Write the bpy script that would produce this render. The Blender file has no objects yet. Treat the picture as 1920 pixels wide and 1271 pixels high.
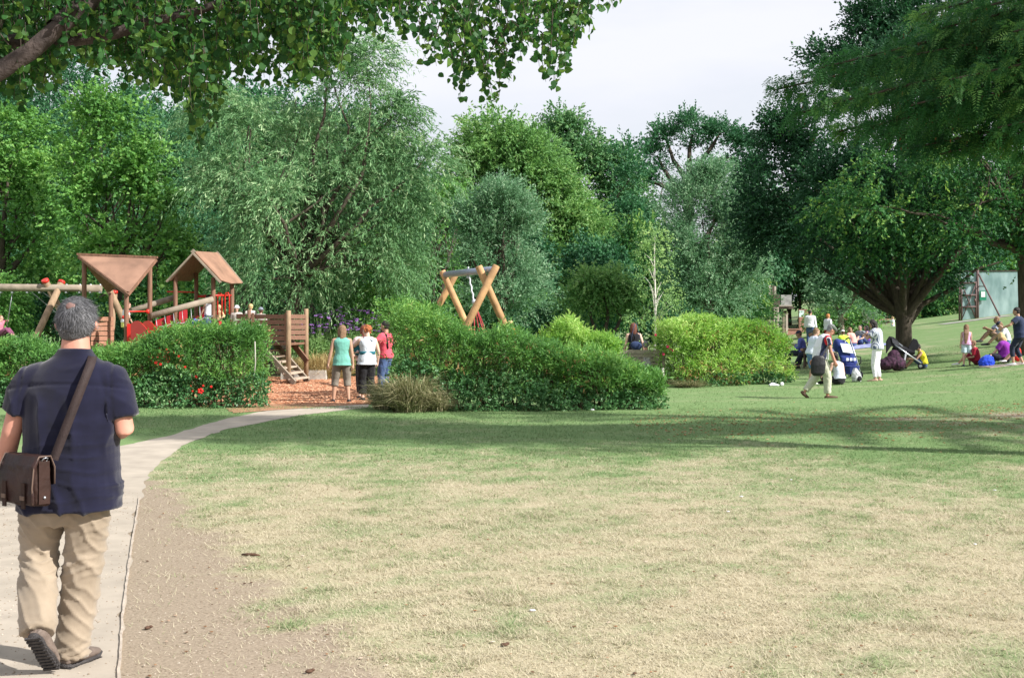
import bpy, math, random
import numpy as np
from mathutils import Vector, Matrix, Quaternion, noise as mnoise
SC = bpy.context.scene
COL = SC.collection
R = math.radians

# ------------------------------------------------------------------ camera
F, HZ, CX, EYE = 2400.0, 607.0, 960.0, 1.66
cd = bpy.data.cameras.new('camera'); cam = bpy.data.objects.new('camera', cd); COL.objects.link(cam)
cam.location = (0, 0, EYE); cam.rotation_euler = (R(90), 0, 0)
cd.sensor_width = 36; cd.lens = 45; cd.shift_y = -28.5 / 1920
cd.clip_end = 2000; cd.clip_start = 0.1
SC.camera = cam

# ------------------------------------------------------------------ sky and sun
SUN_EL, SUN_AZ = R(37), R(115)          # azimuth clockwise from +Y (the view direction)
sund = Vector((math.sin(SUN_AZ) * math.cos(SUN_EL), math.cos(SUN_AZ) * math.cos(SUN_EL), math.sin(SUN_EL)))
w = bpy.data.worlds.new('World'); SC.world = w; w.use_nodes = True
wt = w.node_tree; wt.nodes.clear()
wo = wt.nodes.new('ShaderNodeOutputWorld'); bg = wt.nodes.new('ShaderNodeBackground')
sky = wt.nodes.new('ShaderNodeTexSky'); sky.sky_type = 'NISHITA'; sky.sun_disc = False
sky.sun_elevation = SUN_EL; sky.sun_rotation = SUN_AZ; sky.air_density = 1.2; sky.dust_density = 2.5; sky.ozone_density = 1.5
tc = wt.nodes.new('ShaderNodeTexCoord'); mp = wt.nodes.new('ShaderNodeMapping'); mp.inputs['Scale'].default_value = (1.5, 1.5, 5)
nz = wt.nodes.new('ShaderNodeTexNoise'); nz.inputs['Scale'].default_value = 1.6; nz.inputs['Detail'].default_value = 6
cr = wt.nodes.new('ShaderNodeValToRGB'); cr.color_ramp.elements[0].position = .25; cr.color_ramp.elements[1].position = .62
cr.color_ramp.elements[0].color = (.55, .55, .55, 1); cr.color_ramp.elements[1].color = (1, 1, 1, 1)
mx = wt.nodes.new('ShaderNodeMix'); mx.data_type = 'RGBA'
mx.inputs['B'].default_value = (5.9, 6.0, 6.5, 1)     # thin bright summer cloud veil
bg.inputs['Strength'].default_value = .1
L = wt.links.new
L(tc.outputs['Generated'], mp.inputs['Vector']); L(mp.outputs[0], nz.inputs['Vector']); L(nz.outputs['Fac'], cr.inputs[0])
L(cr.outputs[0], mx.inputs['Factor']); L(sky.outputs[0], mx.inputs['A']); L(mx.outputs['Result'], bg.inputs['Color']); L(bg.outputs[0], wo.inputs[0])

sl = bpy.data.lights.new('sun', 'SUN'); so = bpy.data.objects.new('sun', sl); COL.objects.link(so)
sl.energy = 5.0; sl.angle = R(1.0); sl.color = (1, .965, .91)
so.rotation_euler = (-sund).to_track_quat('-Z', 'Y').to_euler(); so.location = sund * 60
SC.view_settings.view_transform = 'Standard'; SC.view_settings.look = 'None'
SC.view_settings.exposure = 0.68; SC.view_settings.gamma = 1
SC.render.engine = 'CYCLES'
try:
    SC.cycles.max_bounces = 7; SC.cycles.diffuse_bounces = 3; SC.cycles.transmission_bounces = 4
    SC.cycles.glossy_bounces = 2; SC.cycles.use_denoising = True
    SC.cycles.sample_clamp_indirect = 6
except Exception: pass

# ------------------------------------------------------------------ helpers
def gz(x, y):
    t = (np.asarray(x, float) - 10) / 2.0
    z = .26 * np.logaddexp(0, t)
    yy = np.asarray(y, float)
    return z * np.clip((yy - 4) / 24, 0, 1)
def at(px, py, Y): return Vector(((px - CX) / F * Y, Y, EYE - (py - HZ) / F * Y))
def ground(px, py):
    Y = 10.0
    for _ in range(60):
        z = float(gz((px - CX) / F * Y, Y)); Yn = (EYE - z) * F / max(py - HZ, 1)
        Y = .6 * Y + .4 * min(Yn, 200)
    X = (px - CX) / F * Y
    return Vector((X, Y, float(gz(X, Y))))
def onY(px, Y):
    X = (px - CX) / F * Y
    return Vector((X, Y, float(gz(X, Y))))

def tag(o, label=None, cat=None, group=None, kind=None):
    if label: o['label'] = label
    if cat: o['category'] = cat
    if group: o['group'] = group
    if kind: o['kind'] = kind
    return o
def empty(name, loc=(0, 0, 0), rz=0, label=None, cat=None, group=None):
    o = bpy.data.objects.new(name, None); COL.objects.link(o); o.location = loc; o.rotation_euler = (0, 0, rz)
    o.empty_display_size = .2
    return tag(o, label, cat, group)
def link(name, me, mat=None, parent=None, smooth=False):
    o = bpy.data.objects.new(name, me); COL.objects.link(o)
    if mat is not None: me.materials.append(mat)
    if parent is not None: o.parent = parent
    if smooth: me.polygons.foreach_set('use_smooth', [True] * len(me.polygons))
    return o
def mesh_np(name, V, Fc, rnd=None, smooth=False):
    """V (n,3), Fc (m,k) quads or tris"""
    me = bpy.data.meshes.new(name); n, (m, k) = len(V), Fc.shape
    me.vertices.add(n); me.vertices.foreach_set('co', np.ascontiguousarray(V, dtype=np.float32).ravel())
    me.loops.add(m * k); me.loops.foreach_set('vertex_index', np.ascontiguousarray(Fc, dtype=np.int32).ravel())
    me.polygons.add(m); me.polygons.foreach_set('loop_start', np.arange(0, m * k, k, dtype=np.int32))
    try: me.polygons.foreach_set('loop_total', np.full(m, k, dtype=np.int32))
    except Exception: pass
    if rnd is not None:
        for nm, arr in (rnd.items() if isinstance(rnd, dict) else [('rnd', rnd)]):
            a = me.attributes.new(nm, 'FLOAT', 'POINT'); a.data.foreach_set('value', np.ascontiguousarray(arr, dtype=np.float32))
    me.update(calc_edges=True)
    me.polygons.foreach_set('use_smooth', [smooth] * m)
    return me

class MB:
    """collects shapes for ONE mesh object"""
    def __init__(s): s.v = []; s.f = []; s.sm = []
    def add(s, V, Fs, smooth=False):
        b = len(s.v); s.v += [tuple(p) for p in V]; s.f += [tuple(i + b for i in f) for f in Fs]; s.sm += [smooth] * len(Fs); return s
    def box(s, c, size, M=None, taper=1.0):
        hx, hy, hz = [q / 2 for q in size]; V = []
        for z in (-hz, hz):
            k = taper if z > 0 else 1
            for x, y in ((-hx, -hy), (hx, -hy), (hx, hy), (-hx, hy)): V.append(Vector((x * k, y * k, z)))
        if M is not None: V = [M @ p for p in V]
        c = Vector(c); V = [p + c for p in V]
        return s.add(V, [(3, 2, 1, 0), (4, 5, 6, 7), (0, 1, 5, 4), (1, 2, 6, 5), (2, 3, 7, 6), (3, 0, 4, 7)])
    def beam(s, p, q, w, h, up=(0, 0, 1)):
        p, q = Vector(p), Vector(q); d = (q - p); l = d.length; d.normalize()
        x = d.cross(Vector(up));
        if x.length < 1e-4: x = d.cross(Vector((0, 1, 0)))
        x.normalize(); z = x.cross(d); M = Matrix((x, d, z)).transposed()
        return s.box((p + q) / 2, (w, l, h), M)
    def tube(s, pts, rad, seg=10, cap=True, round_end=False):
        pts = [Vector(p) for p in pts]
        if not hasattr(rad, '__len__'): rad = [rad] * len(pts)
        if round_end:
            d0 = (pts[0] - pts[1]).normalized(); d1 = (pts[-1] - pts[-2]).normalized()
            r0, r1 = rad[0], rad[-1]
            pts = [pts[0] + d0 * r0 * .9, pts[0] + d0 * r0 * .6] + pts + [pts[-1] + d1 * r1 * .6, pts[-1] + d1 * r1 * .9]
            rad = [r0 * .45, r0 * .8] + list(rad) + [r1 * .8, r1 * .45]
        V = []; n = len(pts); t0 = (pts[1] - pts[0]).normalized()
        u = t0.cross(Vector((0, 0, 1)));
        if u.length < .05: u = t0.cross(Vector((1, 0, 0)))
        u.normalize()
        for i in range(n):
            t = (pts[min(i + 1, n - 1)] - pts[max(i - 1, 0)])
            if t.length < 1e-9: t = t0
            t.normalize(); u = (u - t * u.dot(t));
            if u.length < 1e-6: u = t.orthogonal()
            u.normalize(); v = t.cross(u)
            for k in range(seg):
                a = 2 * math.pi * k / seg; V.append(pts[i] + (u * math.cos(a) + v * math.sin(a)) * rad[i])
        Fs = [(i * seg + k, i * seg + (k + 1) % seg, (i + 1) * seg + (k + 1) % seg, (i + 1) * seg + k) for i in range(n - 1) for k in range(seg)]
        s.add(V, Fs, True)
        if cap: b = len(s.v) - len(V); s.f.append(tuple(b + k for k in range(seg))[::-1]); s.f.append(tuple(b + (n - 1) * seg + k for k in range(seg))); s.sm += [False, False]
        return s
    def loft(s, rings, seg=16, smooth=True):
        """rings: (centre, xaxis, a, yaxis, b)"""
        V = []
        for c, xa, a, ya, b in rings:
            c, xa, ya = Vector(c), Vector(xa).normalized(), Vector(ya).normalized()
            for k in range(seg):
                t = 2 * math.pi * k / seg; ct, st = math.cos(t), math.sin(t)
                V.append(c + xa * a * math.copysign(abs(ct) ** .85, ct) + ya * b * math.copysign(abs(st) ** .85, st))
        n = len(rings)
        s.add(V, [(i * seg + k, i * seg + (k + 1) % seg, (i + 1) * seg + (k + 1) % seg, (i + 1) * seg + k) for i in range(n - 1) for k in range(seg)], smooth)
        b = len(s.v) - len(V); s.f.append(tuple(b + k for k in range(seg))[::-1]); s.f.append(tuple(b + (n - 1) * seg + k for k in range(seg))); s.sm += [smooth] * 2
        return s
    def ball(s, c, r, M=None, seg=14, rings=9, keep=None):
        if not hasattr(r, '__len__'): r = (r, r, r)
        c = Vector(c); V = []; Fs = []
        for i in range(rings + 1):
            ph = math.pi * i / rings
            for k in range(seg):
                th = 2 * math.pi * k / seg
                p = Vector((math.sin(ph) * math.cos(th) * r[0], math.sin(ph) * math.sin(th) * r[1], math.cos(ph) * r[2]))
                if M is not None: p = M @ p
                V.append(c + p)
        for i in range(rings):
            for k in range(seg): 
                if keep is None or keep(i / rings, k / seg): Fs.append((i * seg + k, (i + 1) * seg + k, (i + 1) * seg + (k + 1) % seg, i * seg + (k + 1) % seg))
        return s.add(V, Fs, True)
    def build(s, name, mat, parent=None, **kw):
        me = bpy.data.meshes.new(name); me.from_pydata(s.v, [], s.f); me.update()
        me.polygons.foreach_set('use_smooth', s.sm)
        return tag(link(name, me, mat, parent), **kw)

# ------------------------------------------------------------------ value noise in numpy
def _h(ix, iy, sd):
    n = (ix * 374761393 + iy * 668265263 + sd * 1442695041).astype(np.int64) & 0x7fffffff
    n = (n ^ (n >> 13)) * 1274126177 & 0x7fffffff
    return ((n ^ (n >> 16)) & 0xffff) / 65535.0
def vnoise(x, y, sd=0):
    x = np.asarray(x, float); y = np.asarray(y, float)
    ix = np.floor(x).astype(np.int64); iy = np.floor(y).astype(np.int64); fx = x - ix; fy = y - iy
    fx = fx * fx * (3 - 2 * fx); fy = fy * fy * (3 - 2 * fy)
    return (_h(ix, iy, sd) * (1 - fx) + _h(ix + 1, iy, sd) * fx) * (1 - fy) + (_h(ix, iy + 1, sd) * (1 - fx) + _h(ix + 1, iy + 1, sd) * fx) * fy
def fbm(x, y, sd=0, o=4): return sum(vnoise(x * 2 ** i, y * 2 ** i, sd + i * 17) * .5 ** i for i in range(o)) / (2 - .5 ** (o - 1))
def sstep(a, b, x): t = np.clip((x - a) / (b - a), 0, 1); return t * t * (3 - 2 * t)

# ------------------------------------------------------------------ materials
MATS = {}
def nmat(name):
    m = bpy.data.materials.new(name); m.use_nodes = True; nt = m.node_tree; nt.nodes.clear()
    out = nt.nodes.new('ShaderNodeOutputMaterial'); return m, nt, out
def mat(name, col, rough=.7, var=.12, scale=8, bump=.0, bscale=60, metal=0, stretch=(1, 1, 1), spec=.35, col2=None, sheen=0):
    """procedural surface: colour noise between darker/lighter tones, optional bump"""
    if name in MATS: return MATS[name]
    m, nt, out = nmat(name); l = nt.links.new; N = nt.nodes.new
    b = N('ShaderNodeBsdfPrincipled'); l(b.outputs[0], out.inputs[0])
    b.inputs['Roughness'].default_value = rough; b.inputs['Metallic'].default_value = metal
    b.inputs['Specular IOR Level'].default_value = spec
    if sheen: b.inputs['Sheen Weight'].default_value = sheen
    t = N('ShaderNodeTexCoord'); mp = N('ShaderNodeMapping'); mp.inputs['Scale'].default_value = stretch; l(t.outputs['Object'], mp.inputs[0])
    n = N('ShaderNodeTexNoise'); n.inputs['Scale'].default_value = scale; n.inputs['Detail'].default_value = 5; l(mp.outputs[0], n.inputs['Vector'])
    r = N('ShaderNodeValToRGB'); r.color_ramp.elements[0].position = .3; r.color_ramp.elements[1].position = .7
    c2 = col2 or tuple(min(1, c * (1 + var)) for c in col)
    r.color_ramp.elements[0].color = (*[c * (1 - var) for c in col], 1); r.color_ramp.elements[1].color = (*c2, 1)
    l(n.outputs['Fac'], r.inputs[0]); l(r.outputs[0], b.inputs['Base Color'])
    if bump:
        n2 = N('ShaderNodeTexNoise'); n2.inputs['Scale'].default_value = bscale; n2.inputs['Detail'].default_value = 4; l(mp.outputs[0], n2.inputs['Vector'])
        bp = N('ShaderNodeBump'); bp.inputs['Strength'].default_value = bump; bp.inputs['Distance'].default_value = .02
        l(n2.outputs['Fac'], bp.inputs['Height']); l(bp.outputs[0], b.inputs['Normal'])
    MATS[name] = m; return m
def leafmat(name, c1, c2, c3=None, trans=.35, rough=.55, spec=.25):
    if name in MATS: return MATS[name]
    m, nt, out = nmat(name); l = nt.links.new; N = nt.nodes.new
    a = N('ShaderNodeAttribute'); a.attribute_name = 'rnd'
    r = N('ShaderNodeValToRGB'); e = r.color_ramp.elements
    e[0].position = .12; e[0].color = (*c1, 1); e[1].position = .62; e[1].color = (*c2, 1)
    x = e.new(.97); x.color = (*(c3 or c2), 1)
    l(a.outputs['Fac'], r.inputs[0])
    b = N('ShaderNodeBsdfPrincipled'); b.inputs['Roughness'].default_value = rough; b.inputs['Specular IOR Level'].default_value = spec
    tr = N('ShaderNodeBsdfTranslucent'); hs = N('ShaderNodeHueSaturation'); hs.inputs['Hue'].default_value = .482; hs.inputs['Saturation'].default_value = 1.1; hs.inputs['Value'].default_value = 1.5
    l(r.outputs[0], b.inputs['Base Color']); l(r.outputs[0], hs.inputs['Color']); l(hs.outputs[0], tr.inputs['Color'])
    mx = N('ShaderNodeMixShader'); mx.inputs[0].default_value = trans; l(b.outputs[0], mx.inputs[1]); l(tr.outputs[0], mx.inputs[2]); l(mx.outputs[0], out.inputs[0])
    MATS[name] = m; return m
BARK = mat('bark', (.075, .06, .045), .9, .35, 6, .8, 25, stretch=(3, 3, .6))
BARKP = mat('pale_bark', (.20, .17, .13), .9, .3, 6, .7, 25, stretch=(3, 3, .6))

# ------------------------------------------------------------------ where the lawn is green, dry or worn (a property of the place)
def px_of(X, Y): return CX + F * X / Y, HZ + F * EYE / Y
EDGE = [(222, 1300), (222, 1271), (232, 1130), (250, 1000), (262, 930), (285, 885), (330, 842), (420, 806), (560, 779), (690, 764)]
EDGE_W = [ground(*p) for p in EDGE]
EY = np.array([p.y for p in EDGE_W]); EX = np.array([p.x for p in EDGE_W])
def edge_x(Y): return np.interp(Y, EY, EX)
def masks(X, Y):
    """green 0..1, soil 0..1"""
    n1 = fbm(X * .22, Y * .16, 3); n2 = fbm(X * .9, Y * .7, 9); n3 = fbm(X * 3.3, Y * 2.4, 21)
    far = sstep(11, 20, Y)
    far = sstep(8, 21, Y)
    n4 = fbm(X * 8, Y * 6, 33, 3)
    g = .19 + .36 * sstep(.40, .66, n1) + .60 * far + (n2 - .5) * .5 + (n3 - .5) * .7 + (n4 - .5) * .7
    g += .40 * sstep(12.5, 17.5, Y + (n1 - .5) * 9) * (1 - sstep(2, 8, X))
    g += .22 * sstep(2, 7, X + Y * .1)
    g += .05 * sstep(30, 40, Y)
    g -= .35 * sstep(.3, .7, vnoise(X * .35 + 7, Y * .3, 77)) * sstep(4, 9, X) * sstep(15, 22, Y)
    d = X - edge_x(Y)
    wide = np.interp(Y, [4, 6, 7.5, 9, 10.5, 12, 13.5, 30], [1.55, 1.35, .98, .78, .62, .5, .12, .0])
    s = 1 - sstep(-.5, .5, (d - wide * (1 + .5 * (n2 - .5))) + (n2 - .5) * .6 + (n3 - .5) * .7 + (n4 - .5) * .6)
    s = np.clip(s, 0, 1) * (1 - sstep(13, 15, Y))
    # worn line and bare ground up the slope
    s = np.maximum(s, .75 * (1 - sstep(.2, 1.1, np.abs(Y - 22.5 - (X - 9) * .16 + (n2 - .5) * 2))) * sstep(3.5, 7.5, X) * sstep(.35, .6, n2))
    s = np.maximum(s, .35 * sstep(.66, .8, n2) * sstep(.5, .6, n1) * (1 - sstep(14, 24, Y)))
    return np.clip(g, 0, 1), np.clip(s, 0, 1)

def ground_mat():
    m, nt, out = nmat('lawn'); l = nt.links.new; N = nt.nodes.new
    b = N('ShaderNodeBsdfPrincipled'); b.inputs['Roughness'].default_value = .95; b.inputs['Specular IOR Level'].default_value = .1; l(b.outputs[0], out.inputs[0])
    t = N('ShaderNodeTexCoord')
    def noi(sc, det=5, st=(1, 1, 1), rough=.6):
        mp = N('ShaderNodeMapping'); mp.inputs['Scale'].default_value = st; l(t.outputs['Object'], mp.inputs[0])
        n = N('ShaderNodeTexNoise'); n.inputs['Scale'].default_value = sc; n.inputs['Detail'].default_value = det; n.inputs['Roughness'].default_value = rough; l(mp.outputs[0], n.inputs[0]); return n.outputs['Fac']
    def ramp(f, a, ca, bb, cb, mid=None):
        r = N('ShaderNodeValToRGB'); e = r.color_ramp.elements; e[0].position = a; e[0].color = (*ca, 1); e[1].position = bb; e[1].color = (*cb, 1)
        if mid: x = e.new(mid[0]); x.color = (*mid[1], 1)
        l(f, r.inputs[0]); return r.outputs[0]
    def mix(f, a, c):
        x = N('ShaderNodeMix'); x.data_type = 'RGBA'; l(f, x.inputs['Factor']); l(a, x.inputs['A']); l(c, x.inputs['B']); return x.outputs['Result']
    def attr(nm): a = N('ShaderNodeAttribute'); a.attribute_name = nm; return a.outputs['Fac']
    def math_(op, a, c):
        x = N('ShaderNodeMath'); x.operation = op; x.use_clamp = False
        for i, q in enumerate((a, c)):
            if isinstance(q, (int, float)): x.inputs[i].default_value = q
            else: l(q, x.inputs[i])
        return x.outputs[0]
    fine = noi(55, 8, (1, .8, 1), .75); vfine = noi(160, 3)
    straw = ramp(fine, .3, (.26, .22, .14), .7, (.54, .475, .34), (.5, (.39, .34, .23)))
    green = ramp(fine, .3, (.075, .15, .058), .72, (.26, .34, .15), (.5, (.15, .235, .092)))
    soil = ramp(fine, .28, (.16, .125, .09), .72, (.42, .35, .27), (.5, (.29, .235, .175)))
    n9 = noi(9, 5); n1_ = noi(.9, 7, (.5, 1, 1), .65)
    gf = math_('ADD', attr('green'), math_('MULTIPLY', math_('SUBTRACT', n9, .5), .9)); gf = math_('ADD', math_('MULTIPLY', math_('SUBTRACT', n1_, .5), 1.7), gf)
    gs = N('ShaderNodeMapRange'); gs.inputs[1].default_value = .1; gs.inputs[2].default_value = .95; l(gf, gs.inputs[0])
    c = mix(gs.outputs[0], straw, green)
    sf = math_('ADD', attr('soil'), math_('SUBTRACT', math_('MULTIPLY', n9, 1.1), .55))
    ss = N('ShaderNodeMapRange'); ss.inputs[1].default_value = .3; ss.inputs[2].default_value = .75; l(sf, ss.inputs[0])
    c = mix(ss.outputs[0], c, soil); l(c, b.inputs['Base Color'])
    bp = N('ShaderNodeBump'); bp.inputs['Strength'].default_value = .4; bp.inputs['Distance'].default_value = .012; l(fine, bp.inputs['Height'])
    l(bp.outputs[0], b.inputs['Normal'])
    return m
def grid(xs, ys, zf, off=0):
    X, Y = np.meshgrid(xs, ys); Z = zf(X, Y) + off; nx, ny = len(xs), len(ys)
    V = np.stack([X, Y, Z], -1).reshape(-1, 3); i = np.arange(nx * ny).reshape(ny, nx)
    return V, np.stack([i[:-1, :-1], i[:-1, 1:], i[1:, 1:], i[1:, :-1]], -1).reshape(-1, 4)
xs = np.concatenate([np.array([-600, -300, -150, -80, -50, -35, -25]), np.arange(-20, 30, .25), np.array([30, 33, 37, 42, 50, 60, 80, 120, 200, 400, 700])])
ys = np.concatenate([np.array([-300, -120, -60, -30, -15, -6]), np.arange(-2, 48, .25), np.arange(48, 90, 1.5), np.array([92, 100, 115, 140, 200, 400, 900])])
def hill(X, Y):
    z = gz(np.clip(X, -100, 60), Y)
    return z
V, Fc = grid(xs, ys, hill)
g, s = masks(V[:, 0], V[:, 1])
me = mesh_np('ground', V, Fc, {'green': g, 'soil': s}, smooth=True)
tag(link('ground', me, ground_mat()), kind='structure')

# path of compacted pale gravel and the bark mulch, as sheets just above the lawn
PATHM = mat('gravel_path', (.385, .335, .275), .95, .15, 3, .12, 160)
MULCH = mat('bark_mulch', (.36, .17, .09), .95, .55, 55, 1.0, 70, col2=(.62, .34, .20))
def sheet(name, L_, R_, m, z, n=140, nc=24, jag=.03):
    L_ = [Vector((*p, 0)) for p in L_]; R_ = [Vector((*p, 0)) for p in R_]
    def samp(P, t):
        d = [0]
        for a, b in zip(P, P[1:]): d.append(d[-1] + (b - a).length)
        d = np.array(d) / d[-1]; return np.interp(t, d, [p.x for p in P]), np.interp(t, d, [p.y for p in P])
    t = np.linspace(0, 1, n); lx, ly = samp(L_, t); rx, ry = samp(R_, t)
    jl = (fbm(t * 90, t * 0 + 3, 5) - .5) * jag * 4; jr = (fbm(t * 90, t * 0 + 8, 6) - .5) * jag * 4
    u = np.linspace(0, 1, nc)
    X = lx[:, None] + (rx - lx)[:, None] * u + jl[:, None] * (1 - u) + jr[:, None] * u
    Y = ly[:, None] + (ry - ly)[:, None] * u
    V = np.stack([X, Y, gz(X, Y) + z], -1).reshape(-1, 3); i = np.arange(n * nc).reshape(n, nc)
    Fc = np.stack([i[:-1, :-1], i[:-1, 1:], i[1:, 1:], i[1:, :-1]], -1).reshape(-1, 4)
    me = mesh_np(name, V, Fc, smooth=True); return tag(link(name, me, m), kind='structure')
def gp(*p): q = ground(*p); return (q.x, q.y)
pr = [(EX[0] + .1, 2.0), (EX[0] + .05, 4.5)] + [gp(*p) for p in EDGE[1:]]
pl = [(-4.6, 2.0), (-4.6, 4.5), (-4.9, 7), (-5.6, 10), (-5.6, 13), (-5.5, 16), (-5.1, 18.8), gp(420, 786), gp(500, 770), gp(690, 757)]
pl = pl[:len(pr)] if len(pl) > len(pr) else pl
sheet('path', pl, pr, PATHM, .005)
sheet('bark_mulch', [gp(440, 775), (-6.3, 27), (-6.5, 33), (-7, 41)], [gp(700, 757), (-2.2, 27), (-3.2, 33), (-4.2, 41)], MULCH, .010, jag=.06)
# ================================================================== vegetation
def unit(a): return a / np.maximum(np.linalg.norm(a, axis=-1, keepdims=True), 1e-9)
UP = np.array([0, 0, 1.0])
def leaf_quads(P, A, S, l, wd, rnd, fold=.25):
    """P base, A axis, S side -> rhombus leaves with a slight fold"""
    l = l[:, None]; wd = wd[:, None]; Nn = unit(np.cross(A, S))
    V = np.stack([P, P + A * l * .45 + S * wd * .5 + Nn * wd * fold, P + A * l, P + A * l * .45 - S * wd * .5 + Nn * wd * fold], 1).reshape(-1, 3)
    n = len(P); Fc = np.arange(4 * n).reshape(n, 4); return V, Fc, np.repeat(rnd, 4)
def heart_leaves(P, A, S, l, rnd):
    """rounder near leaves: 7-point outline"""
    o = np.array([(0, .0), (.12, .36), (.42, .46), (.75, .26), (1, 0), (.75, -.26), (.42, -.46), (.12, -.36)])
    Nn = unit(np.cross(A, S)); l = l[:, None]
    V = np.stack([P + A * l * a + S * l * b + Nn * l * (abs(b) * .35 - .25 * a * a) for a, b in o], 1).reshape(-1, 3)
    n = len(P); return V, np.arange(8 * n).reshape(n, 8), np.repeat(rnd, 8)
SPEC = dict(  # twigs: length, droop, out-bias, up-bias; leaf length, width, leaves per twig, axis mix
    willow=dict(tl=1.0, dr=.55, ob=.75, ub=.35, ll=.17, lw=.040, n=16, hang=.35, flat=.25, tilt=.0),
    fine=dict(tl=.8, dr=.1, ob=.7, ub=.75, ll=.13, lw=.038, n=14, hang=.0, flat=.25, tilt=.0),
    maple=dict(tl=.55, dr=.2, ob=.8, ub=.25, ll=.15, lw=.13, n=8, hang=.25, flat=.9, tilt=.0),
    broad=dict(tl=.60, dr=.3, ob=.7, ub=.2, ll=.12, lw=.085, n=10, hang=.3, flat=.8, tilt=.0),
    ash=dict(tl=.70, dr=.25, ob=.7, ub=.4, ll=.16, lw=.065, n=10, hang=.2, flat=.6, tilt=.0),
    dark=dict(tl=.55, dr=.05, ob=.75, ub=.3, ll=.12, lw=.075, n=10, hang=.1, flat=.6, tilt=.0),
    hedge=dict(tl=.22, dr=.15, ob=.7, ub=.35, ll=.09, lw=.026, n=8, hang=.1, flat=.5, tilt=.0),
)
def twigs(rs, C, Rb, sp, per, axis_c=None, zs=1.0):
    """C (k,3) blob centres, Rb radii, per twigs per blob -> leaves"""
    k = len(C); n = k * per; bi = np.repeat(np.arange(k), per)
    d = unit(rs.normal(size=(n, 3)))
    out = unit((C - (axis_c if axis_c is not None else C.mean(0))) * np.array([1, 1, .6]) + 1e-6)[bi]
    d = unit(d + out * sp['ob'] * rs.uniform(.2, 1.3, (n, 1)) + UP * sp['ub'])
    st = C[bi] + d * (Rb[bi] * rs.uniform(.35, .95, n))[:, None] * np.array([1, 1, zs])
    return st, d, bi
def leaves_on(rs, st, d, sp, scale=1.0, blob_rnd=None, bi=None, lpt=None):
    m = lpt or sp['n']; n = len(st)
    t = np.tile(np.linspace(.12, 1, m), (n, 1)) + rs.uniform(-.04, .04, (n, m)); Lg = sp['tl'] * scale * rs.uniform(.6, 1.25, (n, 1))
    down = np.array([0, 0, -1.0])
    P = st[:, None, :] + d[:, None, :] * (t * Lg)[..., None] + down * (sp['dr'] * t * t * Lg)[..., None] + rs.normal(size=(n, m, 3)) * .02 * scale
    tan = unit(d[:, None, :] + down * (2 * sp['dr'] * t)[..., None])
    A = unit(tan * .8 + rs.normal(size=(n, m, 3)) * .55 + down * sp['hang'])
    Nn = unit(UP * sp['flat'] + rs.normal(size=(n, m, 3)) * .6); S = unit(np.cross(A, Nn))
    br = blob_rnd[bi] if blob_rnd is not None else rs.uniform(0, 1, n)
    rnd = .42 * br[:, None] + .22 * rs.uniform(0, 1, (n, 1)) + .36 * rs.uniform(0, 1, (n, m))
    q = P.reshape(-1, 3), A.reshape(-1, 3), S.reshape(-1, 3)
    ls = rs.uniform(.65, 1.2, n * m) * scale
    return leaf_quads(*q, sp['ll'] * ls, sp['lw'] * ls, rnd.ravel())

def lobes_to_blobs(rs, lobes, Y, rb, dens, flat=.85):
    """lobes traced as (px,py,rx,ry[,dY]) at distance Y; each becomes a solid of clumps with real depth"""
    C = []; Rb = []
    for lb in lobes:
        cx, cy, rx, ry = lb[:4]; y0 = Y + (lb[4] if len(lb) > 4 else 0)
        c = at(cx, cy, y0); ax = rx / F * y0; az = ry / F * y0; ay = ax * flat
        vol = (ax * az) / (rb * rb); n = max(4, int(vol * dens * 4.4))
        u = unit(rs.normal(size=(n, 3))); r = rs.uniform(.0, 1, n) ** .36
        p = u * r[:, None] * np.array([max(ax - rb * .7, .15), max(ay - rb * .7, .15), max(az - rb * .7, .15)]) + np.array(c)
        k_ = vnoise((p[:, 0] + p[:, 2] * .6) * .8 / rb + lb[0], (p[:, 2] + p[:, 1] * .5) * .8 / rb, int(lb[1]) & 255) > .33; p = p[k_] if k_.sum() > 2 else p
        C.append(p); Rb.append(rb * rs.uniform(.5, 1.35, len(p)))
    return np.concatenate(C), np.concatenate(Rb)
def limb(mb, p, q, r0, r1, rs, bend=.12, n=7, up=.0):
    p, q = np.array(p), np.array(q); L_ = np.linalg.norm(q - p); pts = []; o = rs.normal(size=3) * L_ * bend; o[2] = abs(o[2]) * .3 - up * L_
    for i in range(n + 1):
        t = i / n; pts.append(Vector(p + (q - p) * t + o * math.sin(math.pi * t) + rs.normal(size=3) * L_ * .012 * (0 < i < n)))
    mb.tube(pts, [r0 + (r1 - r0) * (i / n) ** .8 for i in range(n + 1)], 8 if r0 > .06 else 5, cap=False); return pts
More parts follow.
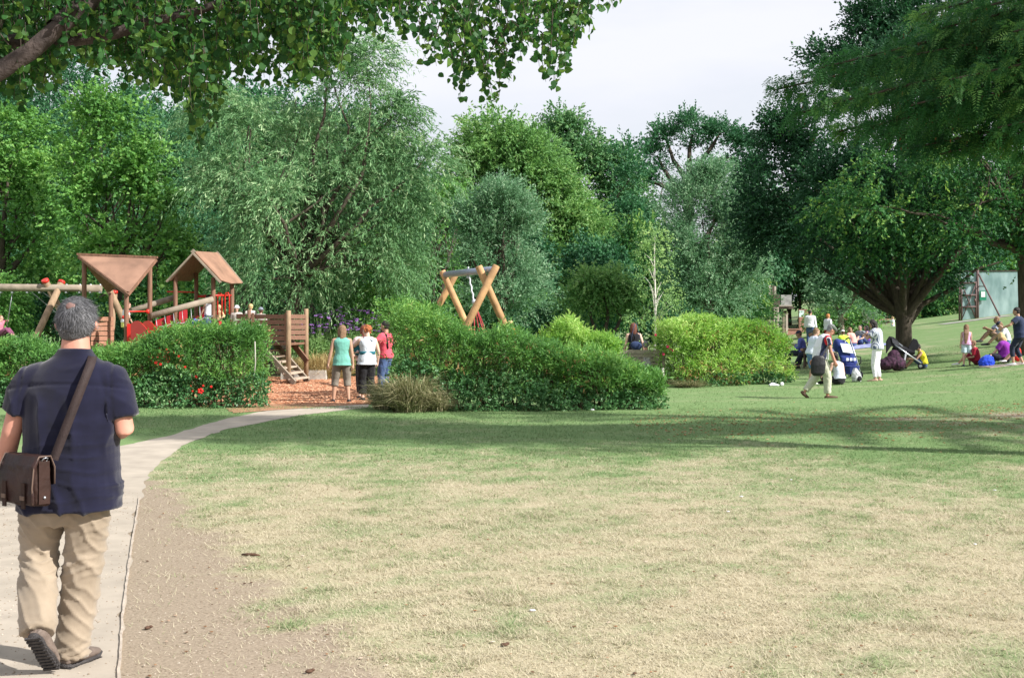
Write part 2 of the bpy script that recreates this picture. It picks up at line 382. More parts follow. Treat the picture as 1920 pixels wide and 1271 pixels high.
def tree(name, label, cat, Y, lobes, species, m, seed, trunk=None, rb=.75, dens=1.0, per=14, scale=1.0, group=None, tr_r=.2, bark=None, limbs=14, lpt=None, flat=.85, zs=1.0, base=None, extra=None, split=1):
    rs = np.random.RandomState(seed); sp = SPEC[species]
    C, Rb = lobes_to_blobs(rs, lobes, Y, rb, dens, flat)
    z0 = gz(*( [at(trunk[0], 600, Y)[0], Y] if trunk else [C[:, 0].mean(), Y]))
    keep = C[:, 2] > z0 + .25; C, Rb = C[keep], Rb[keep]
    if trunk: b = Vector((at(trunk[0], 0, Y)[0], Y, float(z0)))
    else: b = Vector((C[:, 0].mean(), Y, float(z0)))
    ctr = np.array([C[:, 0].mean(), C[:, 1].mean(), C[:, 2].min() * .6 + C[:, 2].mean() * .4])
    st, d, bi = twigs(rs, C, Rb, sp, per, ctr, zs); br = rs.uniform(0, 1, len(C))
    V, Fc, rn = leaves_on(rs, st, d, sp, scale, br, bi, lpt)
    root = empty(name, b, 0, label, cat, group); o = np.array(b)
    V[:, 2] = np.maximum(V[:, 2], z0 + .02)
    link('crown', mesh_np('crown', V - o, Fc, rn), m, root)
    mb = MB(); fork = Vector((ctr[0] * .5 + b.x * .5, Y, 0)); fz = (trunk[1] if trunk and len(trunk) > 1 else None)
    fork.z = at(0, fz, Y).z if fz else float(z0) + (C[:, 2].max() - z0) * .25
    if trunk and len(trunk) > 2: fork.x = at(trunk[2], 0, Y).x
    else: fork.x = b.x * .8 + ctr[0] * .2
    O = Vector(o)
    lean = [Vector((0, 0, -.1)), Vector((0, 0, .25)), (fork - O) * .5 + Vector((.02, 0, 0)), fork - O]
    mb.tube(lean, [tr_r * 1.3, tr_r * 1.02, tr_r * .9, tr_r * .85], 12, cap=False)
    idx = rs.permutation(len(C))[:limbs]
    for i in idx:
        t = limb(mb, fork - O, C[i] - o, tr_r * rs.uniform(.35, .6), .02, rs, .1)
        for j in range(2):
            k = rs.randint(len(C)); 
            if np.linalg.norm(C[k] - C[i]) < 3.0: limb(mb, t[4], C[k] - o, tr_r * .2, .012, rs, .1, 5)
    if extra: extra(mb, O, rs)
    mb.build('trunk', bark or BARK, root)
    return root
def copy_tree(o, parent=None):
    c = o.copy(); COL.objects.link(c); c.parent = parent
    for ch in o.children: copy_tree(ch, c)
    return c

WIL = leafmat('willow_leaf', (.045, .125, .048), (.165, .325, .140), (.52, .64, .38), .28)
WIL2 = leafmat('silver_willow_leaf', (.060, .160, .078), (.190, .355, .195), (.50, .62, .44), .25)
MAP = leafmat('maple_leaf', (0.050, 0.152, 0.036), (0.132, 0.311, 0.072), (0.352, 0.573, 0.169), .33)
ASH = leafmat('ash_leaf', (.070, .185, .055), (.180, .355, .110), (.42, .58, .24), .33)
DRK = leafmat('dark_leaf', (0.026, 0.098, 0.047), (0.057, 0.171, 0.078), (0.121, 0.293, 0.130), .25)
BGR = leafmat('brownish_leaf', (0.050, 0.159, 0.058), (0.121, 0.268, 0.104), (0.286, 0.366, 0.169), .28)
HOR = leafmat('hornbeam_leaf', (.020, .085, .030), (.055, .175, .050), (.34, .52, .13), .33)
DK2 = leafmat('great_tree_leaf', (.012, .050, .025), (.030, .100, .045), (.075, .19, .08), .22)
CON = leafmat('conifer_leaf', (.018, .080, .030), (.050, .165, .052), (.20, .38, .10), .33)
BIR = leafmat('birch_leaf', (0.132, 0.256, 0.091), (0.275, 0.451, 0.169), (0.528, 0.671, 0.286), .35)
GRP = 'trees around the park'
# --- left of the picture
tree('maple_tree', 'bright green maple cut by the left edge, behind the log swing', 'tree', 47,
     [(20, 300, 120, 110), (-60, 420, 150, 160), (60, 440, 90, 150), (30, 560, 120, 60)], 'maple', MAP, 11, (10, 520), rb=.85, per=26, dens=1.2, group=GRP, tr_r=.25)
tree('maple_tree', 'tall bright green maple with layered leaves, above the triangular play roof', 'tree', 44,
     [(215, 225, 75, 80), (170, 330, 85, 95), (275, 340, 75, 100), (200, 450, 110, 90), (300, 480, 80, 90), (230, 560, 130, 50)], 'maple', MAP, 12, (215, 540), rb=.8, per=26, dens=1.25, group=GRP, tr_r=.25)
tree('dark_fir_tree', 'dark blue-green tree top showing behind the maples at upper left', 'tree', 62,
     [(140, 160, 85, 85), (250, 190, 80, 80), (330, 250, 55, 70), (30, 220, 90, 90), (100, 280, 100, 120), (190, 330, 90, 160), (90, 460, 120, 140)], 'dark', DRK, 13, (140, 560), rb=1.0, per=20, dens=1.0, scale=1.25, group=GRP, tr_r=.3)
# --- the big willow in the middle left
tree('willow_tree', 'huge grey-green willow standing behind the stair panel and verbena bed', 'tree', 41,
     [(655, 200, 55, 80), (690, 290, 85, 90), (640, 330, 110, 110), (735, 400, 65, 100), (600, 440, 110, 120), (715, 500, 85, 80), (620, 530, 85, 55),
      (470, 245, 50, 50, -1), (440, 340, 62, 70, -1), (500, 390, 75, 80, -1.5), (460, 450, 62, 80, -1), (500, 520, 60, 40, -1), (560, 260, 70, 60, .5), (690, 125, 28, 34), (740, 225, 22, 34), (785, 310, 20, 40), (620, 130, 22, 34), (410, 225, 22, 30, -1)],
     'willow', WIL, 21, (520, 520, 560), rb=.95, per=44, dens=1.05, group=GRP, tr_r=.24, limbs=26, bark=BARK)
tree('broad_tree', 'shaded dark tree filling the gap behind the big willow', 'tree', 56,
     [(560, 210, 60, 70), (430, 200, 50, 60), (390, 300, 110, 130), (350, 450, 120, 130), (560, 430, 160, 140), (800, 470, 120, 110), (760, 350, 80, 60)], 'broad', DRK, 22, (400, 560), rb=1.0, per=12, dens=.8, scale=1.3, group=GRP, tr_r=.25)
tree('lime_tree', 'yellow-green bush-like tree wedged between big willow and small grey willow', 'tree', 53,
     [(845, 385, 42, 50), (820, 440, 50, 50), (800, 520, 70, 60)], 'maple', MAP, 23, rb=.65, per=16, group=GRP, tr_r=.15)
tree('ash_tree', 'tall domed light green tree at the centre of the tree line', 'tree', 66,
     [(930, 300, 95, 90), (1000, 340, 80, 90), (890, 370, 80, 90), (1040, 420, 75, 90), (1090, 470, 70, 90), (960, 470, 120, 110), (1100, 540, 60, 60), (1000, 560, 120, 50)], 'ash', ASH, 24, (960, 540),
     rb=1.0, per=30, dens=1.5, scale=1.6, group=GRP, tr_r=.3, limbs=6)
tree('willow_tree', 'small rounded silvery willow behind the basket swing', 'tree', 44,
     [(935, 400, 42, 60), (975, 415, 38, 60), (920, 480, 60, 75), (985, 500, 45, 75), (945, 560, 70, 45), (890, 430, 30, 45)], 'fine', WIL2, 25, (940, 580), rb=.45, per=26, dens=1.5, scale=1.0, group=GRP, tr_r=.15)
tree('oak_tree', 'tall dark green tree behind the right shoulder of the domed tree', 'tree', 82,
     [(1055, 250, 50, 40), (1030, 300, 60, 50), (1100, 310, 70, 65), (1160, 310, 48, 45), (1165, 390, 60, 80), (1130, 460, 90, 90), (1180, 520, 60, 60)], 'broad', BGR, 26, (1120, 560), rb=1.1, per=28, dens=1.5, scale=1.8, limbs=6, group=GRP, tr_r=.35)
tree('oak_tree', 'dark green tree standing left of the tall right-hand willow', 'tree', 74,
     [(1185, 330, 28, 55), (1190, 440, 45, 80), (1220, 560, 60, 50)], 'dark', DRK, 27, (1190, 560), rb=.9, per=26, dens=1.4, scale=1.7, group=GRP, tr_r=.3)

def pine_limbs(mb, O, rs):
    Y = 95; f = at(1290, 372, Y) - O
    mb.tube([at(1285, 600, Y) - O, at(1288, 470, Y) - O, f], [.45, .4, .34], 10, cap=False)
    for path in [((1265, 348), (1245, 318), (1232, 292)), ((1283, 330), (1262, 300), (1250, 262)), ((1292, 320), (1293, 280), (1300, 245)), ((1318, 320), (1345, 300), (1385, 296)), ((1310, 310), (1335, 275), (1350, 250)),
                 ((1270, 360), (1235, 345), (1215, 340))]:
        pts = [f] + [at(x, y, Y + (i - 1) * .5) - O for i, (x, y) in enumerate(path)]
        mb.tube(pts, [.26, .2, .15, .07], 7, cap=False)
tree('pine_tree', 'flat-topped tree with bare forking limbs against the sky', 'tree', 95,
     [(1300, 238, 50, 17), (1340, 255, 55, 17), (1250, 262, 42, 20), (1225, 290, 24, 16), (1385, 275, 40, 24), (1310, 280, 35, 9), (1222, 345, 22, 18), (1400, 330, 45, 40), (1240, 325, 16, 9), (1290, 580, 60, 30)], 'dark', DRK, 31, (1285, 520, 1288),
     rb=.75, per=16, dens=1.7, scale=1.7, group=GRP, tr_r=.4, limbs=4, extra=pine_limbs, flat=1.2)
tree('willow_tree', 'tall pale blue-green willow right of the birch sapling', 'tree', 57,
     [(1330, 365, 45, 50), (1290, 410, 50, 60), (1365, 420, 50, 70), (1300, 490, 65, 75), (1370, 510, 55, 70), (1330, 560, 85, 40), (1340, 340, 25, 25)], 'fine', WIL2, 32, (1330, 575), rb=.6, per=26, dens=1.35, scale=1.25, group=GRP, tr_r=.2)
tree('round_shrub', 'dense mid-green shrub mound below the domed tree, left of the birch sapling', 'shrub', 48,
     [(1130, 540, 48, 60), (1090, 560, 40, 45), (1160, 570, 40, 40)], 'broad', ASH, 33, limbs=3, rb=.5, per=34, scale=.8, dens=2.4, group='shrubs along the tree line')
# birch sapling with pale stem
rs = np.random.RandomState(5); b = onY(1228, 39); O = b.copy()
root = empty('birch_sapling', b, 0, 'slender birch sapling with a white stem between the two bright hedges', 'tree', GRP)
mb = MB(); mb.tube([(0, 0, 0), (0, 0, 1.2), (.02, 0, 2.2), (-.02, 0, 3.6), (0, 0, 4.3)], [.045, .038, .03, .018, .008], 8)
BC = []
for i in range(34):
    z = rs.uniform(1.2, 4.2); a = rs.uniform(0, 6.28); r = .62 * (1 - (z - 1.2) / 4.6)
    q = Vector((math.cos(a) * r, math.sin(a) * r, z + r * .9)); 
    if i < 14: mb.tube([(0, 0, z - .2), (q * .5 + Vector((0, 0, z * .5))), q], [.014, .009, .004], 5)
    BC.append(q)
mb.build('trunk', mat('birch_bark', (.62, .58, .52), .8, .2, 20, .3), root)
C = np.array(BC) + [0, 0, 0]; st, d, bi = twigs(rs, C, np.full(len(C), .22), SPEC['broad'], 12, C.mean(0))
V, Fc, rn = leaves_on(rs, st, d, dict(SPEC['broad'], tl=.3, ll=.07, lw=.05), 1, rs.uniform(0, 1, len(C)), bi, 7)
link('crown', mesh_np('crown', V, Fc, rn), BIR, root)

# --- the great dark tree on the right with its fluted trunk and limbs
def dark_limbs(mb, O, rs):
    Y = 44
    for path, r in [(((1690, 590), (1670, 545), (1640, 510), (1570, 500), (1500, 470)), .17), (((1692, 600), (1682, 550), (1660, 480), (1620, 400), (1560, 330)), .2), (((1695, 600), (1700, 540), (1695, 450), (1690, 330), (1680, 180)), .24),
                    (((1700, 600), (1722, 545), (1750, 480), (1790, 400), (1830, 300)), .2), (((1700, 612), (1730, 570), (1790, 540), (1830, 505), (1880, 490)), .12), (((1697, 595), (1710, 540), (1730, 450), (1760, 330), (1760, 200)), .17), (((1688, 590), (1668, 540), (1655, 440), (1610, 300), (1600, 150)), .16)]:
        pts = [at(x, y, Y + rs.uniform(-.6, .6) * (i > 0)) - O for i, (x, y) in enumerate(path)]
        mb.tube(pts, [r, r * .8, r * .6, r * .4, r * .2], 10, cap=False)
tree('dark_tree', 'huge dark green spreading tree whose trunk rises behind the black pushchair', 'tree', 44,
     [(1700, 60, 100, 110), (1630, 150, 100, 90), (1560, 230, 95, 85), (1500, 300, 95, 90), (1455, 370, 75, 80), (1480, 430, 80, 46), (1580, 400, 110, 90), (1680, 300, 120, 120), (1780, 200, 120, 120), (1590, 490, 90, 32), (1640, 455, 70, 40), (1760, 420, 100, 90),
      (1850, 350, 90, 110), (1740, 500, 70, 30), (1545, 455, 70, 30, -3), (1620, 470, 100, 50, -3), (1440, 420, 60, 70, 1), (1700, 420, 110, 80, -3.5), (1600, 330, 110, 100, -3), (1720, 150, 110, 110, -3), (1800, 60, 110, 90), (1620, 60, 45, 75), (1680, -60, 130, 60), (1470, 250, 35, 60), (1555, 130, 35, 55)],
     'dark', DK2, 41, (1693, 595, 1694), rb=.8, per=30, dens=1.25, scale=1.12, group=GRP, tr_r=.31, limbs=22, extra=dark_limbs, flat=.8)
HL = []
rsh = np.random.RandomState(77)
for k_, (y_, xa, xb) in enumerate([(305, 1700, 2120), (330, 1640, 2120), (358, 1610, 2100), (385, 1590, 2080), (412, 1600, 2060), (438, 1625, 2040), (462, 1640, 1760), (270, 1760, 2100), (225, 1790, 2080), (180, 1810, 2060), (130, 1830, 2060)]):
    for x_ in np.arange(xa, xb, 88): HL.append((x_ + rsh.uniform(-25, 25), y_ + rsh.uniform(-9, 9) + (x_ - 1750) * .03, rsh.uniform(45, 75), rsh.uniform(13, 19), rsh.uniform(-2.2, 2.6)))
HL += [(1935, 455, 40, 26, -.8), (1955, 425, 50, 30, 0), (1930, 395, 50, 26, -1), (1965, 490, 40, 26, 0), (1985, 455, 50, 40, .5)]
tree('hornbeam_tree', 'glossy green tree with a dark trunk at the right edge behind the navy-dressed woman', 'tree', 38.5, HL,
     'broad', HOR, 42, (1926, 480, 1922), rb=.5, per=20, dens=1.0, scale=1.0, group=GRP, tr_r=.27, limbs=12, flat=1.0)
tree('silver_tree', 'small silvery tree with a leaning stem behind the picnic group', 'tree', 64,
     [(1590, 540, 42, 30), (1556, 550, 22, 20), (1620, 560, 40, 36), (1580, 575, 40, 22), (1640, 530, 30, 30)], 'fine', WIL2, 43, (1578, 592, 1576), rb=.55, per=22, scale=1.3, dens=1.2, group=GRP, tr_r=.17, limbs=8, bark=BARKP)
tree('laurel_bush', 'bright green bush under the silvery tree in front of the brick wall', 'shrub', 72,
     [(1568, 598, 32, 22), (1545, 606, 22, 20), (1608, 600, 26, 20)], 'broad', MAP, 44, rb=.5, per=18, scale=1.4, dens=1.3, group='shrubs along the tree line')
tree('laurel_bush', 'rounded dark bush at the top of the grass slope beside the court gate', 'shrub', 80,
     [(1745, 572, 40, 34), (1715, 585, 30, 25), (1785, 560, 30, 40), (1660, 585, 45, 40)], 'broad', HOR, 45, rb=.6, per=20, scale=1.5, dens=1.3, group='shrubs along the tree line')
tree('broad_tree', 'sunlit tree standing beyond the tennis court fence', 'tree', 100,
     [(1850, 500, 80, 35), (1940, 490, 90, 45), (1780, 500, 50, 60)], 'maple', MAP, 46, rb=1.0, per=14, scale=2.0, group=GRP, tr_r=.3)
tree('conifer_bush', 'feathery green bush beside the rope net of the far climbing frame', 'shrub', 72,
     [(1412, 590, 32, 34), (1385, 600, 30, 30)], 'fine', HOR, 47, rb=.45, per=20, scale=1.4, dens=1.3, group='shrubs along the tree line')

# --- wood closing the view far behind: separate trees sharing two crowns
far_src = [tree('wood_tree', 'x', 'tree', 100, [(0 + 960, 330, 110, 110), (930, 450, 130, 130), (1010, 470, 120, 130)], 'dark', DRK, 61, (960, 560), rb=1.4, per=26, scale=2.6, dens=1.1, tr_r=.35, limbs=8),
           tree('wood_tree', 'x', 'tree', 100, [(0 + 960, 350, 90, 100), (920, 440, 100, 120), (1000, 450, 120, 120), (960, 540, 120, 60)], 'broad', BGR, 62, (960, 560), rb=1.4, per=26, scale=2.6, dens=1.1, tr_r=.35, limbs=8)]
spots = [(-120, 92, 1.0), (-10, 84, .95), (70, 100, 1.15), (160, 86, 1.0), (260, 96, 1.1), (350, 82, 1.0), (440, 98, 1.15), (540, 88, 1.05), (640, 100, 1.1), (740, 86, .9), (840, 104, .78), (930, 110, .8), (1040, 108, .72), (1120, 106, .62), (1190, 112, .52),
         (1250, 108, .34), (1330, 106, .36), (1410, 104, .55), (1480, 100, .55), (1560, 98, .62), (1640, 104, .72), (1720, 108, .8), (1800, 118, .8), (1880, 125, .8), (1970, 120, .9), (2060, 110, 1.0), (2160, 100, 1.0)]
for i, (x, Y, s) in enumerate(spots):
    o = far_src[i % 2] if i < 2 else copy_tree(far_src[i % 2])
    p = onY(x, Y); o.location = (p.x, p.y, float(gz(min(p.x, 30), Y)) - .1); o.rotation_euler = (0, 0, i * 1.9); o.scale = (s * 1.05, s * 1.05, s)
    o['group'] = 'trees of the wood behind the park'; o['label'] = 'shaded tree in the wood behind the park, hidden among its neighbours'
# dense undergrowth below the tree line, one shrub beside the next
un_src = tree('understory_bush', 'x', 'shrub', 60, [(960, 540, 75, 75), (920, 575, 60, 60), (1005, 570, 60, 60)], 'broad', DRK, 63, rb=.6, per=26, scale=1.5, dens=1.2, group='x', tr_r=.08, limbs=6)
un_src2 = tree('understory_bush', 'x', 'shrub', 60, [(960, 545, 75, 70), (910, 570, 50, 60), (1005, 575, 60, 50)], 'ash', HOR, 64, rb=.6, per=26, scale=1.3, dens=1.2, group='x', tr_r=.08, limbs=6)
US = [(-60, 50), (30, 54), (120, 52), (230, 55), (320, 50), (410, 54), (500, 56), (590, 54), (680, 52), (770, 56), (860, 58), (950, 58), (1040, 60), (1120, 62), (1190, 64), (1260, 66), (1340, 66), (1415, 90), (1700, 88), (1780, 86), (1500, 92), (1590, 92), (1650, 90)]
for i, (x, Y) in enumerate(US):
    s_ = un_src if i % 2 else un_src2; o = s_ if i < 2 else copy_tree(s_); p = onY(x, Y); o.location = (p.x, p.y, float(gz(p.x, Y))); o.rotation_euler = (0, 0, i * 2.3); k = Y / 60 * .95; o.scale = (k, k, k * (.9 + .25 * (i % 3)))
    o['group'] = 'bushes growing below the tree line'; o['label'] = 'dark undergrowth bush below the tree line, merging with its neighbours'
# undergrowth shrubs
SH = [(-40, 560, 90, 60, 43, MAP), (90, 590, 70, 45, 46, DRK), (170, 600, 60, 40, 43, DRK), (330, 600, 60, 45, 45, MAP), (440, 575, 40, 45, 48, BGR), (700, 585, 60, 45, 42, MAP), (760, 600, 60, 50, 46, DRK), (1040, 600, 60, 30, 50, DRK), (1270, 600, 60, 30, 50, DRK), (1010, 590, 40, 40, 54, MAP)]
lab = ['leafy green bush below the left maple behind the log swing', 'dark bush behind the leaning swing leg', 'dark shaded bush behind the triangular-roofed tower', 'light green bush seen under the log bridge rails', 'dull green bush behind the gabled tower',
       'fresh green bush behind the woman in the green top', 'dark bush behind the far legs of the basket swing', 'dark low bush behind the child in orange', 'dark bush behind the birch sapling stem', 'green bush below the small silvery willow']
for i, (x, y, rx, ry, Y, m) in enumerate(SH):
    tree('leafy_bush', lab[i], 'shrub', Y, [(x, y, rx, ry), (x + rx * .6, y + 15, rx * .6, ry * .7)], 'broad', m, 70 + i, rb=.5, per=20, scale=.9, dens=1.3, group='shrubs along the tree line', tr_r=.06, limbs=6)
tree('purple_shrub', 'purple-leaved shrub behind the stair panel at the willow trunk', 'shrub', 43, [(470, 555, 35, 30), (440, 560, 25, 20), (560, 575, 25, 18)], 'broad', leafmat('plum_leaf', (.06, .03, .04), (.14, .06, .09), (.24, .12, .15), .2), 81, rb=.35, per=18, scale=.6, dens=1.2, group='shrubs along the tree line', tr_r=.05, limbs=6)

# --- conifer at upper right: fronds of flat sprays (trunk outside the picture)
def conifer():
    rs = np.random.RandomState(91); root = empty('conifer_tree', (14.5, 17.5, float(gz(14.5, 17.5))), 0, 'feathery conifer boughs hanging in from the top right corner', 'tree', GRP)
    O = np.array(root.location); mb = MB()
    mb.tube([(0, 0, -.1), (0, 0, 3), (0, 0, 8), (0, 0, 13)], [.42, .34, .24, .05], 12)
    Pv = []; Av = []; Sv = []; Lv = []; Rn = []
    boughs = []
    # (end px, end py, end Y): boughs reaching into the picture
    for ex, ey, eY in [(1450, 170, 17), (1530, 130, 16), (1490, 215, 17.5), (1600, 190, 16.5), (1560, 250, 18), (1680, 110, 16), (1650, 255, 17.5), (1740, 60, 16), (1780, 150, 15.5), (1740, 230, 17), (1820, 20, 16), (1850, 110, 16), (1830, 270, 17), (1900, 60, 15.5), (1900, 190, 16), (1910, 290, 17.5), (1960, 120, 16.5), (1600, 120, 17), (1540, 200, 16), (1620, 240, 16.2), (1700, 200, 16), (1700, 280, 17), (1760, 290, 17), (1790, 90, 16.5), (1870, 240, 16), (1720, 30, 17), (1800, 190, 16), (1880, 160, 17), (1900, 20, 17)]:
        e = np.array(at(ex, ey, eY)); boughs.append((e, .9))
    for i in range(26):   # the rest of the crown outside the frame
        a = rs.uniform(0, 6.28); z = rs.uniform(3.4, 12.5); r = 4.6 * (1 - (z - 3) / 12) + .6
        e = O + np.array([math.cos(a) * r, math.sin(a) * r, z])
        if (e[0] / e[1]) * F + CX > 1870 or True:
            if (e[0] / e[1]) * F + CX < 1900 and HZ - (e[2] - EYE) / e[1] * F > -20: continue
            boughs.append((e, .75))
    for e, dn in boughs:
        z0 = max(2.5, e[2] - O[2] + rs.uniform(.3, 1.0)); s = np.array([0, 0, z0]); q = e - O
        L_ = np.linalg.norm(q - s); c = (s + q) / 2 + [0, 0, L_ * .10]
        t = np.linspace(0, 1, 9)[:, None]; B = (1 - t) ** 2 * s + 2 * t * (1 - t) * c + t * t * q
        mb.tube([Vector(p) for p in B], list(np.linspace(.07, .012, 9)), 6, cap=False)
        nt = int(L_ * 110 * dn); tt = rs.uniform(.12, 1, nt)[:, None]
        st = (1 - tt) ** 2 * s + 2 * tt * (1 - tt) * c + tt * tt * q; tan = unit(2 * (1 - tt) * (c - s) + 2 * tt * (q - c))
        side = unit(np.cross(tan, UP)) * rs.choice([-1, 1], (nt, 1))
        d = unit(side * rs.uniform(.3, 1, (nt, 1)) + tan * .8 + rs.normal(size=(nt, 3)) * .35 + UP * rs.uniform(-.9, .45, (nt, 1)))
        ln = rs.uniform(.16, .46, (nt, 1)) * (1.15 - tt * .4); st = st + rs.normal(size=st.shape) * [.10, .10, .16] * (1 - .6 * tt)
        m = 17; u = np.linspace(.08, 1, m)[None, :, None]
        P = st[:, None] + d[:, None] * u * ln[:, None] + np.array([0, 0, -1]) * (.35 * u * u * ln[:, None])
        tg = unit(d[:, None] + np.array([0, 0, -1]) * .7 * u + np.zeros((nt, m, 1))); sd = unit(np.cross(tg, UP + rs.normal(size=(nt, 1, 3)) * .9))
        sg = np.where(np.arange(m) % 2, 1, -1)[None, :, None]
        A = unit(sd * sg + tg * .75 + rs.normal(size=(nt, m, 3)) * .12)
        S = unit(np.cross(A, np.cross(tg, sd)))
        Pv.append(P.reshape(-1, 3)); Av.append(A.reshape(-1, 3)); Sv.append(S.reshape(-1, 3)); Lv.append((.075 * (1.1 - .6 * u) * np.ones((nt, m, 1)) * rs.uniform(.8, 1.3, (nt, 1, 1))).ravel())
        Rn.append((.45 * rs.uniform(0, 1, (nt, 1)) + .42 * rs.uniform(0, 1) + .15 * rs.uniform(0, 1, (nt, m))).ravel())
    P, A, S, l, r = [np.concatenate(q) for q in (Pv, Av, Sv, Lv, Rn)]
    V, Fc, rn = leaf_quads(P, A, S, l, l * .26, r, .1)
    link('crown', mesh_np('crown', V, Fc, rn), CON, root); mb.build('trunk', BARK, root)
    # withered orange-brown sprays inside
    k = rs.choice(len(P), 9000, replace=False); k = k[r[k] < .45]
    V, Fc, rn = leaf_quads(P[k] + rs.normal(size=(len(k), 3)) * .12, unit(A[k] + [0, 0, -1.2]), S[k], l[k] * .75, l[k] * .28, r[k], .1)
    link('withered_leaves', mesh_np('withered_leaves', V, Fc, rn), leafmat('withered_leaf', (.10, .05, .02), (.20, .10, .03), (.30, .19, .06), .3), root)
conifer()

# --- tree off to the right whose shade lies across the lawn
tree('shade_tree', 'tall tree standing just outside the right edge of the lawn', 'tree', 14.7, [(2490, -780, 520, 540), (2450, -1120, 330, 380), (2530, -480, 430, 330)], 'broad', HOR, 95, (2540, 200), rb=.7, per=18, dens=.8, scale=1.3, group=GRP, tr_r=.3)

# --- overhanging lime tree, upper left, close to the camera
def lime():
    rs = np.random.RandomState(101)
    base = Vector((-9.5, 7.6, 0)); root = empty('lime_tree', base, 0, 'overhanging branch and backlit round leaves filling the top left corner', 'tree', GRP); O = np.array(base)
    mb = MB(); w = lambda x, y, Y: at(x, y, Y) - base
    mb.tube([Vector((0, 0, -.1)), Vector((0, 0, .5)), Vector((.1, .1, 1.6)), Vector((.5, .3, 2.2))], [.42, .33, .28, .24], 14, cap=False)
    mb.tube([Vector((.5, .3, 2.2)), w(-420, 330, 8.6), w(-150, 215, 8.8), w(0, 133, 9.0), w(60, 95, 9.0), w(105, 55, 9.05), w(165, 10, 9.1), w(220, -40, 9.2), w(300, -160, 9.4), w(420, -420, 9.6)], [.24, .17, .095, .066, .064, .060, .056, .05, .04, .02], 12, cap=False)
    mb.tube([w(-150, 60, 9.4), w(-30, 72, 9.4), w(60, 82, 9.35), w(120, 78, 9.3), w(200, 68, 9.3), w(280, 42, 9.3), w(370, 22, 9.3), w(450, -10, 9.3), w(600, -80, 9.4), w(800, -150, 9.6)], [.07, .062, .055, .05, .045, .038, .03, .024, .016, .006], 9, cap=False)
    mb.tube([w(105, 55, 9.05), w(230, -60, 9.6), w(500, -220, 10.2), w(850, -330, 10.6), w(1100, -330, 10.8)], [.08, .06, .045, .03, .01], 8, cap=False)
    cont_x = [-200, 0, 40, 100, 130, 200, 300, 345, 375, 395, 430, 500, 560, 600, 640, 655, 700, 760, 780, 800, 840, 860, 890, 925, 950, 970, 1000, 1020, 1045, 1065, 1080, 1110, 1150, 1185, 1210]
    cont_y = [190, 175, 205, 170, 110, 130, 175, 200, 290, 240, 150, 150, 165, 185, 140, 70, 70, 90, 80, 135, 120, 185, 180, 215, 180, 120, 95, 150, 180, 120, 85, 60, 20, -15, -30]
    Pv = []; tw = MB()
    nT = 1900
    for i in range(nT):
        x = rs.uniform(-260, 1200); bot = np.interp(x, cont_x, cont_y); Yd = rs.uniform(8.9, 12.0)
        if x > 640: Yd = rs.uniform(9.4, 11.5)
        dens = 1.0 if x < 640 else (.34 if x < 1110 else .12)
        if rs.rand() > dens: continue
        deep = rs.rand() ** (.6 if x > 640 else .62); yb = -70 + (bot + 70) * deep
        ln = rs.uniform(60, 150)
        x1 = x + rs.uniform(-35, 35); p0 = np.array(w(x1 + rs.uniform(-25, 25), yb - ln, Yd)); p1 = np.array(w(x1 * .4 + x * .6, yb - ln * .5, Yd + .05)); p2 = np.array(w(x, yb, Yd + rs.uniform(-.1, .1)))
        tw.tube([Vector(p0), Vector(p1), Vector(p2)], [.005, .0035, .0015], 4, cap=False)
        m = int(ln / 7.0); t = np.linspace(.05, 1, m)[:, None]
        P = (1 - t) ** 2 * p0 + 2 * t * (1 - t) * p1 + t * t * p2
        Pv.append((P + rs.normal(size=P.shape) * .022))
    # boughs above the frame, for shade and for views from elsewhere
    for i in range(900):
        a = rs.uniform(0, 6.28); r = rs.uniform(0, 1) ** .5; c = np.array([3.6 + math.cos(a) * r * 6.4, 3.2 + math.sin(a) * r * 4.2, 0]); c[2] = rs.uniform(4.9, 9.5 - 2.5 * r)
        q = c + unit(rs.normal(size=3)) * .8 * [1, 1, .4]
        t = np.linspace(0, 1, 16)[:, None]; P = c + (q - c) * t
        for _ in range(2): Pv.append(P + rs.normal(size=P.shape) * .13)
    tw.build('twigs', BARK, root)
    P = np.concatenate(Pv); n = len(P)
    A = unit(rs.normal(size=(n, 3)) * .75 + [0, 0, -.75]); S = unit(np.cross(A, unit(rs.normal(size=(n, 3)) + np.array([0, .5, .2]))))
    V, Fc, rn = heart_leaves(P, A, S, rs.uniform(.042, .074, n), rs.uniform(0, 1, n))
    link('crown', mesh_np('crown', V, Fc, rn), leafmat('lime_leaf', (.022, .080, .024), (.042, .135, .032), (.13, .235, .05), .42), root)
    mb.build('trunk', mat('lime_bark', (.060, .045, .040), .9, .35, 9, .8, 30), root)
lime()
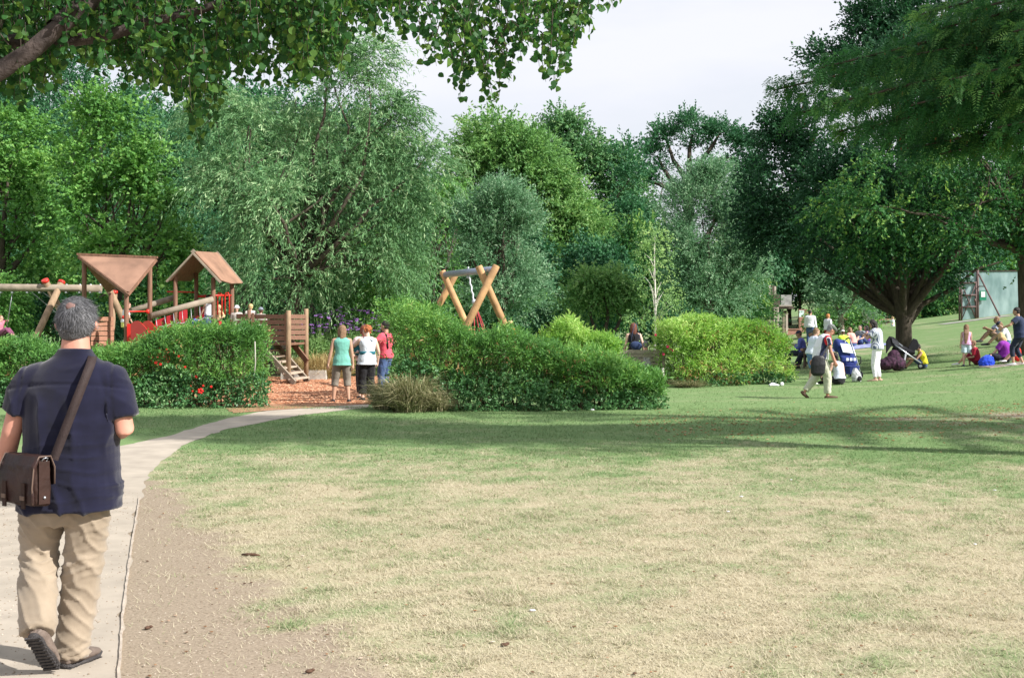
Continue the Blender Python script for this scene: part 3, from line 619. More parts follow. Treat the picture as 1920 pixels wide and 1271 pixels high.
# ================================================================== hedges, beds and tall grasses
HED = leafmat('hedge_leaf', (.052, .15, .040), (.135, .31, .075), (.36, .56, .15), .3, .5)
HED_SUN = leafmat('sunlit_hedge_leaf', (.11, .28, .045), (.30, .50, .12), (.64, .74, .32), .35, .5)  # lighter copy of the hedge leaf, sunlight put into its colour
IVY = leafmat('ivy_leaf', (.040, .12, .045), (.095, .225, .080), (.30, .44, .20), .2, .4)
STEM = mat('hedge_stem', (.12, .085, .05), .9, .3, 10)
def hedge(label, spine, prof, wid, m, seed, n_per_m=9000, ivy=True, brown=.0, flowers=0, shag=1.0, ivyh=.42):
    """spine: ground points; prof: heights at them; wid: half depth"""
    rs = np.random.RandomState(seed); P = [np.array([p[0], p[1]]) for p in spine]; seg = [np.linalg.norm(b - a) for a, b in zip(P, P[1:])]; cum = np.concatenate([[0], np.cumsum(seg)]); T = cum[-1]
    PX = np.array([p[0] for p in P]); PY = np.array([p[1] for p in P])
    mid = np.array([PX.mean(), PY.mean()]); z00 = float(gz(*mid)); O = np.array([mid[0], mid[1], z00]); root = empty('hedge', O, 0, label, 'hedge', 'hedges around the play area')
    def surf(n, lo=0, hi=1.0, inset=0.):
        s = rs.uniform(-.35, T + .35, n); sc = np.clip(s, 0, T); cx = np.interp(sc, cum, PX); cy = np.interp(sc, cum, PY)
        k = np.clip(np.searchsorted(cum, sc, 'right') - 1, 0, len(seg) - 1); dx = np.array([(P[i + 1] - P[i]) / seg[i] for i in range(len(seg))])[k]
        Hh = np.interp(sc, cum, prof) * (1 + (vnoise(sc * 1.6, sc * 0, seed) - .5) * .34); ec = np.clip(1 - (np.abs(s - sc) / .38) ** 5, 0.05, 1) ** .5
        a = rs.uniform(-1, 1, n); r = rs.uniform(0, 1, n)
        # position on an arch: side faces and rounded top
        u = rs.uniform(0, 1, n); per = 2 * Hh + 2 * wid; q = u * per
        left = q < Hh; right = q > Hh + 2 * wid; z = np.where(left, q, np.where(right, per - q, Hh)); v = np.where(left, -wid, np.where(right, wid, q - Hh - wid))
        zt = z / Hh; bulge = 1 - .08 * zt ** 3 + (vnoise(sc * 1.6 + 5, zt * 3.5, seed + 1) - .5) * .65
        v = v * bulge * ec; z = z * (.9 + .1 * ec); z = np.where(np.abs(v) > wid * .75, z * (1 - .10 * (np.abs(v) / wid - .75)), z)
        z = z * (1 - .25 * (1 - ec)); dep = (1 - rs.uniform(0, 1, n) ** 2 * .35) * (1 - inset)
        v = v * dep; z = z * (dep * .3 + .7)
        X = cx + dx[:, 0] * (s - sc) - dx[:, 1] * v; Y = cy + dx[:, 1] * (s - sc) + dx[:, 0] * v
        nrm = unit(np.stack([-dx[:, 1] * np.sign(v) * np.where(zt > .93, .3, 1), dx[:, 0] * np.sign(v) * np.where(zt > .93, .3, 1), np.where(zt > .85, 1.2, .15)], -1))
        g0 = gz(X, Y) - z00
        return np.stack([X - O[0], Y - O[1], z + g0], -1), nrm, zt, s
    sp = SPEC['hedge']; nt = int(n_per_m * T / 8)
    st, nr, zt, s = surf(nt); keep = zt > (ivyh * .9 if ivy else 0) * rs.uniform(.3, 1, nt); st, nr, zt, s = st[keep], nr[keep], zt[keep], s[keep]
    d = unit(nr * .7 + UP * .45 + rs.normal(size=st.shape) * .55); br = vnoise(s * 2.2, zt * 4, seed + 3)
    V, Fc, rn = leaves_on(rs, st - nr * .08, d, sp, 1.0 if ivy and not shag > 1.2 else 1.3, br, np.arange(len(st)))
    link('foliage', mesh_np('foliage', V, Fc, rn), m, root)
    # shaggy shoots on the top
    k = (zt > .82) & (rs.rand(len(st)) < .34 * shag); V, Fc, rn = leaves_on(rs, st[k], unit(nr[k] * .3 + UP * .9 + rs.normal(size=st[k].shape) * .35), dict(sp, tl=.34, ll=.12, lw=.024, n=9, dr=.35), 1, br[k], np.arange(k.sum()))
    if len(V): link('shoots', mesh_np('shoots', V, Fc, rn), m, root)
    if ivy:
        st, nr, zt, s = surf(int(n_per_m * T / 9)); keep = zt < ivyh * (.6 + .9 * vnoise(s * .9, s * 0, seed + 9)); st, nr, zt, s = st[keep], nr[keep], zt[keep], s[keep]
        st = st + nr * (.10 + .12 * (1 - zt / ivyh))[:, None] * [1, 1, 0]; st[:, 2] = np.maximum(st[:, 2], .02)
        V, Fc, rn = leaves_on(rs, st, unit(nr + UP * .3 + rs.normal(size=st.shape) * .6), dict(sp, tl=.12, ll=.066, lw=.056, n=7, dr=.2, hang=.3, flat=.2), 1, vnoise(s * 3, zt * 6, seed + 4), np.arange(len(st)))
        V[:, 2] = np.maximum(V[:, 2], .01); link('ivy', mesh_np('ivy', V, Fc, rn), IVY, root)
    if brown:
        st, nr, zt, s = surf(int(brown * T * 260)); keep = vnoise(s * 1.2, zt * 3, seed + 20) > .45; st, nr = st[keep], nr[keep]
        V, Fc, rn = leaves_on(rs, st, unit(nr + rs.normal(size=st.shape) * .7), dict(sp, tl=.2, ll=.10, lw=.02, n=6, dr=.5), 1, rs.rand(len(st)), np.arange(len(st)))
        link('withered_leaves', mesh_np('withered_leaves', V, Fc, rn), leafmat('dry_leaf', (.20, .11, .05), (.36, .22, .09), (.55, .42, .22), .2), root)
    mb = MB()      # the woven stems inside
    for i in range(int(T * 22)):
        a = rs.uniform(0, T); x, y = np.interp(a, cum, PX), np.interp(a, cum, PY); h = np.interp(a, cum, prof) * rs.uniform(.7, .98); v = rs.uniform(-1, 1) * wid * .75
        i0 = min(np.searchsorted(cum, a, 'right') - 1, len(seg) - 1); dx = (P[i0 + 1] - P[i0]) / seg[i0]; b = np.array([x - dx[1] * v, y + dx[0] * v]); ln = rs.uniform(-.5, .5)
        g0 = float(gz(*b)) - z00
        mb.tube([Vector((b[0] - O[0], b[1] - O[1], g0 - .02)), Vector((b[0] - O[0] + dx[0] * ln * .5, b[1] - O[1] + dx[1] * ln * .5 + rs.uniform(-.08, .08), g0 + h * .5)), Vector((b[0] - O[0] + dx[0] * ln, b[1] - O[1] + dx[1] * ln, g0 + h))], [.016, .013, .006], 5, cap=False)
    mb.build('stems', STEM, root)
    return root, surf, O, rs
# left hedge, behind the man
hl, sfL, OL, rsL = hedge('dark green woven hedge with red flowers, behind the man in the navy shirt', [(-13.5, 26.2), (-9.5, 25.9), (-7.6, 25.8), (-6.3, 25.8), (-5.35, 26.0)], [1.08, 1.06, 1.04, 1.42, 1.58], .5, HED, 201, 9500, brown=.25)
h2 = hedge('long dark front hedge, tall at its left end and clothed in ivy', [(-1.95, 25.2), (-1.2, 25.1), (.2, 25.1), (1.6, 25.2), (2.55, 25.4)], [1.72, 1.54, 1.40, 1.14, .5], .58, HED, 202, 10000, brown=.3)[0]
hedge('bright yellow-green hedge mound rising behind the long front hedge', [(.6, 29.6), (1.25, 29.4), (2.05, 29.3)], [1.12, 1.58, 1.28], .6, HED_SUN, 203, 9000, ivy=False, brown=1.1, shag=1.6)
hr, sfR, OR_, rsR = hedge('sunlit yellow-green hedge block on the right, beside the men on the bench', [(4.35, 34.0), (5.2, 34.3), (6.2, 34.9), (6.95, 35.4)], [1.42, 1.66, 1.56, 1.32], .75, HED_SUN, 204, 9500, brown=1.0, shag=1.5, ivyh=.2)
POP = mat('poppy_red', (.62, .02, .015), .6, .2, 20)
for (px_, py_, sz) in [(376, 733, .09), (292, 680, .045), (301, 683, .04), (335, 668, .035), (347, 688, .035), (368, 706, .045), (357, 724, .035), (381, 723, .035), (396, 725, .04), (330, 690, .03), (361, 733, .03), (312, 655, .03)]:
    c = at(px_, py_, 25.18) - Vector(OL); mb = MB()
    for k in range(5):
        a = k * 1.2566; d = Vector((math.cos(a), -.35, math.sin(a))) * sz * .4
        mb.ball(c + d, (sz * .34, sz * .2, sz * .30), seg=8, rings=5)
    mb.build('flower', POP, hl)
for (px_, py_, sz) in [(1252, 650, .08), (1262, 657, .07), (1244, 664, .07), (1229, 628, .06), (1257, 655, .05)]:
    c = at(px_, py_, 33.35) - Vector(OR_); mb = MB()
    for k in range(5): a = k * 1.2566; mb.ball(c + Vector((math.cos(a), -.3, math.sin(a))) * sz * .3, (sz * .28, sz * .2, sz * .26), seg=8, rings=5)
    mb.build('flower', mat('rose_red', (.42, .02, .07), .6), hr)
# weathered bamboo canes leaning in the hedges
for px_, y0, y1, Y, h in [(478, 640, 720, 25.3, hl), ]:
    mb = MB(); q = Vector(OL); mb.tube([at(px_, y0, Y) - q, at(px_ + 1, (y0 + y1) / 2, Y) - q, at(px_ - 3, y1, Y) - q], .012, 6); mb.build('cane', mat('cane', (.4, .38, .33), .8), h)
mb = MB(); q = Vector(OR_); mb.tube([at(1243, 690, 33.3) - q, at(1244, 726, 33.3) - q], .03, 8); mb.build('post', mat('grey_wood', (.42, .40, .36), .85), hr)

def grass_clump(label, c, h, r, n, m, seed, cat='ornamental grass', arch=.42, wd=.011, grp='tufts of ornamental grass'):
    rs = np.random.RandomState(seed); a = rs.uniform(0, 6.28, n); rr = rs.uniform(0, 1, n) ** .6 * r * .55; hh = h * rs.uniform(.25, 1.12, n); k = 6
    b = np.stack([np.cos(a) * rr, np.sin(a) * rr, 0 * a], -1); o = unit(np.stack([np.cos(a + rs.normal(size=n) * .5), np.sin(a + rs.normal(size=n) * .5), 0 * a], -1)); out = r * rs.uniform(.1, 1.25, n) * (1.25 - hh / h * .5)
    t = np.linspace(0, 1, k)[None, :, None]; P = b[:, None] + o[:, None] * (out[:, None, None] * t ** 1.7) + UP * (hh[:, None, None] * (t * 1.15 - (arch + .35 * rs.rand(n)[:, None, None]) * t ** 2.6))
    s = unit(np.cross(o, UP) + rs.normal(size=(n, 3)) * .3)[:, None]; w_ = wd * (1 - t * .85) + 0 * P[..., :1]
    V = np.stack([P - s * w_, P + s * w_], 2); V[..., 2] = np.maximum(V[..., 2], 0); V = V.reshape(-1, 3)
    i = np.arange(n * k * 2).reshape(n, k, 2); Fc = np.stack([i[:, :-1, 0], i[:, :-1, 1], i[:, 1:, 1], i[:, 1:, 0]], -1).reshape(-1, 4)
    rn = np.repeat(rs.uniform(0, 1, n), k * 2)
    me = mesh_np('grass_tuft', V, Fc, rn); o_ = link('grass_tuft', me, m); o_.location = c; return tag(o_, label, cat, grp)
TUF = leafmat('tuft_blade', (.10, .12, .05), (.24, .25, .12), (.50, .45, .28), .25)
TAN = leafmat('tan_blade', (.25, .19, .08), (.42, .34, .15), (.60, .50, .26), .3)
grass_clump('tall shaggy grey-green grass tuft at the left foot of the long front hedge', onY(770, 24.2), 1.0, .62, 1700, TUF, 301)
grass_clump('smaller dusty grass tuft beside the feet of the woman in black trousers', onY(722, 24.9), .85, .42, 900, TUF, 302)
grass_clump('low grass tuft between the taller tuft and the ivy', onY(818, 24.3), .6, .4, 500, TUF, 303)
grass_clump('golden feathery grass behind the stair post', onY(597, 38.5), 1.15, .75, 1100, TAN, 304)
grass_clump('golden feathery grass just left of the woman in the green top', onY(625, 38.8), 1.1, .7, 1000, TAN, 305)
grass_clump('golden grass clump half hidden by the stairs', onY(562, 39.6), .95, .6, 700, TAN, 306)
grass_clump('pale dry grass fringe at the foot of the sunlit hedge', onY(1290, 33.1), .3, .5, 500, TUF, 307)

# flower bed: verbena
mb = MB()
for k in range(6): mb.ball((.035 * math.cos(k * 1.9), .035 * math.sin(k * 1.9), .012 * (k % 2)), (.027, .027, .022), seg=6, rings=4)
FLH = mb.build('flower_head', mat('verbena_purple', (.26, .13, .38), .7, .3, 30))
def verbena(px_, Y, h, seed, lab):
    rs = np.random.RandomState(seed); c = onY(px_, Y); root = empty('verbena_plant', c, 0, lab, 'flowering plant', 'verbena plants in the bed')
    C = rs.normal(size=(26, 3)) * [.42, .3, .22] + [0, 0, h * .45]; st, d, bi = twigs(rs, C, np.full(26, .25), SPEC['broad'], 16, C.mean(0))
    V, Fc, rn = leaves_on(rs, st, d, dict(SPEC['broad'], tl=.25, ll=.09, lw=.03, hang=.1), 1, rs.rand(26), bi, 7); V[:, 2] = np.maximum(V[:, 2], 0)
    link('foliage', mesh_np('foliage', V, Fc, rn), MAP if seed % 2 else BIR, root); mb = MB()
    for i in range(26):
        a = Vector((rs.normal() * .4, rs.normal() * .3, h * rs.uniform(.75, 1.12))); mb.tube([(a.x * .3, a.y * .3, 0), (a.x * .8, a.y * .8, a.z * .6), a], .006, 4)
        fo_ = FLH.copy(); COL.objects.link(fo_); fo_.parent = root; fo_.location = a; fo_.rotation_euler = (0, 0, i)
    mb.build('stem', STEM if 0 else mat('green_stem', (.12, .2, .06), .8), root)
for i, (x, Y, h, lb) in enumerate([(598, 40.5, 1.75, 'leftmost purple verbena clump, right of the stair post'), (622, 41, 1.85, 'purple verbena clump behind the golden grasses'), (650, 40.4, 1.7, 'purple verbena clump behind the long-haired woman'), (672, 41.2, 2.0, 'tallest purple verbena clump behind the red-haired women'),
                                    (700, 40.6, 1.8, 'purple verbena clump behind the man in the pink shirt'), (580, 41.4, 1.5, 'low verbena clump seen between stair post and panel')]):
    verbena(x, Y, h, 310 + i, lb)
bpy.data.objects.remove(FLH)
for i, (x, y, rx, ry, Y, m, lb) in enumerate([(640, 655, 38, 34, 42.5, BIR, 'pale leafy border shrub in the flower bed behind the golden grasses'), (745, 590, 38, 36, 29.5, MAP, 'fresh green shrub rising behind the left end of the long hedge'), (800, 600, 28, 30, 30, MAP, 'lower green shrub beneath the basket swing legs')]):
    tree('border_shrub', lb, 'shrub', Y, [(x, y, rx, ry), (x + 10, y + 35, rx, 30)], 'broad', m, 330 + i, rb=.32, per=20, scale=.6, dens=1.3, group='shrubs in the flower border', tr_r=.03, limbs=5)

# ------------------------------------------------------------------ short lawn grass in the near ground, gravel and litter
def blades():
    rs = np.random.RandomState(401); Ps = []; 
    for y0, y1, dn in [(3.6, 5.4, 5000), (5.4, 8, 9000), (8, 11.5, 5200), (11.5, 17, 2300), (17, 25, 800), (25, 48, 110)]:
        n = int((y1 - y0) * (.84 * (y0 + y1) / 2 + 5) * dn); Y = rs.uniform(y0, y1, n); X = rs.uniform(-1, 1, n) * (.42 * Y + 2.5); Ps.append(np.stack([X, Y], -1))
    P = np.concatenate(Ps); g, s = masks(P[:, 0], P[:, 1]); tuftn = vnoise(P[:, 0] * 9, P[:, 1] * 9, 50)
    keep = (P[:, 0] > edge_x(P[:, 1]) + .04) & (rs.rand(len(P)) > s * .95) & (rs.rand(len(P)) < .25 + tuftn * .95); keep &= ~((P[:, 1] > 24.2) & (P[:, 0] < 3.2)); keep &= ~((P[:, 1] > 33) & (P[:, 0] < 7.8))
    PL = np.stack([rs.uniform(-.42, -.12, 26000) * 22, rs.uniform(19, 25.6, 26000)], -1); qx, qy = px_of(PL[:, 0], PL[:, 1]); PL = PL[qy < np.interp(qx, [-74, 135, 309, 420, 500], [908, 851, 815, 783, 767])]; gl, sl2 = masks(PL[:, 0], PL[:, 1])
    P, g = np.concatenate([P[keep], PL]), np.concatenate([g[keep], gl]); n = len(P); h = (.007 + .016 * rs.rand(n)) * (1 + .4 * g) * (1 + .02 * (P[:, 1] - 5)) * (1 + .6 * (vnoise(P[:, 0] * 5, P[:, 1] * 5, 91) > .8)); a = rs.uniform(0, 6.28, n); ln = rs.uniform(.6, 3.2, n) * h
    b = np.stack([P[:, 0], P[:, 1], gz(P[:, 0], P[:, 1]) - .002], -1); sd = np.stack([np.cos(a + 1.57), np.sin(a + 1.57), 0 * a], -1) * (.0016 + .0003 * P[:, 1:2] * .5)
    tip = b + np.stack([np.cos(a) * ln, np.sin(a) * ln, h], -1)
    V = np.stack([b - sd, b + sd, tip], 1).reshape(-1, 3); rn = np.clip(.12 + .75 * sstep(.18, .9, g + (rs.rand(n) - .5) * .55) + (rs.rand(n) - .5) * .3, 0, 1)
    me = mesh_np('grass', V, np.arange(3 * n).reshape(n, 3), np.repeat(rn, 3)); m, nt, out = nmat('grass_blade'); l = nt.links.new
    at_ = nt.nodes.new('ShaderNodeAttribute'); at_.attribute_name = 'rnd'; r = nt.nodes.new('ShaderNodeValToRGB'); e = r.color_ramp.elements
    e[0].position = .0; e[0].color = (.60, .54, .40, 1); e[1].position = 1; e[1].color = (.13, .245, .095, 1)
    for p_, c_ in [(.25, (.49, .44, .31)), (.5, (.33, .365, .20)), (.75, (.225, .31, .13))]: x = e.new(p_); x.color = (*c_, 1)
    d = nt.nodes.new('ShaderNodeBsdfPrincipled'); d.inputs['Roughness'].default_value = .8; d.inputs['Specular IOR Level'].default_value = .15; t = nt.nodes.new('ShaderNodeBsdfTranslucent'); x = nt.nodes.new('ShaderNodeMixShader'); x.inputs[0].default_value = .3
    l(at_.outputs['Fac'], r.inputs[0]); l(r.outputs[0], d.inputs[0]); l(r.outputs[0], t.inputs[0]); l(d.outputs[0], x.inputs[1]); l(t.outputs[0], x.inputs[2]); l(x.outputs[0], out.inputs[0])
    tag(link('grass', me, m), 'short dry and green grass blades of the lawn', 'grass', kind='stuff')
blades()
def scatter(name, n, region, size, m, seed, label, cat, flatz=.5, lift=0):
    rs = np.random.RandomState(seed); X, Y = region(rs, n); n = len(X)
    ico = np.array([(1, 0, 0), (0, 1, 0), (-1, 0, 0), (0, -1, 0), (.1, .1, 1), (0, 0, -1)]); F8 = np.array([(0, 1, 4), (1, 2, 4), (2, 3, 4), (3, 0, 4), (1, 0, 5), (2, 1, 5), (3, 2, 5), (0, 3, 5)])
    s = size * rs.uniform(.4, 1.6, n) * (1 + 0 * X); a = rs.uniform(0, 6.28, n); c, s_ = np.cos(a), np.sin(a); w_ = rs.uniform(.5, 1, n)
    v = ico[None] * np.stack([s, s * w_, s * flatz], -1)[:, None] * rs.uniform(.75, 1.25, (n, 6, 3)); V = np.stack([v[..., 0] * c[:, None] - v[..., 1] * s_[:, None], v[..., 0] * s_[:, None] + v[..., 1] * c[:, None], v[..., 2]], -1)
    V += np.stack([X, Y, gz(X, Y) + lift + s * flatz * .3], -1)[:, None]; Fc = (F8[None] + (np.arange(n) * 6)[:, None, None]).reshape(-1, 3)
    me = mesh_np(name, V.reshape(-1, 3), Fc, np.repeat(rs.uniform(0, 1, n), 6)); return tag(link(name, me, m), label, cat, kind='stuff')
def rg_path(rs, n): Y = rs.uniform(5.5, 13, n) ; X = edge_x(Y) - rs.uniform(0, 1, n) ** .8 * 2.4; return X, Y
def rg_soil(rs, n): Y = 5.5 + rs.uniform(0, 1, n) ** 1.3 * 8; X = edge_x(Y) + rs.uniform(0.02, 1.9, n); g, s = masks(X, Y); k = s > rs.rand(n) * .9; return X[k], Y[k]
scatter('gravel', 6500, rg_path, .0055, leafmat('gravel_stone', (.20, .155, .11), (.34, .28, .215), (.50, .44, .36), 0, .9), 411, 'fine stones scattered on the pale gravel path', 'gravel', lift=.005)
scatter('gravel', 9000, rg_soil, .005, leafmat('gravel_stone', (.3, .24, .18), (.5, .4, .3), (.7, .6, .5), 0, .9), 412, 'fine gravel and grit on the worn brown soil beside the path', 'gravel')
def rg_mulch(rs, n): Y = rs.uniform(26.3, 40, n); X = rs.uniform(-7, -2.2, n) - (Y - 26) * .1; return X, Y
scatter('bark_chips', 16000, rg_mulch, .03, leafmat('bark_chip', (.22, .08, .04), (.42, .19, .10), (.66, .38, .24), 0, .9), 413, 'loose red-brown bark chips under the stairs', 'bark chips', .35, .008)
def rg_lit(rs, n): Y = 5.5 + rs.uniform(0, 1, n) ** 1.5 * 20; X = rs.uniform(-.42, .42, n) * Y; k = X > edge_x(Y) + .1; return X[k], Y[k]
scatter('leaf_litter', 1300, rg_lit, .011, leafmat('litter', (.09, .05, .03), (.25, .13, .06), (.5, .42, .34), 0, .9), 414, 'tiny dead leaves and crumbs lying on the lawn', 'leaf litter', .3, .008)
def rg_lit2(rs, n): X = rs.uniform(2, 11, n); Y = 21.5 + rs.normal(size=n) * 1.6 + (X - 7) * .15; return X, Y
scatter('leaf_litter', 1500, rg_lit2, .022, leafmat('litter2', (.20, .08, .03), (.36, .17, .07), (.45, .33, .2), 0, .9), 415, 'brown fallen leaves along the shaded streak on the slope', 'leaf litter', .25, .01)

# a stick and single pieces lying about
st_m = mat('twig_bark', (.10, .055, .035), .9, .3, 20)
p = ground(470, 1043); mb = MB(); mb.tube([(-.065, .01, .012), (-.02, -.003, .016), (.03, .003, .014), (.07, -.012, .01)], [.008, .011, .010, .005], 7)
o = mb.build('stick', st_m); o.location = p; tag(o, 'short dark stick lying on the straw-coloured grass', 'stick')
for i, (x, y, lb) in enumerate([(946, 1212, 'curled dark brown leaf near the bottom centre of the lawn'), (580, 1262, 'dark leaf on brown soil at the bottom edge'), (277, 1180, 'dark crumpled leaf on soil beside the path edging')]):
    p = ground(x, y); mb = MB(); mb.ball((0, 0, .012), (.022, .014, .009), Matrix.Rotation(.5 * i, 3, 'Z'), 8, 5); mb.ball((.015, .006, .016), (.012, .01, .008), seg=7, rings=4)
    o = mb.build('dead_leaf', st_m); o.location = p; tag(o, lb, 'leaf', 'fallen leaves lying alone')
# timber edging of the path
mb = MB(); pts = [Vector((x, y, 0)) for x, y in zip(EX[::1], EY) ]
pts = sorted(pts, key=lambda p: p.y); pts = [Vector((edge_x(4.2), 4.2, 0))] + [p for p in pts if 5 < p.y < 14]
rsx = random.Random(3); fine = []
for a, b_ in zip(pts, pts[1:]):
    n = max(2, int((b_ - a).length / .12))
    for i in range(n): q = a.lerp(b_, i / n); fine.append(q + Vector((rsx.uniform(-.004, .004), 0, 0)))
for a, b_ in zip(fine, fine[1:]): mb.beam(a + Vector((0, 0, .008)), b_ + Vector((0, 0, .006)), .012, .014)
mb.build('path_edging', mat('edging_wood', (.42, .36, .30), .9, .25, 12), label='thin grey timber board edging the right side of the gravel path', cat='edging')
# ================================================================== play area
WOOD = mat('stained_wood', (.20, .105, .068), .75, .3, 5, .3, 40, stretch=(4, 4, .5))
ROOFW = mat('brown_roof_panel', (.27, .155, .105), .7, .25, 2.2, .15, 30)
LOG = mat('round_log', (.29, .20, .125), .8, .3, 4, .35, 30, stretch=(3, 3, 1))
LOGG = mat('grey_log', (.26, .215, .165), .85, .25, 4, .35, 30)
PINE = mat('golden_log', (.46, .27, .13), .75, .3, 3, .3, 25)
RED = mat('red_plastic', (.62, .018, .012), .35, .06, 4, spec=.5)
DRED = mat('dark_red_panel', (.34, .012, .02), .4, .1, 4, spec=.5)
REDP = mat('red_paint', (.55, .03, .02), .4, .08, 6)
STEEL = mat('galvanised_steel', (.45, .47, .50), .4, .15, 12, metal=.8)
CHAIN = mat('chain', (.35, .36, .38), .45, .1, 30, metal=.7)
ROPE = mat('grey_rope', (.42, .38, .33), .9, .2, 40)
BLK = mat('black_metal', (.015, .018, .018), .5, .2, 10)
def bolt(mb, p): mb.ball(p, .02, seg=6, rings=4)
def post(parent, O, p, top, r=.06, m=WOOD, name='post'):
    mb = MB(); b = Vector(p) - O; mb.tube([b + Vector((0, 0, -.1)), b + Vector((0, 0, top - .012)), b + Vector((0, 0, top))], [r, r, r * .85], 12); return mb.build(name, m, parent)

# --- log swing on the left
Y = 36.5; O = at(-30, 0, Y); O.z = 0
sw = empty('log_swing', O, 0, 'long log swing beam on crossed legs with red end caps, at the left edge', 'swing')
bz = at(0, 538, Y).z
mb = MB(); a = at(-190, 537, Y) - O; b = at(190, 541, Y) - O; mb.tube([a, b], .105, 14); mb.build('beam', LOGG, sw)
def legs(pairs, capm=True):
    for (x0, y0), (x1, y1), dy0, dy1 in pairs:
        mb = MB(); p = at(x0, y0, Y + dy0) - O; q = at(x1, y1, Y + dy1) - O
        d = (q - p).normalized(); q = p + d * (p.z + .1) / -d.z
        mb.tube([p, q], .095, 12); mb.build('leg', LOG, sw)
        mb = MB(); mb.tube([p - d * .05, p + d * .03], [.10, .108], 12); mb.build('cap', REDP, sw)
legs([((115, 530), (57, 655), .1, -1.0), ((85, 527), (150, 655), -.1, 1.0), ((200, 533), (247, 632), .6, 1.2), ((214, 548), (206, 655), .8, 1.0)])
for x in (2, 24, 52, 75, 125, 150, 170, 188):
    mb = MB(); p = at(x, 541, Y) - O; mb.box(p + Vector((0, 0, -.11)), (.05, .14, .04)); mb.ball(p + Vector((0, 0, .1)), .035, seg=8, rings=5); mb.build('hanger', STEEL, sw)
def swing_seat(xs_, ytop, sx, sy, dY, label):
    p0 = at(xs_[0], ytop, Y); p1 = at(xs_[1], ytop, Y); c = at(sx, sy, Y + dY); r = empty('hanging_swing', c, 0, label, 'swing seat', 'seats hanging from the log swing')
    for p, s in ((p0, -1), (p1, 1)):
        mb = MB(); mb.tube([p - c, Vector((s * .22, 0, .03))], .011, 5); mb.build('chain', CHAIN, r)
    mb = MB(); mb.loft([((-.24, 0, 0), (0, 1, 0), .09, (0, 0, 1), .02), ((0, 0, -.03), (0, 1, 0), .1, (0, 0, 1), .02), ((.24, 0, 0), (0, 1, 0), .09, (0, 0, 1), .02)], 10); mb.build('seat', BLK, r)
swing_seat((2, 24), 544, -2, 618, .2, 'leftmost swing seat with a child on it, cut by the picture edge')
swing_seat((55, 75), 544, 128, 596, .8, 'swing seat flung sideways behind the grey-haired head')

# --- tower with the folded triangular roof
def px_post(parent, O, x, Y, ytop, r=.065, m=WOOD):
    p = at(x, ytop, Y); z = p.z; return post(parent, O, Vector((p.x, p.y, 0)), z, r, m)
A_, B_, C_, D_ = at(147, 478, 35.2), at(293, 484, 35.2), at(240, 549, 34.1), at(203, 549, 36.3)
O = Vector((A_.x + 1.0, 35.2, 0)); tw = empty('play_tower', O, 0, 'wooden play tower with a folded triangular brown roof', 'play tower', 'wooden play towers')
px_post(tw, O, 158, 35.2, 488); px_post(tw, O, 208, 36.2, 549); px_post(tw, O, 237, 34.3, 549); px_post(tw, O, 281, 35.2, 488)
def panel(P, th, name, m, parent):
    P = [Vector(p) for p in P]; n = (P[1] - P[0]).cross(P[2] - P[0]).normalized() * th; k = len(P); mb = MB()
    mb.add(P + [p + n for p in P], [tuple(range(k))[::-1], tuple(range(k, 2 * k))] + [(i, (i + 1) % k, (i + 1) % k + k, i + k) for i in range(k)]); return mb.build(name, m, parent)
def cut(a, b, t): return a.lerp(b, t)
A_, B_, C_, D_ = [p - O for p in (A_, B_, C_, D_)]
panel([A_, cut(A_, C_, .96), cut(C_, B_, .04) , B_], -.03, 'roof', ROOFW, tw); panel([B_, cut(D_, B_, .04), cut(A_, D_, .96), A_], -.03, 'roof', WOOD, tw)
mb = MB(); mb.beam(A_ + Vector((0, 0, -.05)), C_ + Vector((0, 0, -.06)), .05, .07); mb.beam(B_ + Vector((0, 0, -.05)), C_ + Vector((0, 0, -.06)), .05, .07); mb.beam(A_ + Vector((-.04, 0, .02)), B_ + Vector((.04, 0, .02)), .06, .06); mb.build('roof_frame', WOOD, tw)
dz = 1.05
P4 = [at(x, 600, y) - O for x, y in ((158, 35.2), (208, 36.2), (281, 35.2), (237, 34.3))]
for p in P4: p.z = dz
panel(P4, .06, 'deck', WOOD, tw)
mb = MB()     # boarded side between two posts, top rounded
for i in range(6):
    z = dz + .07 + i * .135; x0, x1 = at(170, 600, 35.2).x - O.x, at(213, 600, 36).x - O.x
    mb.beam((x0 if i < 5 else x0 + .12, 0, z), (x1, .8, z), .03, .115)
mb.build('side_boards', mat('reddish_boards', (.34, .17, .11), .75, .2, 5, .2, 40, stretch=(3, 3, 3)), tw)
mb = MB(); mb.tube([at(239, 584, 34.3) - O, at(279, 584, 35.15) - O], .02, 8); mb.build('rail', REDP, tw)
mb = MB(); mb.tube([at(233, 592, 34.3) - O, at(231, 598, 34.3) - O], .05, 8); mb.tube([at(277, 580, 35.1) - O, at(277, 588, 35.1) - O], .045, 8); mb.build('bracket', REDP, tw)
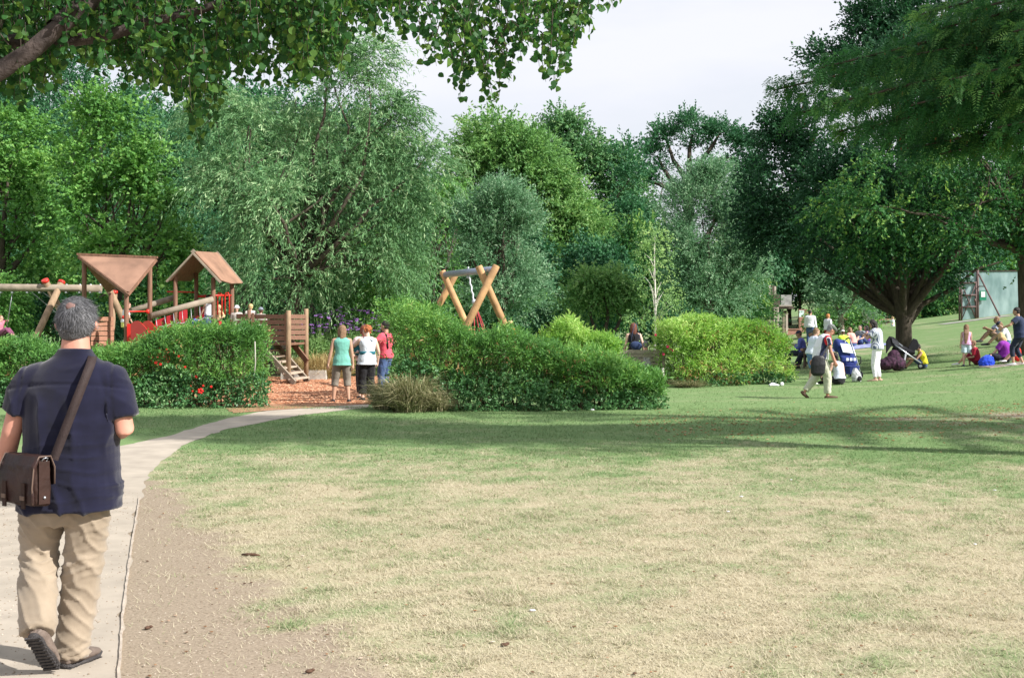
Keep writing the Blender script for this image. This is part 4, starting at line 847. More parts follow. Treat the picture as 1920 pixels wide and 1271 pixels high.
# red slide
sO = at(262, 628, 34); sO.z = 0; sl_ = empty('slide', sO, 0, 'bright red twin plastic slide beside the triangular-roofed tower', 'slide')
def wall_(x0, Y0, x1, Y1):
    top = [(0, 609), (.06, 604.5), (.14, 602), (.24, 601.5), (.34, 604), (.5, 613), (.72, 628), (1, 646)]; mb = MB(); V = []; 
    for t, y in top:
        x = x0 + (x1 - x0) * t; Yy = Y0 + (Y1 - Y0) * t; p = at(x, y, Yy) - sO; b = Vector((p.x, p.y, max(p.z - .75, .03))); V += [p, b, p + Vector((0, .05, 0)), b + Vector((0, .05, 0))]
    n = len(top); Fs = []
    for i in range(n - 1): a = i * 4; b = a + 4; Fs += [(a, b, b + 1, a + 1), (a + 2, a + 3, b + 3, b + 2), (a, a + 2, b + 2, b), (a + 1, b + 1, b + 3, a + 3)]
    Fs += [(0, 1, 3, 2), (4 * n - 4, 4 * n - 2, 4 * n - 1, 4 * n - 3)]
    mb.add(V, Fs); mb.build('side_wall', RED, sl_)
wall_(245, 34.0, 298, 33.0); wall_(265, 34.7, 318, 33.7)
mb = MB(); mb.add([at(x, y, Yy) - sO for x, y, Yy in ((248, 622, 34.05), (268, 622, 34.7), (330, 662, 33.7), (310, 662, 33.05))], [(0, 1, 2, 3)]); mb.build('chute', DRED, sl_)
panel([at(238, 607, 34.15) - sO, at(252, 607, 34.15) - sO, at(252, 640, 34.15) - sO, at(238, 640, 34.15) - sO], .05, 'front_panel', RED, sl_)

# --- clatter bridge with two log handrails
bO = Vector((at(335, 0, 36).x, 36, 0)); br_ = empty('play_bridge', bO, 0, 'rising play bridge with two thick log handrails and red side panels', 'bridge')
for p, q in ((at(283, 592, 35.1), at(399, 561, 36.0)), (at(246, 583, 36.2), at(330, 557, 37.1))):
    mb = MB(); mb.tube([p - bO, q - bO], .085, 12); mb.build('handrail', LOGG, br_)
mb = MB()
for i in range(13):
    t = i / 12; p = at(288 + 112 * t, 640 - 14 * t, 35.2 + .8 * t) - bO; mb.box(p + Vector((0, .5, 0)), (.115, 1.0, .035))
mb.build('deck', mat('bridge_boards', (.42, .36, .30), .8, .2, 8), br_)
for i, (x, y0, y1, wd_) in enumerate([(300, 598, 620, 18), (322, 590, 616, 20), (343, 582, 612, 16)]):
    a = at(x - wd_ / 2, y1 + 2, 36.4) - bO; b = at(x + wd_ / 2, y1 - 2, 36.5) - bO; c = at(x + wd_ / 2, y0 - 3, 36.5) - bO; d = at(x - wd_ / 2, y0 + 3, 36.4) - bO
    panel([a, b, c, d], .04, 'side_panel', DRED, br_)
mb = MB()
for i in range(7):
    t = (i + .5) / 7; top = at(283 + 116 * t, 592 - 31 * t, 35.1 + .9 * t) - bO; bot = at(290 + 110 * t, 636 - 14 * t, 35.1 + .9 * t) - bO; mb.tube([top, bot], .009, 5)
for k in (.5, .95):
    pts = []
    for i in range(29):
        t = i / 28; top = at(283 + 116 * t, 592 - 31 * t, 35.08 + .9 * t) - bO; bot = at(290 + 110 * t, 636 - 14 * t, 35.08 + .9 * t) - bO; pts.append(top.lerp(bot, k) + Vector((0, 0, -.05 * abs(math.sin(t * 7 * math.pi)))))
    mb.tube(pts, .009, 5)
mb.build('chain_net', CHAIN, br_)

# --- gabled tower
gO = Vector((at(380, 0, 37).x, 37, 0)); gt = empty('play_tower', gO, 0, 'wooden play tower with a pitched brown roof and red bars', 'play tower', 'wooden play towers')
ap0, ap1 = at(363, 472, 36.1) - gO, at(407, 475, 37.9) - gO; eL0, eL1 = at(313, 525, 36.1) - gO, at(357, 526, 37.9) - gO; eR0, eR1 = at(420, 533, 36.1) - gO, at(454, 532, 37.9) - gO
k0 = cut(eR0, eR1, .35); panel([ap0, cut(ap0, eR0, .9), k0, eR1, ap1], .03, 'roof', ROOFW, gt); panel([ap0, ap1, eL1, eL0], -.03, 'roof', WOOD, gt)
mb = MB(); e = Vector((0, -.035, -.05)); mb.beam(ap0 + e, cut(ap0, eR0, .9) + e, .045, .12, (0, 1, 0)); mb.build('barge_board', LOGG, gt); mb = MB(); mb.beam(ap0 + e + Vector((0, -.004, 0)), eL0 + e, .045, .12, (0, 1, 0)); mb.beam(ap1 - e * .7, eR1 - e * .7, .04, .1, (0, 1, 0)); mb.box(ap0 + Vector((0, -.03, .0)), (.1, .09, .1), Matrix.Rotation(.78, 3, 'Y')); mb.box(ap1 + Vector((0, .03, 0)), (.09, .09, .09), Matrix.Rotation(.78, 3, 'Y')); mb.build('barge_board', LOGG, gt)
for x, Yp, yt in ((329, 36.4, 512), (400, 36.4, 520), (368, 37.6, 512), (435, 37.6, 531)): px_post(gt, gO, x, Yp, yt, .062)
P4 = [at(x, 600, y) - gO for x, y in ((329, 36.4), (368, 37.6), (435, 37.6), (400, 36.4))]
for p in P4: p.z = 1.22
panel(P4, .06, 'deck', WOOD, gt)
mb = MB(); mb.tube([at(403, 554, 36.45) - gO, at(433, 554, 37.5) - gO], .03, 8); mb.tube([at(313, 547, 37.6) - gO, at(366, 548, 37.6) - gO], .022, 8); mb.tube([at(370, 556, 37.6) - gO, at(398, 555, 37.6) - gO], .04, 8); mb.build('rail', REDP, gt)
for x in (412, 426):
    mb = MB(); mb.tube([at(x - 4, 590, 37) - gO, at(x - 4, 556, 37) - gO, at(x - 2, 549, 37) - gO, at(x + 2, 549, 37) - gO, at(x + 4, 556, 37) - gO, at(x + 4, 590, 37) - gO], .022, 7); mb.build('bar', REDP, gt)
panel([at(374, 600, 37.7) - gO, at(398, 600, 37.7) - gO, at(398, 575, 37.7) - gO, at(374, 575, 37.7) - gO], .03, 'panel', DRED, gt)

# --- raised landing with boarded panels and the steps
lO = Vector((at(510, 0, 36.5).x, 36.5, 0)); ld = empty('step_landing', lO, 0, 'brown boarded landing with open wooden steps down to the bark', 'steps')
post(ld, lO, onY(541, 35.6), 2.03, .07, LOG); post(ld, lO, onY(574, 37.6), 2.10, .07, LOG); post(ld, lO, onY(467, 36.4), 2.05, .055, WOOD); post(ld, lO, onY(499, 38.0), 1.1, .06, WOOD)
def boards(x0, Y0, x1, Y1, y0, y1, n, name):
    mb = MB(); p0, p1, q0, q1 = at(x0, y0, Y0), at(x1, y0, Y1), at(x0, y1, Y0), at(x1, y1, Y1)
    for i in range(n):
        t0 = (i + .06) / n; t1 = (i + .88) / n; a = [p0.lerp(q0, t0), p1.lerp(q1, t0), p1.lerp(q1, t1), p0.lerp(q0, t1)]; a = [v - lO for v in a]
        mb.add(a + [v + Vector((0, .035, 0)) for v in a], [(0, 1, 2, 3), (7, 6, 5, 4), (0, 4, 5, 1), (1, 5, 6, 2), (2, 6, 7, 3), (3, 7, 4, 0)])
    return mb.build(name, mat('stained_boards', (.215, .115, .08), .75, .22, 6, .25, 30, stretch=(1, 1, 5)), ld)
boards(476, 36.3, 540, 35.7, 589, 640, 5, 'panel'); boards(543, 35.75, 573, 37.5, 589, 638, 5, 'panel'); boards(443, 36.6, 474, 36.35, 588, 612, 2, 'panel')
mb = MB(); p = at(537, 588, 35.6) - lO; mb.box(p + Vector((0, 0, -.38)), (.10, .05, .8)); mb.box(at(474, 588, 36.2) - lO + Vector((0, 0, -.38)), (.07, .05, .8)); mb.build('batten', WOOD, ld)
P4 = [at(x, 640, y) - lO for x, y in ((470, 36.4), (480, 38), (572, 37.6), (541, 35.7))]
for p in P4: p.z = 1.12
panel(P4, .06, 'deck', WOOD, ld)
for (x0, y0, Y0), (x1, y1, Y1), nm in [((492, 652, 36.0), (553, 719, 34.9), 'stringer'), ((513, 641, 37.3), (578, 716, 36.4), 'stringer'), ((548, 642, 37.4), (576, 678, 37.0), 'handrail')]:
    mb = MB(); mb.beam(at(x0, y0, Y0) - lO, at(x1, y1, Y1) - lO, .05, .17); mb.build(nm, LOGG if nm == 'stringer' else WOOD, ld)
for i in range(6):
    t = (i + .55) / 6; p = at(492 + 61 * t, 652 + 64 * t, 36.0 - 1.1 * t) - lO; q = at(513 + 65 * t, 641 + 72 * t, 37.3 - .9 * t) - lO; q.z = p.z
    mb = MB(); mb.beam(p, q, .22, .045); mb.build('step', mat('worn_step', (.45, .36, .28), .8, .15, 10), ld)
# concrete kerb block behind the steps
mb = MB(); mb.box((0, 0, .14), (1.35, .28, .28), taper=.97); o = mb.build('planter_kerb', mat('pale_concrete', (.52, .50, .45), .9, .12, 12, .3)); o.location = onY(570, 38.0) + Vector((0, 0, 0)); tag(o, 'pale concrete kerb block behind the foot of the steps', 'kerb')

# --- basket swing
nY, fY = 30.0, 34.2; kO = Vector((at(880, 0, 32).x, 32, 0)); bs = empty('basket_swing', kO, 0, 'basket swing hung from a grey steel beam on crossed golden logs', 'swing')
mb = MB(); p = at(925, 506, nY) - kO; q = at(833, 515, fY) - kO; d = (q - p).normalized(); mb.tube([p - d * .12, q + d * .1], .085, 16); mb.build('beam', mat('steel_tube', (.30, .34, .42), .45, .1, 8, metal=.5), bs)
mb = MB(); mb.tube([p - d * .135, p - d * .12], .078, 16); mb.build('end_cap', mat('white_cap', (.7, .72, .75), .5), bs)
for (x0, y0, Y0), (x1, y1, Y1) in [((931, 498, nY - .1), (868, 625, nY - .25)), ((897, 499, nY + .1), (953, 625, nY + .25)), ((829, 508, fY - .1), (882, 625, fY - .2)), ((856, 512, fY + .1), (806, 603, fY + .2))]:
    a = at(x0, y0, Y0) - kO; b = at(x1, y1, Y1) - kO; dd = (b - a).normalized(); b = a + dd * ((a.z + .1) / -dd.z)
    mb = MB(); mb.tube([a, a + dd * .02, b], [.075, .085, .09], 14); mb.build('leg', PINE, bs)
m0 = p.lerp(q, .48); mb = MB(); mb.box(m0 + Vector((0, 0, -.12)), (.08, .12, .06)); mb.ball(m0 + Vector((0, 0, .11)), .03, seg=8, rings=5); mb.build('hanger', STEEL, bs)
hub = at(889, 566, 31.8) - kO; mb = MB(); pts = [m0.lerp(hub, i / 8) + Vector((.012 * (-1) ** i, 0, 0)) for i in range(9)]; mb.tube(pts, .022, 6); mb.ball(hub, (.06, .06, .07), seg=8, rings=6); mb.build('chain', mat('white_chain', (.55, .56, .6), .5), bs)
cen = at(900, 640, 31.8) - kO; cen.z = .62
for i in range(6):
    a = i * math.pi / 3 + .3; e = cen + Vector((math.cos(a) * .5, math.sin(a) * .5, 0)); mb = MB(); mb.tube([hub, e], .013, 5); mb.build('rope', mat('red_rope', (.42, .05, .06), .8, .2, 30), bs)
mb = MB(); mb.tube([cen + Vector((math.cos(i * math.pi / 12) * .52, math.sin(i * math.pi / 12) * .52, 0)) for i in range(25)], .05, 8, cap=False)
for i in range(-4, 5):
    r_ = math.sqrt(.25 - (i * .11) ** 2) if abs(i) < 5 else 0; mb.tube([cen + Vector((i * .11, -r_, 0)), cen + Vector((i * .11, 0, -.08)), cen + Vector((i * .11, r_, 0))], .01, 4); mb.tube([cen + Vector((-r_, i * .11, 0)), cen + Vector((0, i * .11, -.08)), cen + Vector((r_, i * .11, 0))], .01, 4)
mb.build('basket', BLK, bs)

# --- low black railings at the far left
fO = onY(35, 41); fn = empty('railing_fence', fO, 0, 'low black metal railings below the log swing', 'fence')
mb = MB(); W_ = at(80, 0, 41).x - at(-120, 0, 41).x; mb.beam((-W_ * .75, 0, .22), (W_ * .28, 0, .22), .04, .02); mb.beam((-W_ * .75, 0, .98), (W_ * .28, 0, .98), .04, .02); mb.build('rail', BLK, fn)
mb = MB()
for i in range(int(W_ * 1.02 / .11)): x = -W_ * .74 + i * .11; mb.tube([(x, 0, 0), (x, 0, 1.08)], .011, 5)
mb.build('bars', BLK, fn)['kind'] = 'stuff'

# --- benches
BW = mat('weathered_bench', (.30, .26, .21), .85, .2, 8, .3, 40, stretch=(1, 4, 4)); BD = mat('dark_bench', (.09, .065, .05), .8, .2, 8)
def bench(label, loc, rz, w_, m):
    r = empty('park_bench', loc, rz, label, 'bench', 'park benches')     # sitter faces +Y
    for nm, ps in (('seat', [(.05, .44), (.16, .445), (.27, .445), (.38, .44)]), ('backrest', [(-.04, .56), (-.06, .68), (-.08, .80), (-.10, .90)])):
        mb = MB()
        for y, z in ps: mb.box((0, y, z), (w_, .09, .028) if nm == 'seat' else (w_, .028, .095))
        mb.build(nm, m, r)
    for s in (-1, 1):
        x = s * (w_ / 2 - .06)
        mb = MB(); mb.box((x, .40, .21), (.06, .06, .43)); mb.build('leg', m, r)
        mb = MB(); mb.beam((x, .02, 0), (x, -.12, .92), .06, .06, (1, 0, 0)); mb.build('leg', m, r)
        mb = MB(); mb.beam((x, -.06, .64), (x, .44, .64), .06, .04); mb.box((x, .40, .53), (.05, .05, .2)); mb.beam((x, .0, .14), (x, .40, .14), .04, .04); mb.build('armrest', m, r)
    return r
bench('weathered wooden bench seen from behind, between the two bright hedges', onY(1212, 34.5) + Vector((-.25, 0, 0)), 0, 1.5, BW)
bench('dark wooden bench carrying the two men beside the right hedge', onY(1532, 43.0), R(75), 1.4, BD)
# grey litter bin beside the bench seen past the hedge
o_ = onY(1469, 45.5); r = empty('litter_bin', o_, 0, 'small grey-green bin at the feet of the men on the bench', 'bin'); mb = MB(); mb.tube([(0, 0, 0), (0, 0, .05), (0, 0, .75), (0, 0, .8)], [.16, .19, .2, .18], 14); mb.build('bin_body', mat('grey_green', (.12, .15, .12), .7), r); mb = MB(); mb.tube([(0, 0, .8), (0, 0, .86)], [.21, .17], 14); mb.build('lid', mat('grey_green2', (.16, .19, .16), .7), r)

# --- far climbing tower with net and brick wall beyond
Y = 76; cO = onY(1455, Y); z0 = cO.z
cf = empty('climbing_frame', cO, 0, 'far timber climbing frame with rope net and ladder, left of the silvery tree', 'climbing frame')
DW = mat('dark_timber', (.10, .075, .06), .85, .2, 6); PW = mat('pale_timber', (.50, .42, .36), .85, .15, 6)
def pc(x, y, dY=0): return at(x, y, Y + dY) - cO
def bm(name, p, q, w1, w2, m): mb = MB(); mb.beam(p, q, w1, w2); mb.build(name, m, cf)
for x0, x1, y0, y1, m in [(1443, 1443, 532, 625, PW), (1449, 1449, 535, 625, DW), (1453, 1453, 537, 552, PW), (1432, 1444, 612, 582, DW), (1469, 1469, 583, 626, LOGG), (1475, 1475, 583, 626, PW), (1468, 1472, 583, 590, PW), (1476, 1472, 583, 590, PW)]:
    bm('post', pc(x0, y1), pc(x1, y0), .16 if m is DW else .12, .14, m)
panel([pc(1441, 574), pc(1462, 574), pc(1462, 552), pc(1441, 552)], .08, 'cabin', DW, cf); panel([pc(1464, 574, .4), pc(1484, 574, .4), pc(1484, 553, .4), pc(1464, 553, .4)], .06, 'panel', mat('grey_panel', (.32, .32, .30), .8, .3, 4), cf)
bm('deck', pc(1433, 577), pc(1486, 577), .8, .14, DW); bm('cross_bar', pc(1460, 616), pc(1478, 616), .08, .06, PW); bm('deck_edge', pc(1461, 573, -.5), pc(1485, 573, -.5), .05, .05, PW)
mb = MB()
for i in range(9): y = 578 + i * 5; mb.beam(pc(1452, y, -.6), pc(1460, y, -.6), .03, .04)
mb.beam(pc(1452, 576, -.55), pc(1452, 624, -.8), .06, .05); mb.beam(pc(1459, 576, -.55), pc(1459, 624, -.8), .09, .05); mb.build('ladder', PW, cf)
mb = MB()
for i in range(6): x = 1418 + i * 4.6; mb.tube([pc(x, 550 + (5 - i) * .9), pc(x, 576)], .022, 4)
for i in range(6): y = 550 + i * 5; mb.tube([pc(1418, y + 2), pc(1441, y - 1)], .022, 4)
mb.build('rope_net', mat('net_rope', (.36, .38, .38), .9), cf)

BRICK = None
def brick():
    m, nt, out = nmat('brick_wall'); l = nt.links.new; N = nt.nodes.new; b = N('ShaderNodeBsdfPrincipled'); b.inputs['Roughness'].default_value = .9; l(b.outputs[0], out.inputs[0])
    t = N('ShaderNodeTexCoord'); mp = N('ShaderNodeMapping'); mp.inputs['Rotation'].default_value = (R(90), 0, 0); l(t.outputs['Object'], mp.inputs[0])
    k = N('ShaderNodeTexBrick'); k.inputs['Scale'].default_value = 3.2; k.inputs['Color1'].default_value = (.42, .17, .12, 1); k.inputs['Color2'].default_value = (.30, .12, .09, 1); k.inputs['Mortar'].default_value = (.42, .34, .29, 1); k.inputs['Mortar Size'].default_value = .02
    l(mp.outputs[0], k.inputs[0]); l(k.outputs[0], b.inputs[0]); return m
BRICK = brick()
def wallbox(name, label, x0, x1, y0, Y, m, cat='wall', th=.3, zb=None):
    a, b = onY(x0, Y), onY(x1, Y); top = at(x0, y0, Y).z; c = (a + b) / 2; c.z = min(a.z, b.z) - .3; mb = MB(); mb.box((0, 0, (top - c.z) / 2), (b.x - a.x, th, top - c.z)); mb.box((0, 0, top - c.z + .03), (b.x - a.x + .06, th + .08, .06)); o = mb.build(name, m); o.location = c; return tag(o, label, cat)
wallbox('brick_wall', 'tall end of the red brick wall carrying a pale notice', 1498, 1518, 582, 82, BRICK)
wallbox('brick_wall', 'long low red brick wall half hidden by bushes behind the picnic group', 1519, 1690, 590, 84.5, BRICK)
wallbox('brick_kerb', 'low red brick edging at the foot of the climbing frame', 1470, 1496, 618, 80, BRICK, 'edging')
o_ = at(1503, 588, 81.6); mb = MB(); mb.box((0, 0, 0), (.32, .03, .42)); o = mb.build('notice_sign', mat('pale_sign', (.62, .74, .74), .5)); o.location = o_; tag(o, 'small pale blank notice fixed on the brick wall end', 'sign')
# dry stone and flower patch by the wall
tree('grey_shrub', 'low grey twiggy plant bed in front of the brick wall', 'shrub', 70, [(1640, 618, 34, 18), (1615, 622, 24, 14)], 'fine', leafmat('grey_leaf', (.10, .11, .10), (.22, .22, .2), (.45, .42, .38), .2), 351, rb=.4, per=18, scale=1.1, dens=1.2, group='shrubs along the tree line', tr_r=.04, limbs=5)

# --- tennis court enclosure
Y = 69; tO = onY(1833, Y); tO.z -= .05
tf = empty('court_fence', tO, 0, 'tennis court fence covered with pale blue-green windbreak netting', 'fence')
NETM, nt_, out_ = nmat('windbreak_net'); l_ = nt_.links.new
tc_ = nt_.nodes.new('ShaderNodeTexCoord'); mp_ = nt_.nodes.new('ShaderNodeMapping'); mp_.inputs['Scale'].default_value = (1, 1, .35); n_ = nt_.nodes.new('ShaderNodeTexNoise'); n_.inputs['Scale'].default_value = 2.2; n_.inputs['Detail'].default_value = 7
r_ = nt_.nodes.new('ShaderNodeValToRGB'); r_.color_ramp.elements[0].position = .35; r_.color_ramp.elements[0].color = (.20, .32, .32, 1); r_.color_ramp.elements[1].position = .68; r_.color_ramp.elements[1].color = (.40, .54, .55, 1)
d_ = nt_.nodes.new('ShaderNodeBsdfPrincipled'); d_.inputs['Roughness'].default_value = .8; tr_ = nt_.nodes.new('ShaderNodeBsdfTransparent'); x_ = nt_.nodes.new('ShaderNodeMixShader'); x_.inputs[0].default_value = .22
l_(tc_.outputs['Object'], mp_.inputs[0]); l_(mp_.outputs[0], n_.inputs[0]); l_(n_.outputs['Fac'], r_.inputs[0]); l_(r_.outputs[0], d_.inputs[0]); l_(d_.outputs[0], x_.inputs[1]); l_(tr_.outputs[0], x_.inputs[2]); l_(x_.outputs[0], out_.inputs[0])
def tp(x, y, dY=0): return at(x, y, Y + dY) - tO
panel([tp(1834, 601), tp(2100, 599), tp(2100, 507), tp(1834, 510)], .03, 'netting', NETM, tf); panel([tp(1802, 531), tp(1832, 531), tp(1832, 509), tp(1802, 510)], .03, 'netting', NETM, tf)
FRM = mat('brown_steel', (.12, .075, .07), .6, .2, 8)
for x in (1799, 1833, 1925, 2010): mb = MB(); mb.tube([tp(x, 606, -.05), tp(x, 505, -.05)], .075 if x == 1833 else .05, 8); mb.build('post', FRM, tf)
mb = MB(); mb.tube([tp(1835, 514, -.15), tp(1880, 604, -2.2)], .045, 8); mb.build('brace', FRM, tf)
mb = MB(); mb.tube([tp(1835, 537, -.1), tp(1846, 537, -.6)], .03, 6); mb.tube([tp(1799, 509, -.05), tp(2100, 506, -.05)], .03, 6); mb.build('rail', FRM, tf)
gd = MB(); mb = MB()
for p, q in [((1802, 531), (1831, 530)), ((1802, 602), (1831, 599)), ((1803, 531), (1803, 602)), ((1830, 531), (1830, 599)), ((1803, 554), (1830, 553)), ((1803, 576), (1830, 575)), ((1803, 532), (1830, 598)), ((1830, 532), (1803, 600))]: mb.tube([tp(*p, -.08), tp(*q, -.08)], .05 if abs(p[1] - q[1]) < 3 or p[0] == q[0] else .028, 6)
gate = mb.build('gate', FRM, tf); panel([tp(1803, 601), tp(1830, 599), tp(1830, 532), tp(1803, 532)], .02, 'gate_mesh', NETM, tf)
mb = MB(); mb.tube([tp(1828, 560, -.15), tp(1828, 566, -.15)], .05, 6); mb.build('latch', FRM, gate)
nb = empty('notice_board', at(1843, 554, Y - .15), 0, 'green notice board with a white sheet on the court netting', 'sign'); mb = MB(); mb.box((0, 0, 0), (.36, .04, .52)); mb.build('board', mat('green_board', (.015, .22, .12), .5), nb); mb = MB(); mb.box((0, -.03, .06), (.22, .015, .30)); mb.build('paper', mat('paper', (.75, .76, .78), .6), nb)
# thin paved strip at the gate
V, Fc = grid(np.linspace(onY(1770, 66.5).x, onY(1900, 66.5).x, 12), np.linspace(66.2, 67.6, 4), hill, .02); tag(link('pavement', mesh_np('pavement', V, Fc), mat('grey_paving', (.30, .29, .27), .9, .15, 5)), kind='structure')
# ================================================================== people
def skinmat(n, c): return mat(n, c, .55, .08, 12, .05, 60, spec=.4)
SK = skinmat('skin', (.52, .32, .24)); SKT = skinmat('tanned_skin', (.43, .25, .17)); SKR = skinmat('ruddy_skin', (.52, .25, .18)); SKP = skinmat('pale_skin', (.66, .43, .33))
def cloth(n, c, var=.12, sc=6, bump=.35, bs=18): return mat(n, c, .85, var, sc, bump, bs, spec=.2, sheen=.15)
def hairm(n, c): return mat(n, c, .6, .35, 30, .6, 60, stretch=(4, 4, .6), spec=.4)
HB, HBR, HBL, HG, HRD, HDK = hairm('brown_hair', (.11, .055, .03)), hairm('light_brown_hair', (.24, .14, .08)), hairm('blonde_hair', (.62, .45, .22)), hairm('grey_hair', (.20, .20, .21)), hairm('red_hair', (.36, .11, .035)), hairm('dark_hair', (.018, .013, .013))
EYE_M = mat('eye_dark', (.03, .02, .02), .3)
LIP = mat('lip', (.45, .14, .12), .5)

def ik(a, b, l1, l2, pole):
    a, b = Vector(a), Vector(b); d = b - a; L_ = min(d.length, (l1 + l2) * .998); d.normalize(); b = a + d * L_
    x = (l1 * l1 - l2 * l2 + L_ * L_) / (2 * L_); h = math.sqrt(max(l1 * l1 - x * x, 0)); p = Vector(pole); p = p - d * p.dot(d)
    if p.length < 1e-5: p = Vector((0, 1, .1))
    return a + d * x + p.normalized() * h, b
def pose(pel=(0, 0, .53), lean=0, side=0, twist=0, head=(0, 0), aL=(-.06, 0, .04), aR=(.06, 0, .04), wL=(-.16, .02, .46), wR=(.16, .02, .46), kp=((0, 1, 0), (0, 1, 0)), ep=((-.3, -1, -.1), (.3, -1, -.1)), tL=None, tR=None, sw=.100, hunch=0, hw=.05, flL=0, flR=0):
    """joints in fractions of body height, figure faces +Y; head=(nod forward, turn left)"""
    J = {}; pel = Vector(pel); t = Vector((math.sin(side), math.sin(lean), math.cos(lean) * math.cos(side))).normalized(); t2 = (t + Vector((0, hunch, 0))).normalized()
    J['pel'] = pel; J['mid'] = pel + t * .13; J['chest'] = J['mid'] + t2 * .11; J['neck'] = J['chest'] + t2 * .055
    r = Vector((math.cos(twist), math.sin(twist), 0)); J['r'] = r; J['t'] = t; J['t2'] = t2; J['f'] = t2.cross(r) * -1 if False else r.cross(t2) * -1
    f = Vector((-math.sin(twist), math.cos(twist), 0)); J['f'] = (f - t2 * f.dot(t2)).normalized()
    nod, turn = head; hd = (t2 * .35 + Vector((0, 0, 1)) * .65 + J['f'] * math.sin(nod) * .9).normalized(); J['hd'] = hd
    J['head'] = J['neck'] + hd * .088 + J['f'] * .012
    hf = Matrix.Rotation(turn, 3, 'Z') @ (J['f'] * math.cos(nod) - Vector((0, 0, 1)) * math.sin(nod)); hf = (hf - hd * hf.dot(hd)).normalized(); J['hf'] = hf
    for s, k, w_, a_, kp_, ep_, tt, fl in ((-1, 'L', wL, aL, kp[0], ep[0], tL, flL), (1, 'R', wR, aR, kp[1], ep[1], tR, flR)):
        J['s' + k] = J['chest'] + r * sw * s + t2 * .016; J['h' + k] = pel + Vector((1, 0, 0)) * hw * s + Vector((0, 0, -.01))
        J['e' + k], J['w' + k] = ik(J['s' + k], w_, .165, .145, ep_); J['k' + k], J['a' + k] = ik(J['h' + k], a_, .245, .245, kp_)
        td = Vector(tt) if tt else Vector((.12 * s, 1, -.12)); J['t' + k] = td.normalized()
    return J
def torso_rings(J, build=1.0, off=0, female=False, upto='neck', low=-.06, drop=0):
    P, M_, C, N_ = J['pel'], J['mid'], J['chest'], J['neck']; r, f = J['r'], J['f']; rp = Vector((1, 0, 0)); fp = J['t'].cross(rp) * -1; fp = Vector((0, J['t'].z, -J['t'].y)).normalized() if False else (Vector((0, 1, 0)) - J['t'] * J['t'].y).normalized()
    w = .82 if female else 1.0; bt = (build - 1)
    R_ = [(P + J['t'] * low, rp, .058, fp, .05), (P + J['t'] * (-.025), rp, .088, fp, .064), (P + J['t'] * .02, rp, .092, fp, .068), (P + J['t'] * .075, rp, .083 * (w + .05) + bt * .03, fp, .060 + bt * .05),
          (M_, rp.lerp(r, .5), .080 * (w + (.0 if female else .08)) + bt * .03, fp, .060 + bt * .05), (M_.lerp(C, .6), r, .094 * (w + .06), f, .063 + bt * .02), (C, r, .100 * (w + .08), f, .060), (C + J['t2'] * .024, r, .088, f, .050), (N_ - J['t2'] * .014, r, .060, f, .040), (N_ + J['t2'] * .004, r, .036, f, .033)]
    return [(c, x, (a * (build if 0 < i < 8 else 1)) + off, y, b * (build if 0 < i < 8 else 1) + off) for i, (c, x, a, y, b) in enumerate(R_)]
def limbpts(a, m, b): return [a, a.lerp(m, .5), m, m.lerp(b, .35), b]
def S(J, h): return {k: (v * h if k not in ('r', 't', 't2', 'f', 'hd', 'hf', 'tL', 'tR') else v) for k, v in J.items()}
def hand(mb, w, d, palm_n, h, grip=.35, side=1, thumb=True):
    """palm with five bent fingers; d direction, palm_n palm normal"""
    d = Vector(d).normalized(); n = Vector(palm_n); n = (n - d * n.dot(d)).normalized(); x = d.cross(n) * side
    q = h; M = Matrix((x, n, d)).transposed(); mb.loft([(w, x, .017 * q, n, .013 * q), (w + d * .012 * q, x, .022 * q, n, .012 * q), (w + d * .038 * q, x, .026 * q, n, .011 * q), (w + d * .052 * q, x, .024 * q, n, .009 * q)], 10)
    for i, (ox, ln) in enumerate(((-.019, .036), (-.0065, .043), (.0065, .040), (.019, .031))):
        p = w + d * .048 * q + x * ox * q; g = grip * (1 + .12 * i); d1 = (d * math.cos(g) + n * math.sin(g)); d2 = (d * math.cos(g * 2.2) + n * math.sin(g * 2.2)); d3 = (d * math.cos(g * 3.1) + n * math.sin(g * 3.1))
        mb.tube([p, p + d1 * ln * .45 * q, p + (d1 * .45 + d2 * .32) * ln * q, p + (d1 * .45 + d2 * .32 + d3 * .25) * ln * q], [.0062 * q, .0058 * q, .0052 * q, .0042 * q], 6, round_end=True)
    p = w + d * .016 * q - x * .02 * q; t1 = (d * .75 - x * .6 + n * .35).normalized(); mb.tube([p, p + t1 * .024 * q, p + t1 * .024 * q + (d * .8 + n * .5).normalized() * .02 * q], [.0085 * q, .0072 * q, .005 * q], 6, round_end=True)
def mods(o, vox, sm=2, disp=0, size=.1, keep=1):
    m = o.modifiers.new('r', 'REMESH'); m.mode = 'VOXEL'; m.voxel_size = vox; m.use_smooth_shade = True
    if sm: m = o.modifiers.new('s', 'SMOOTH'); m.iterations = sm; m.factor = .5
    if disp:
        t = bpy.data.textures.get('folds%g' % size) or bpy.data.textures.new('folds%g' % size, 'CLOUDS'); t.noise_scale = size; t.noise_depth = 2
        m = o.modifiers.new('d', 'DISPLACE'); m.texture = t; m.strength = disp; m.mid_level = .5; m.texture_coords = 'LOCAL'
    return o
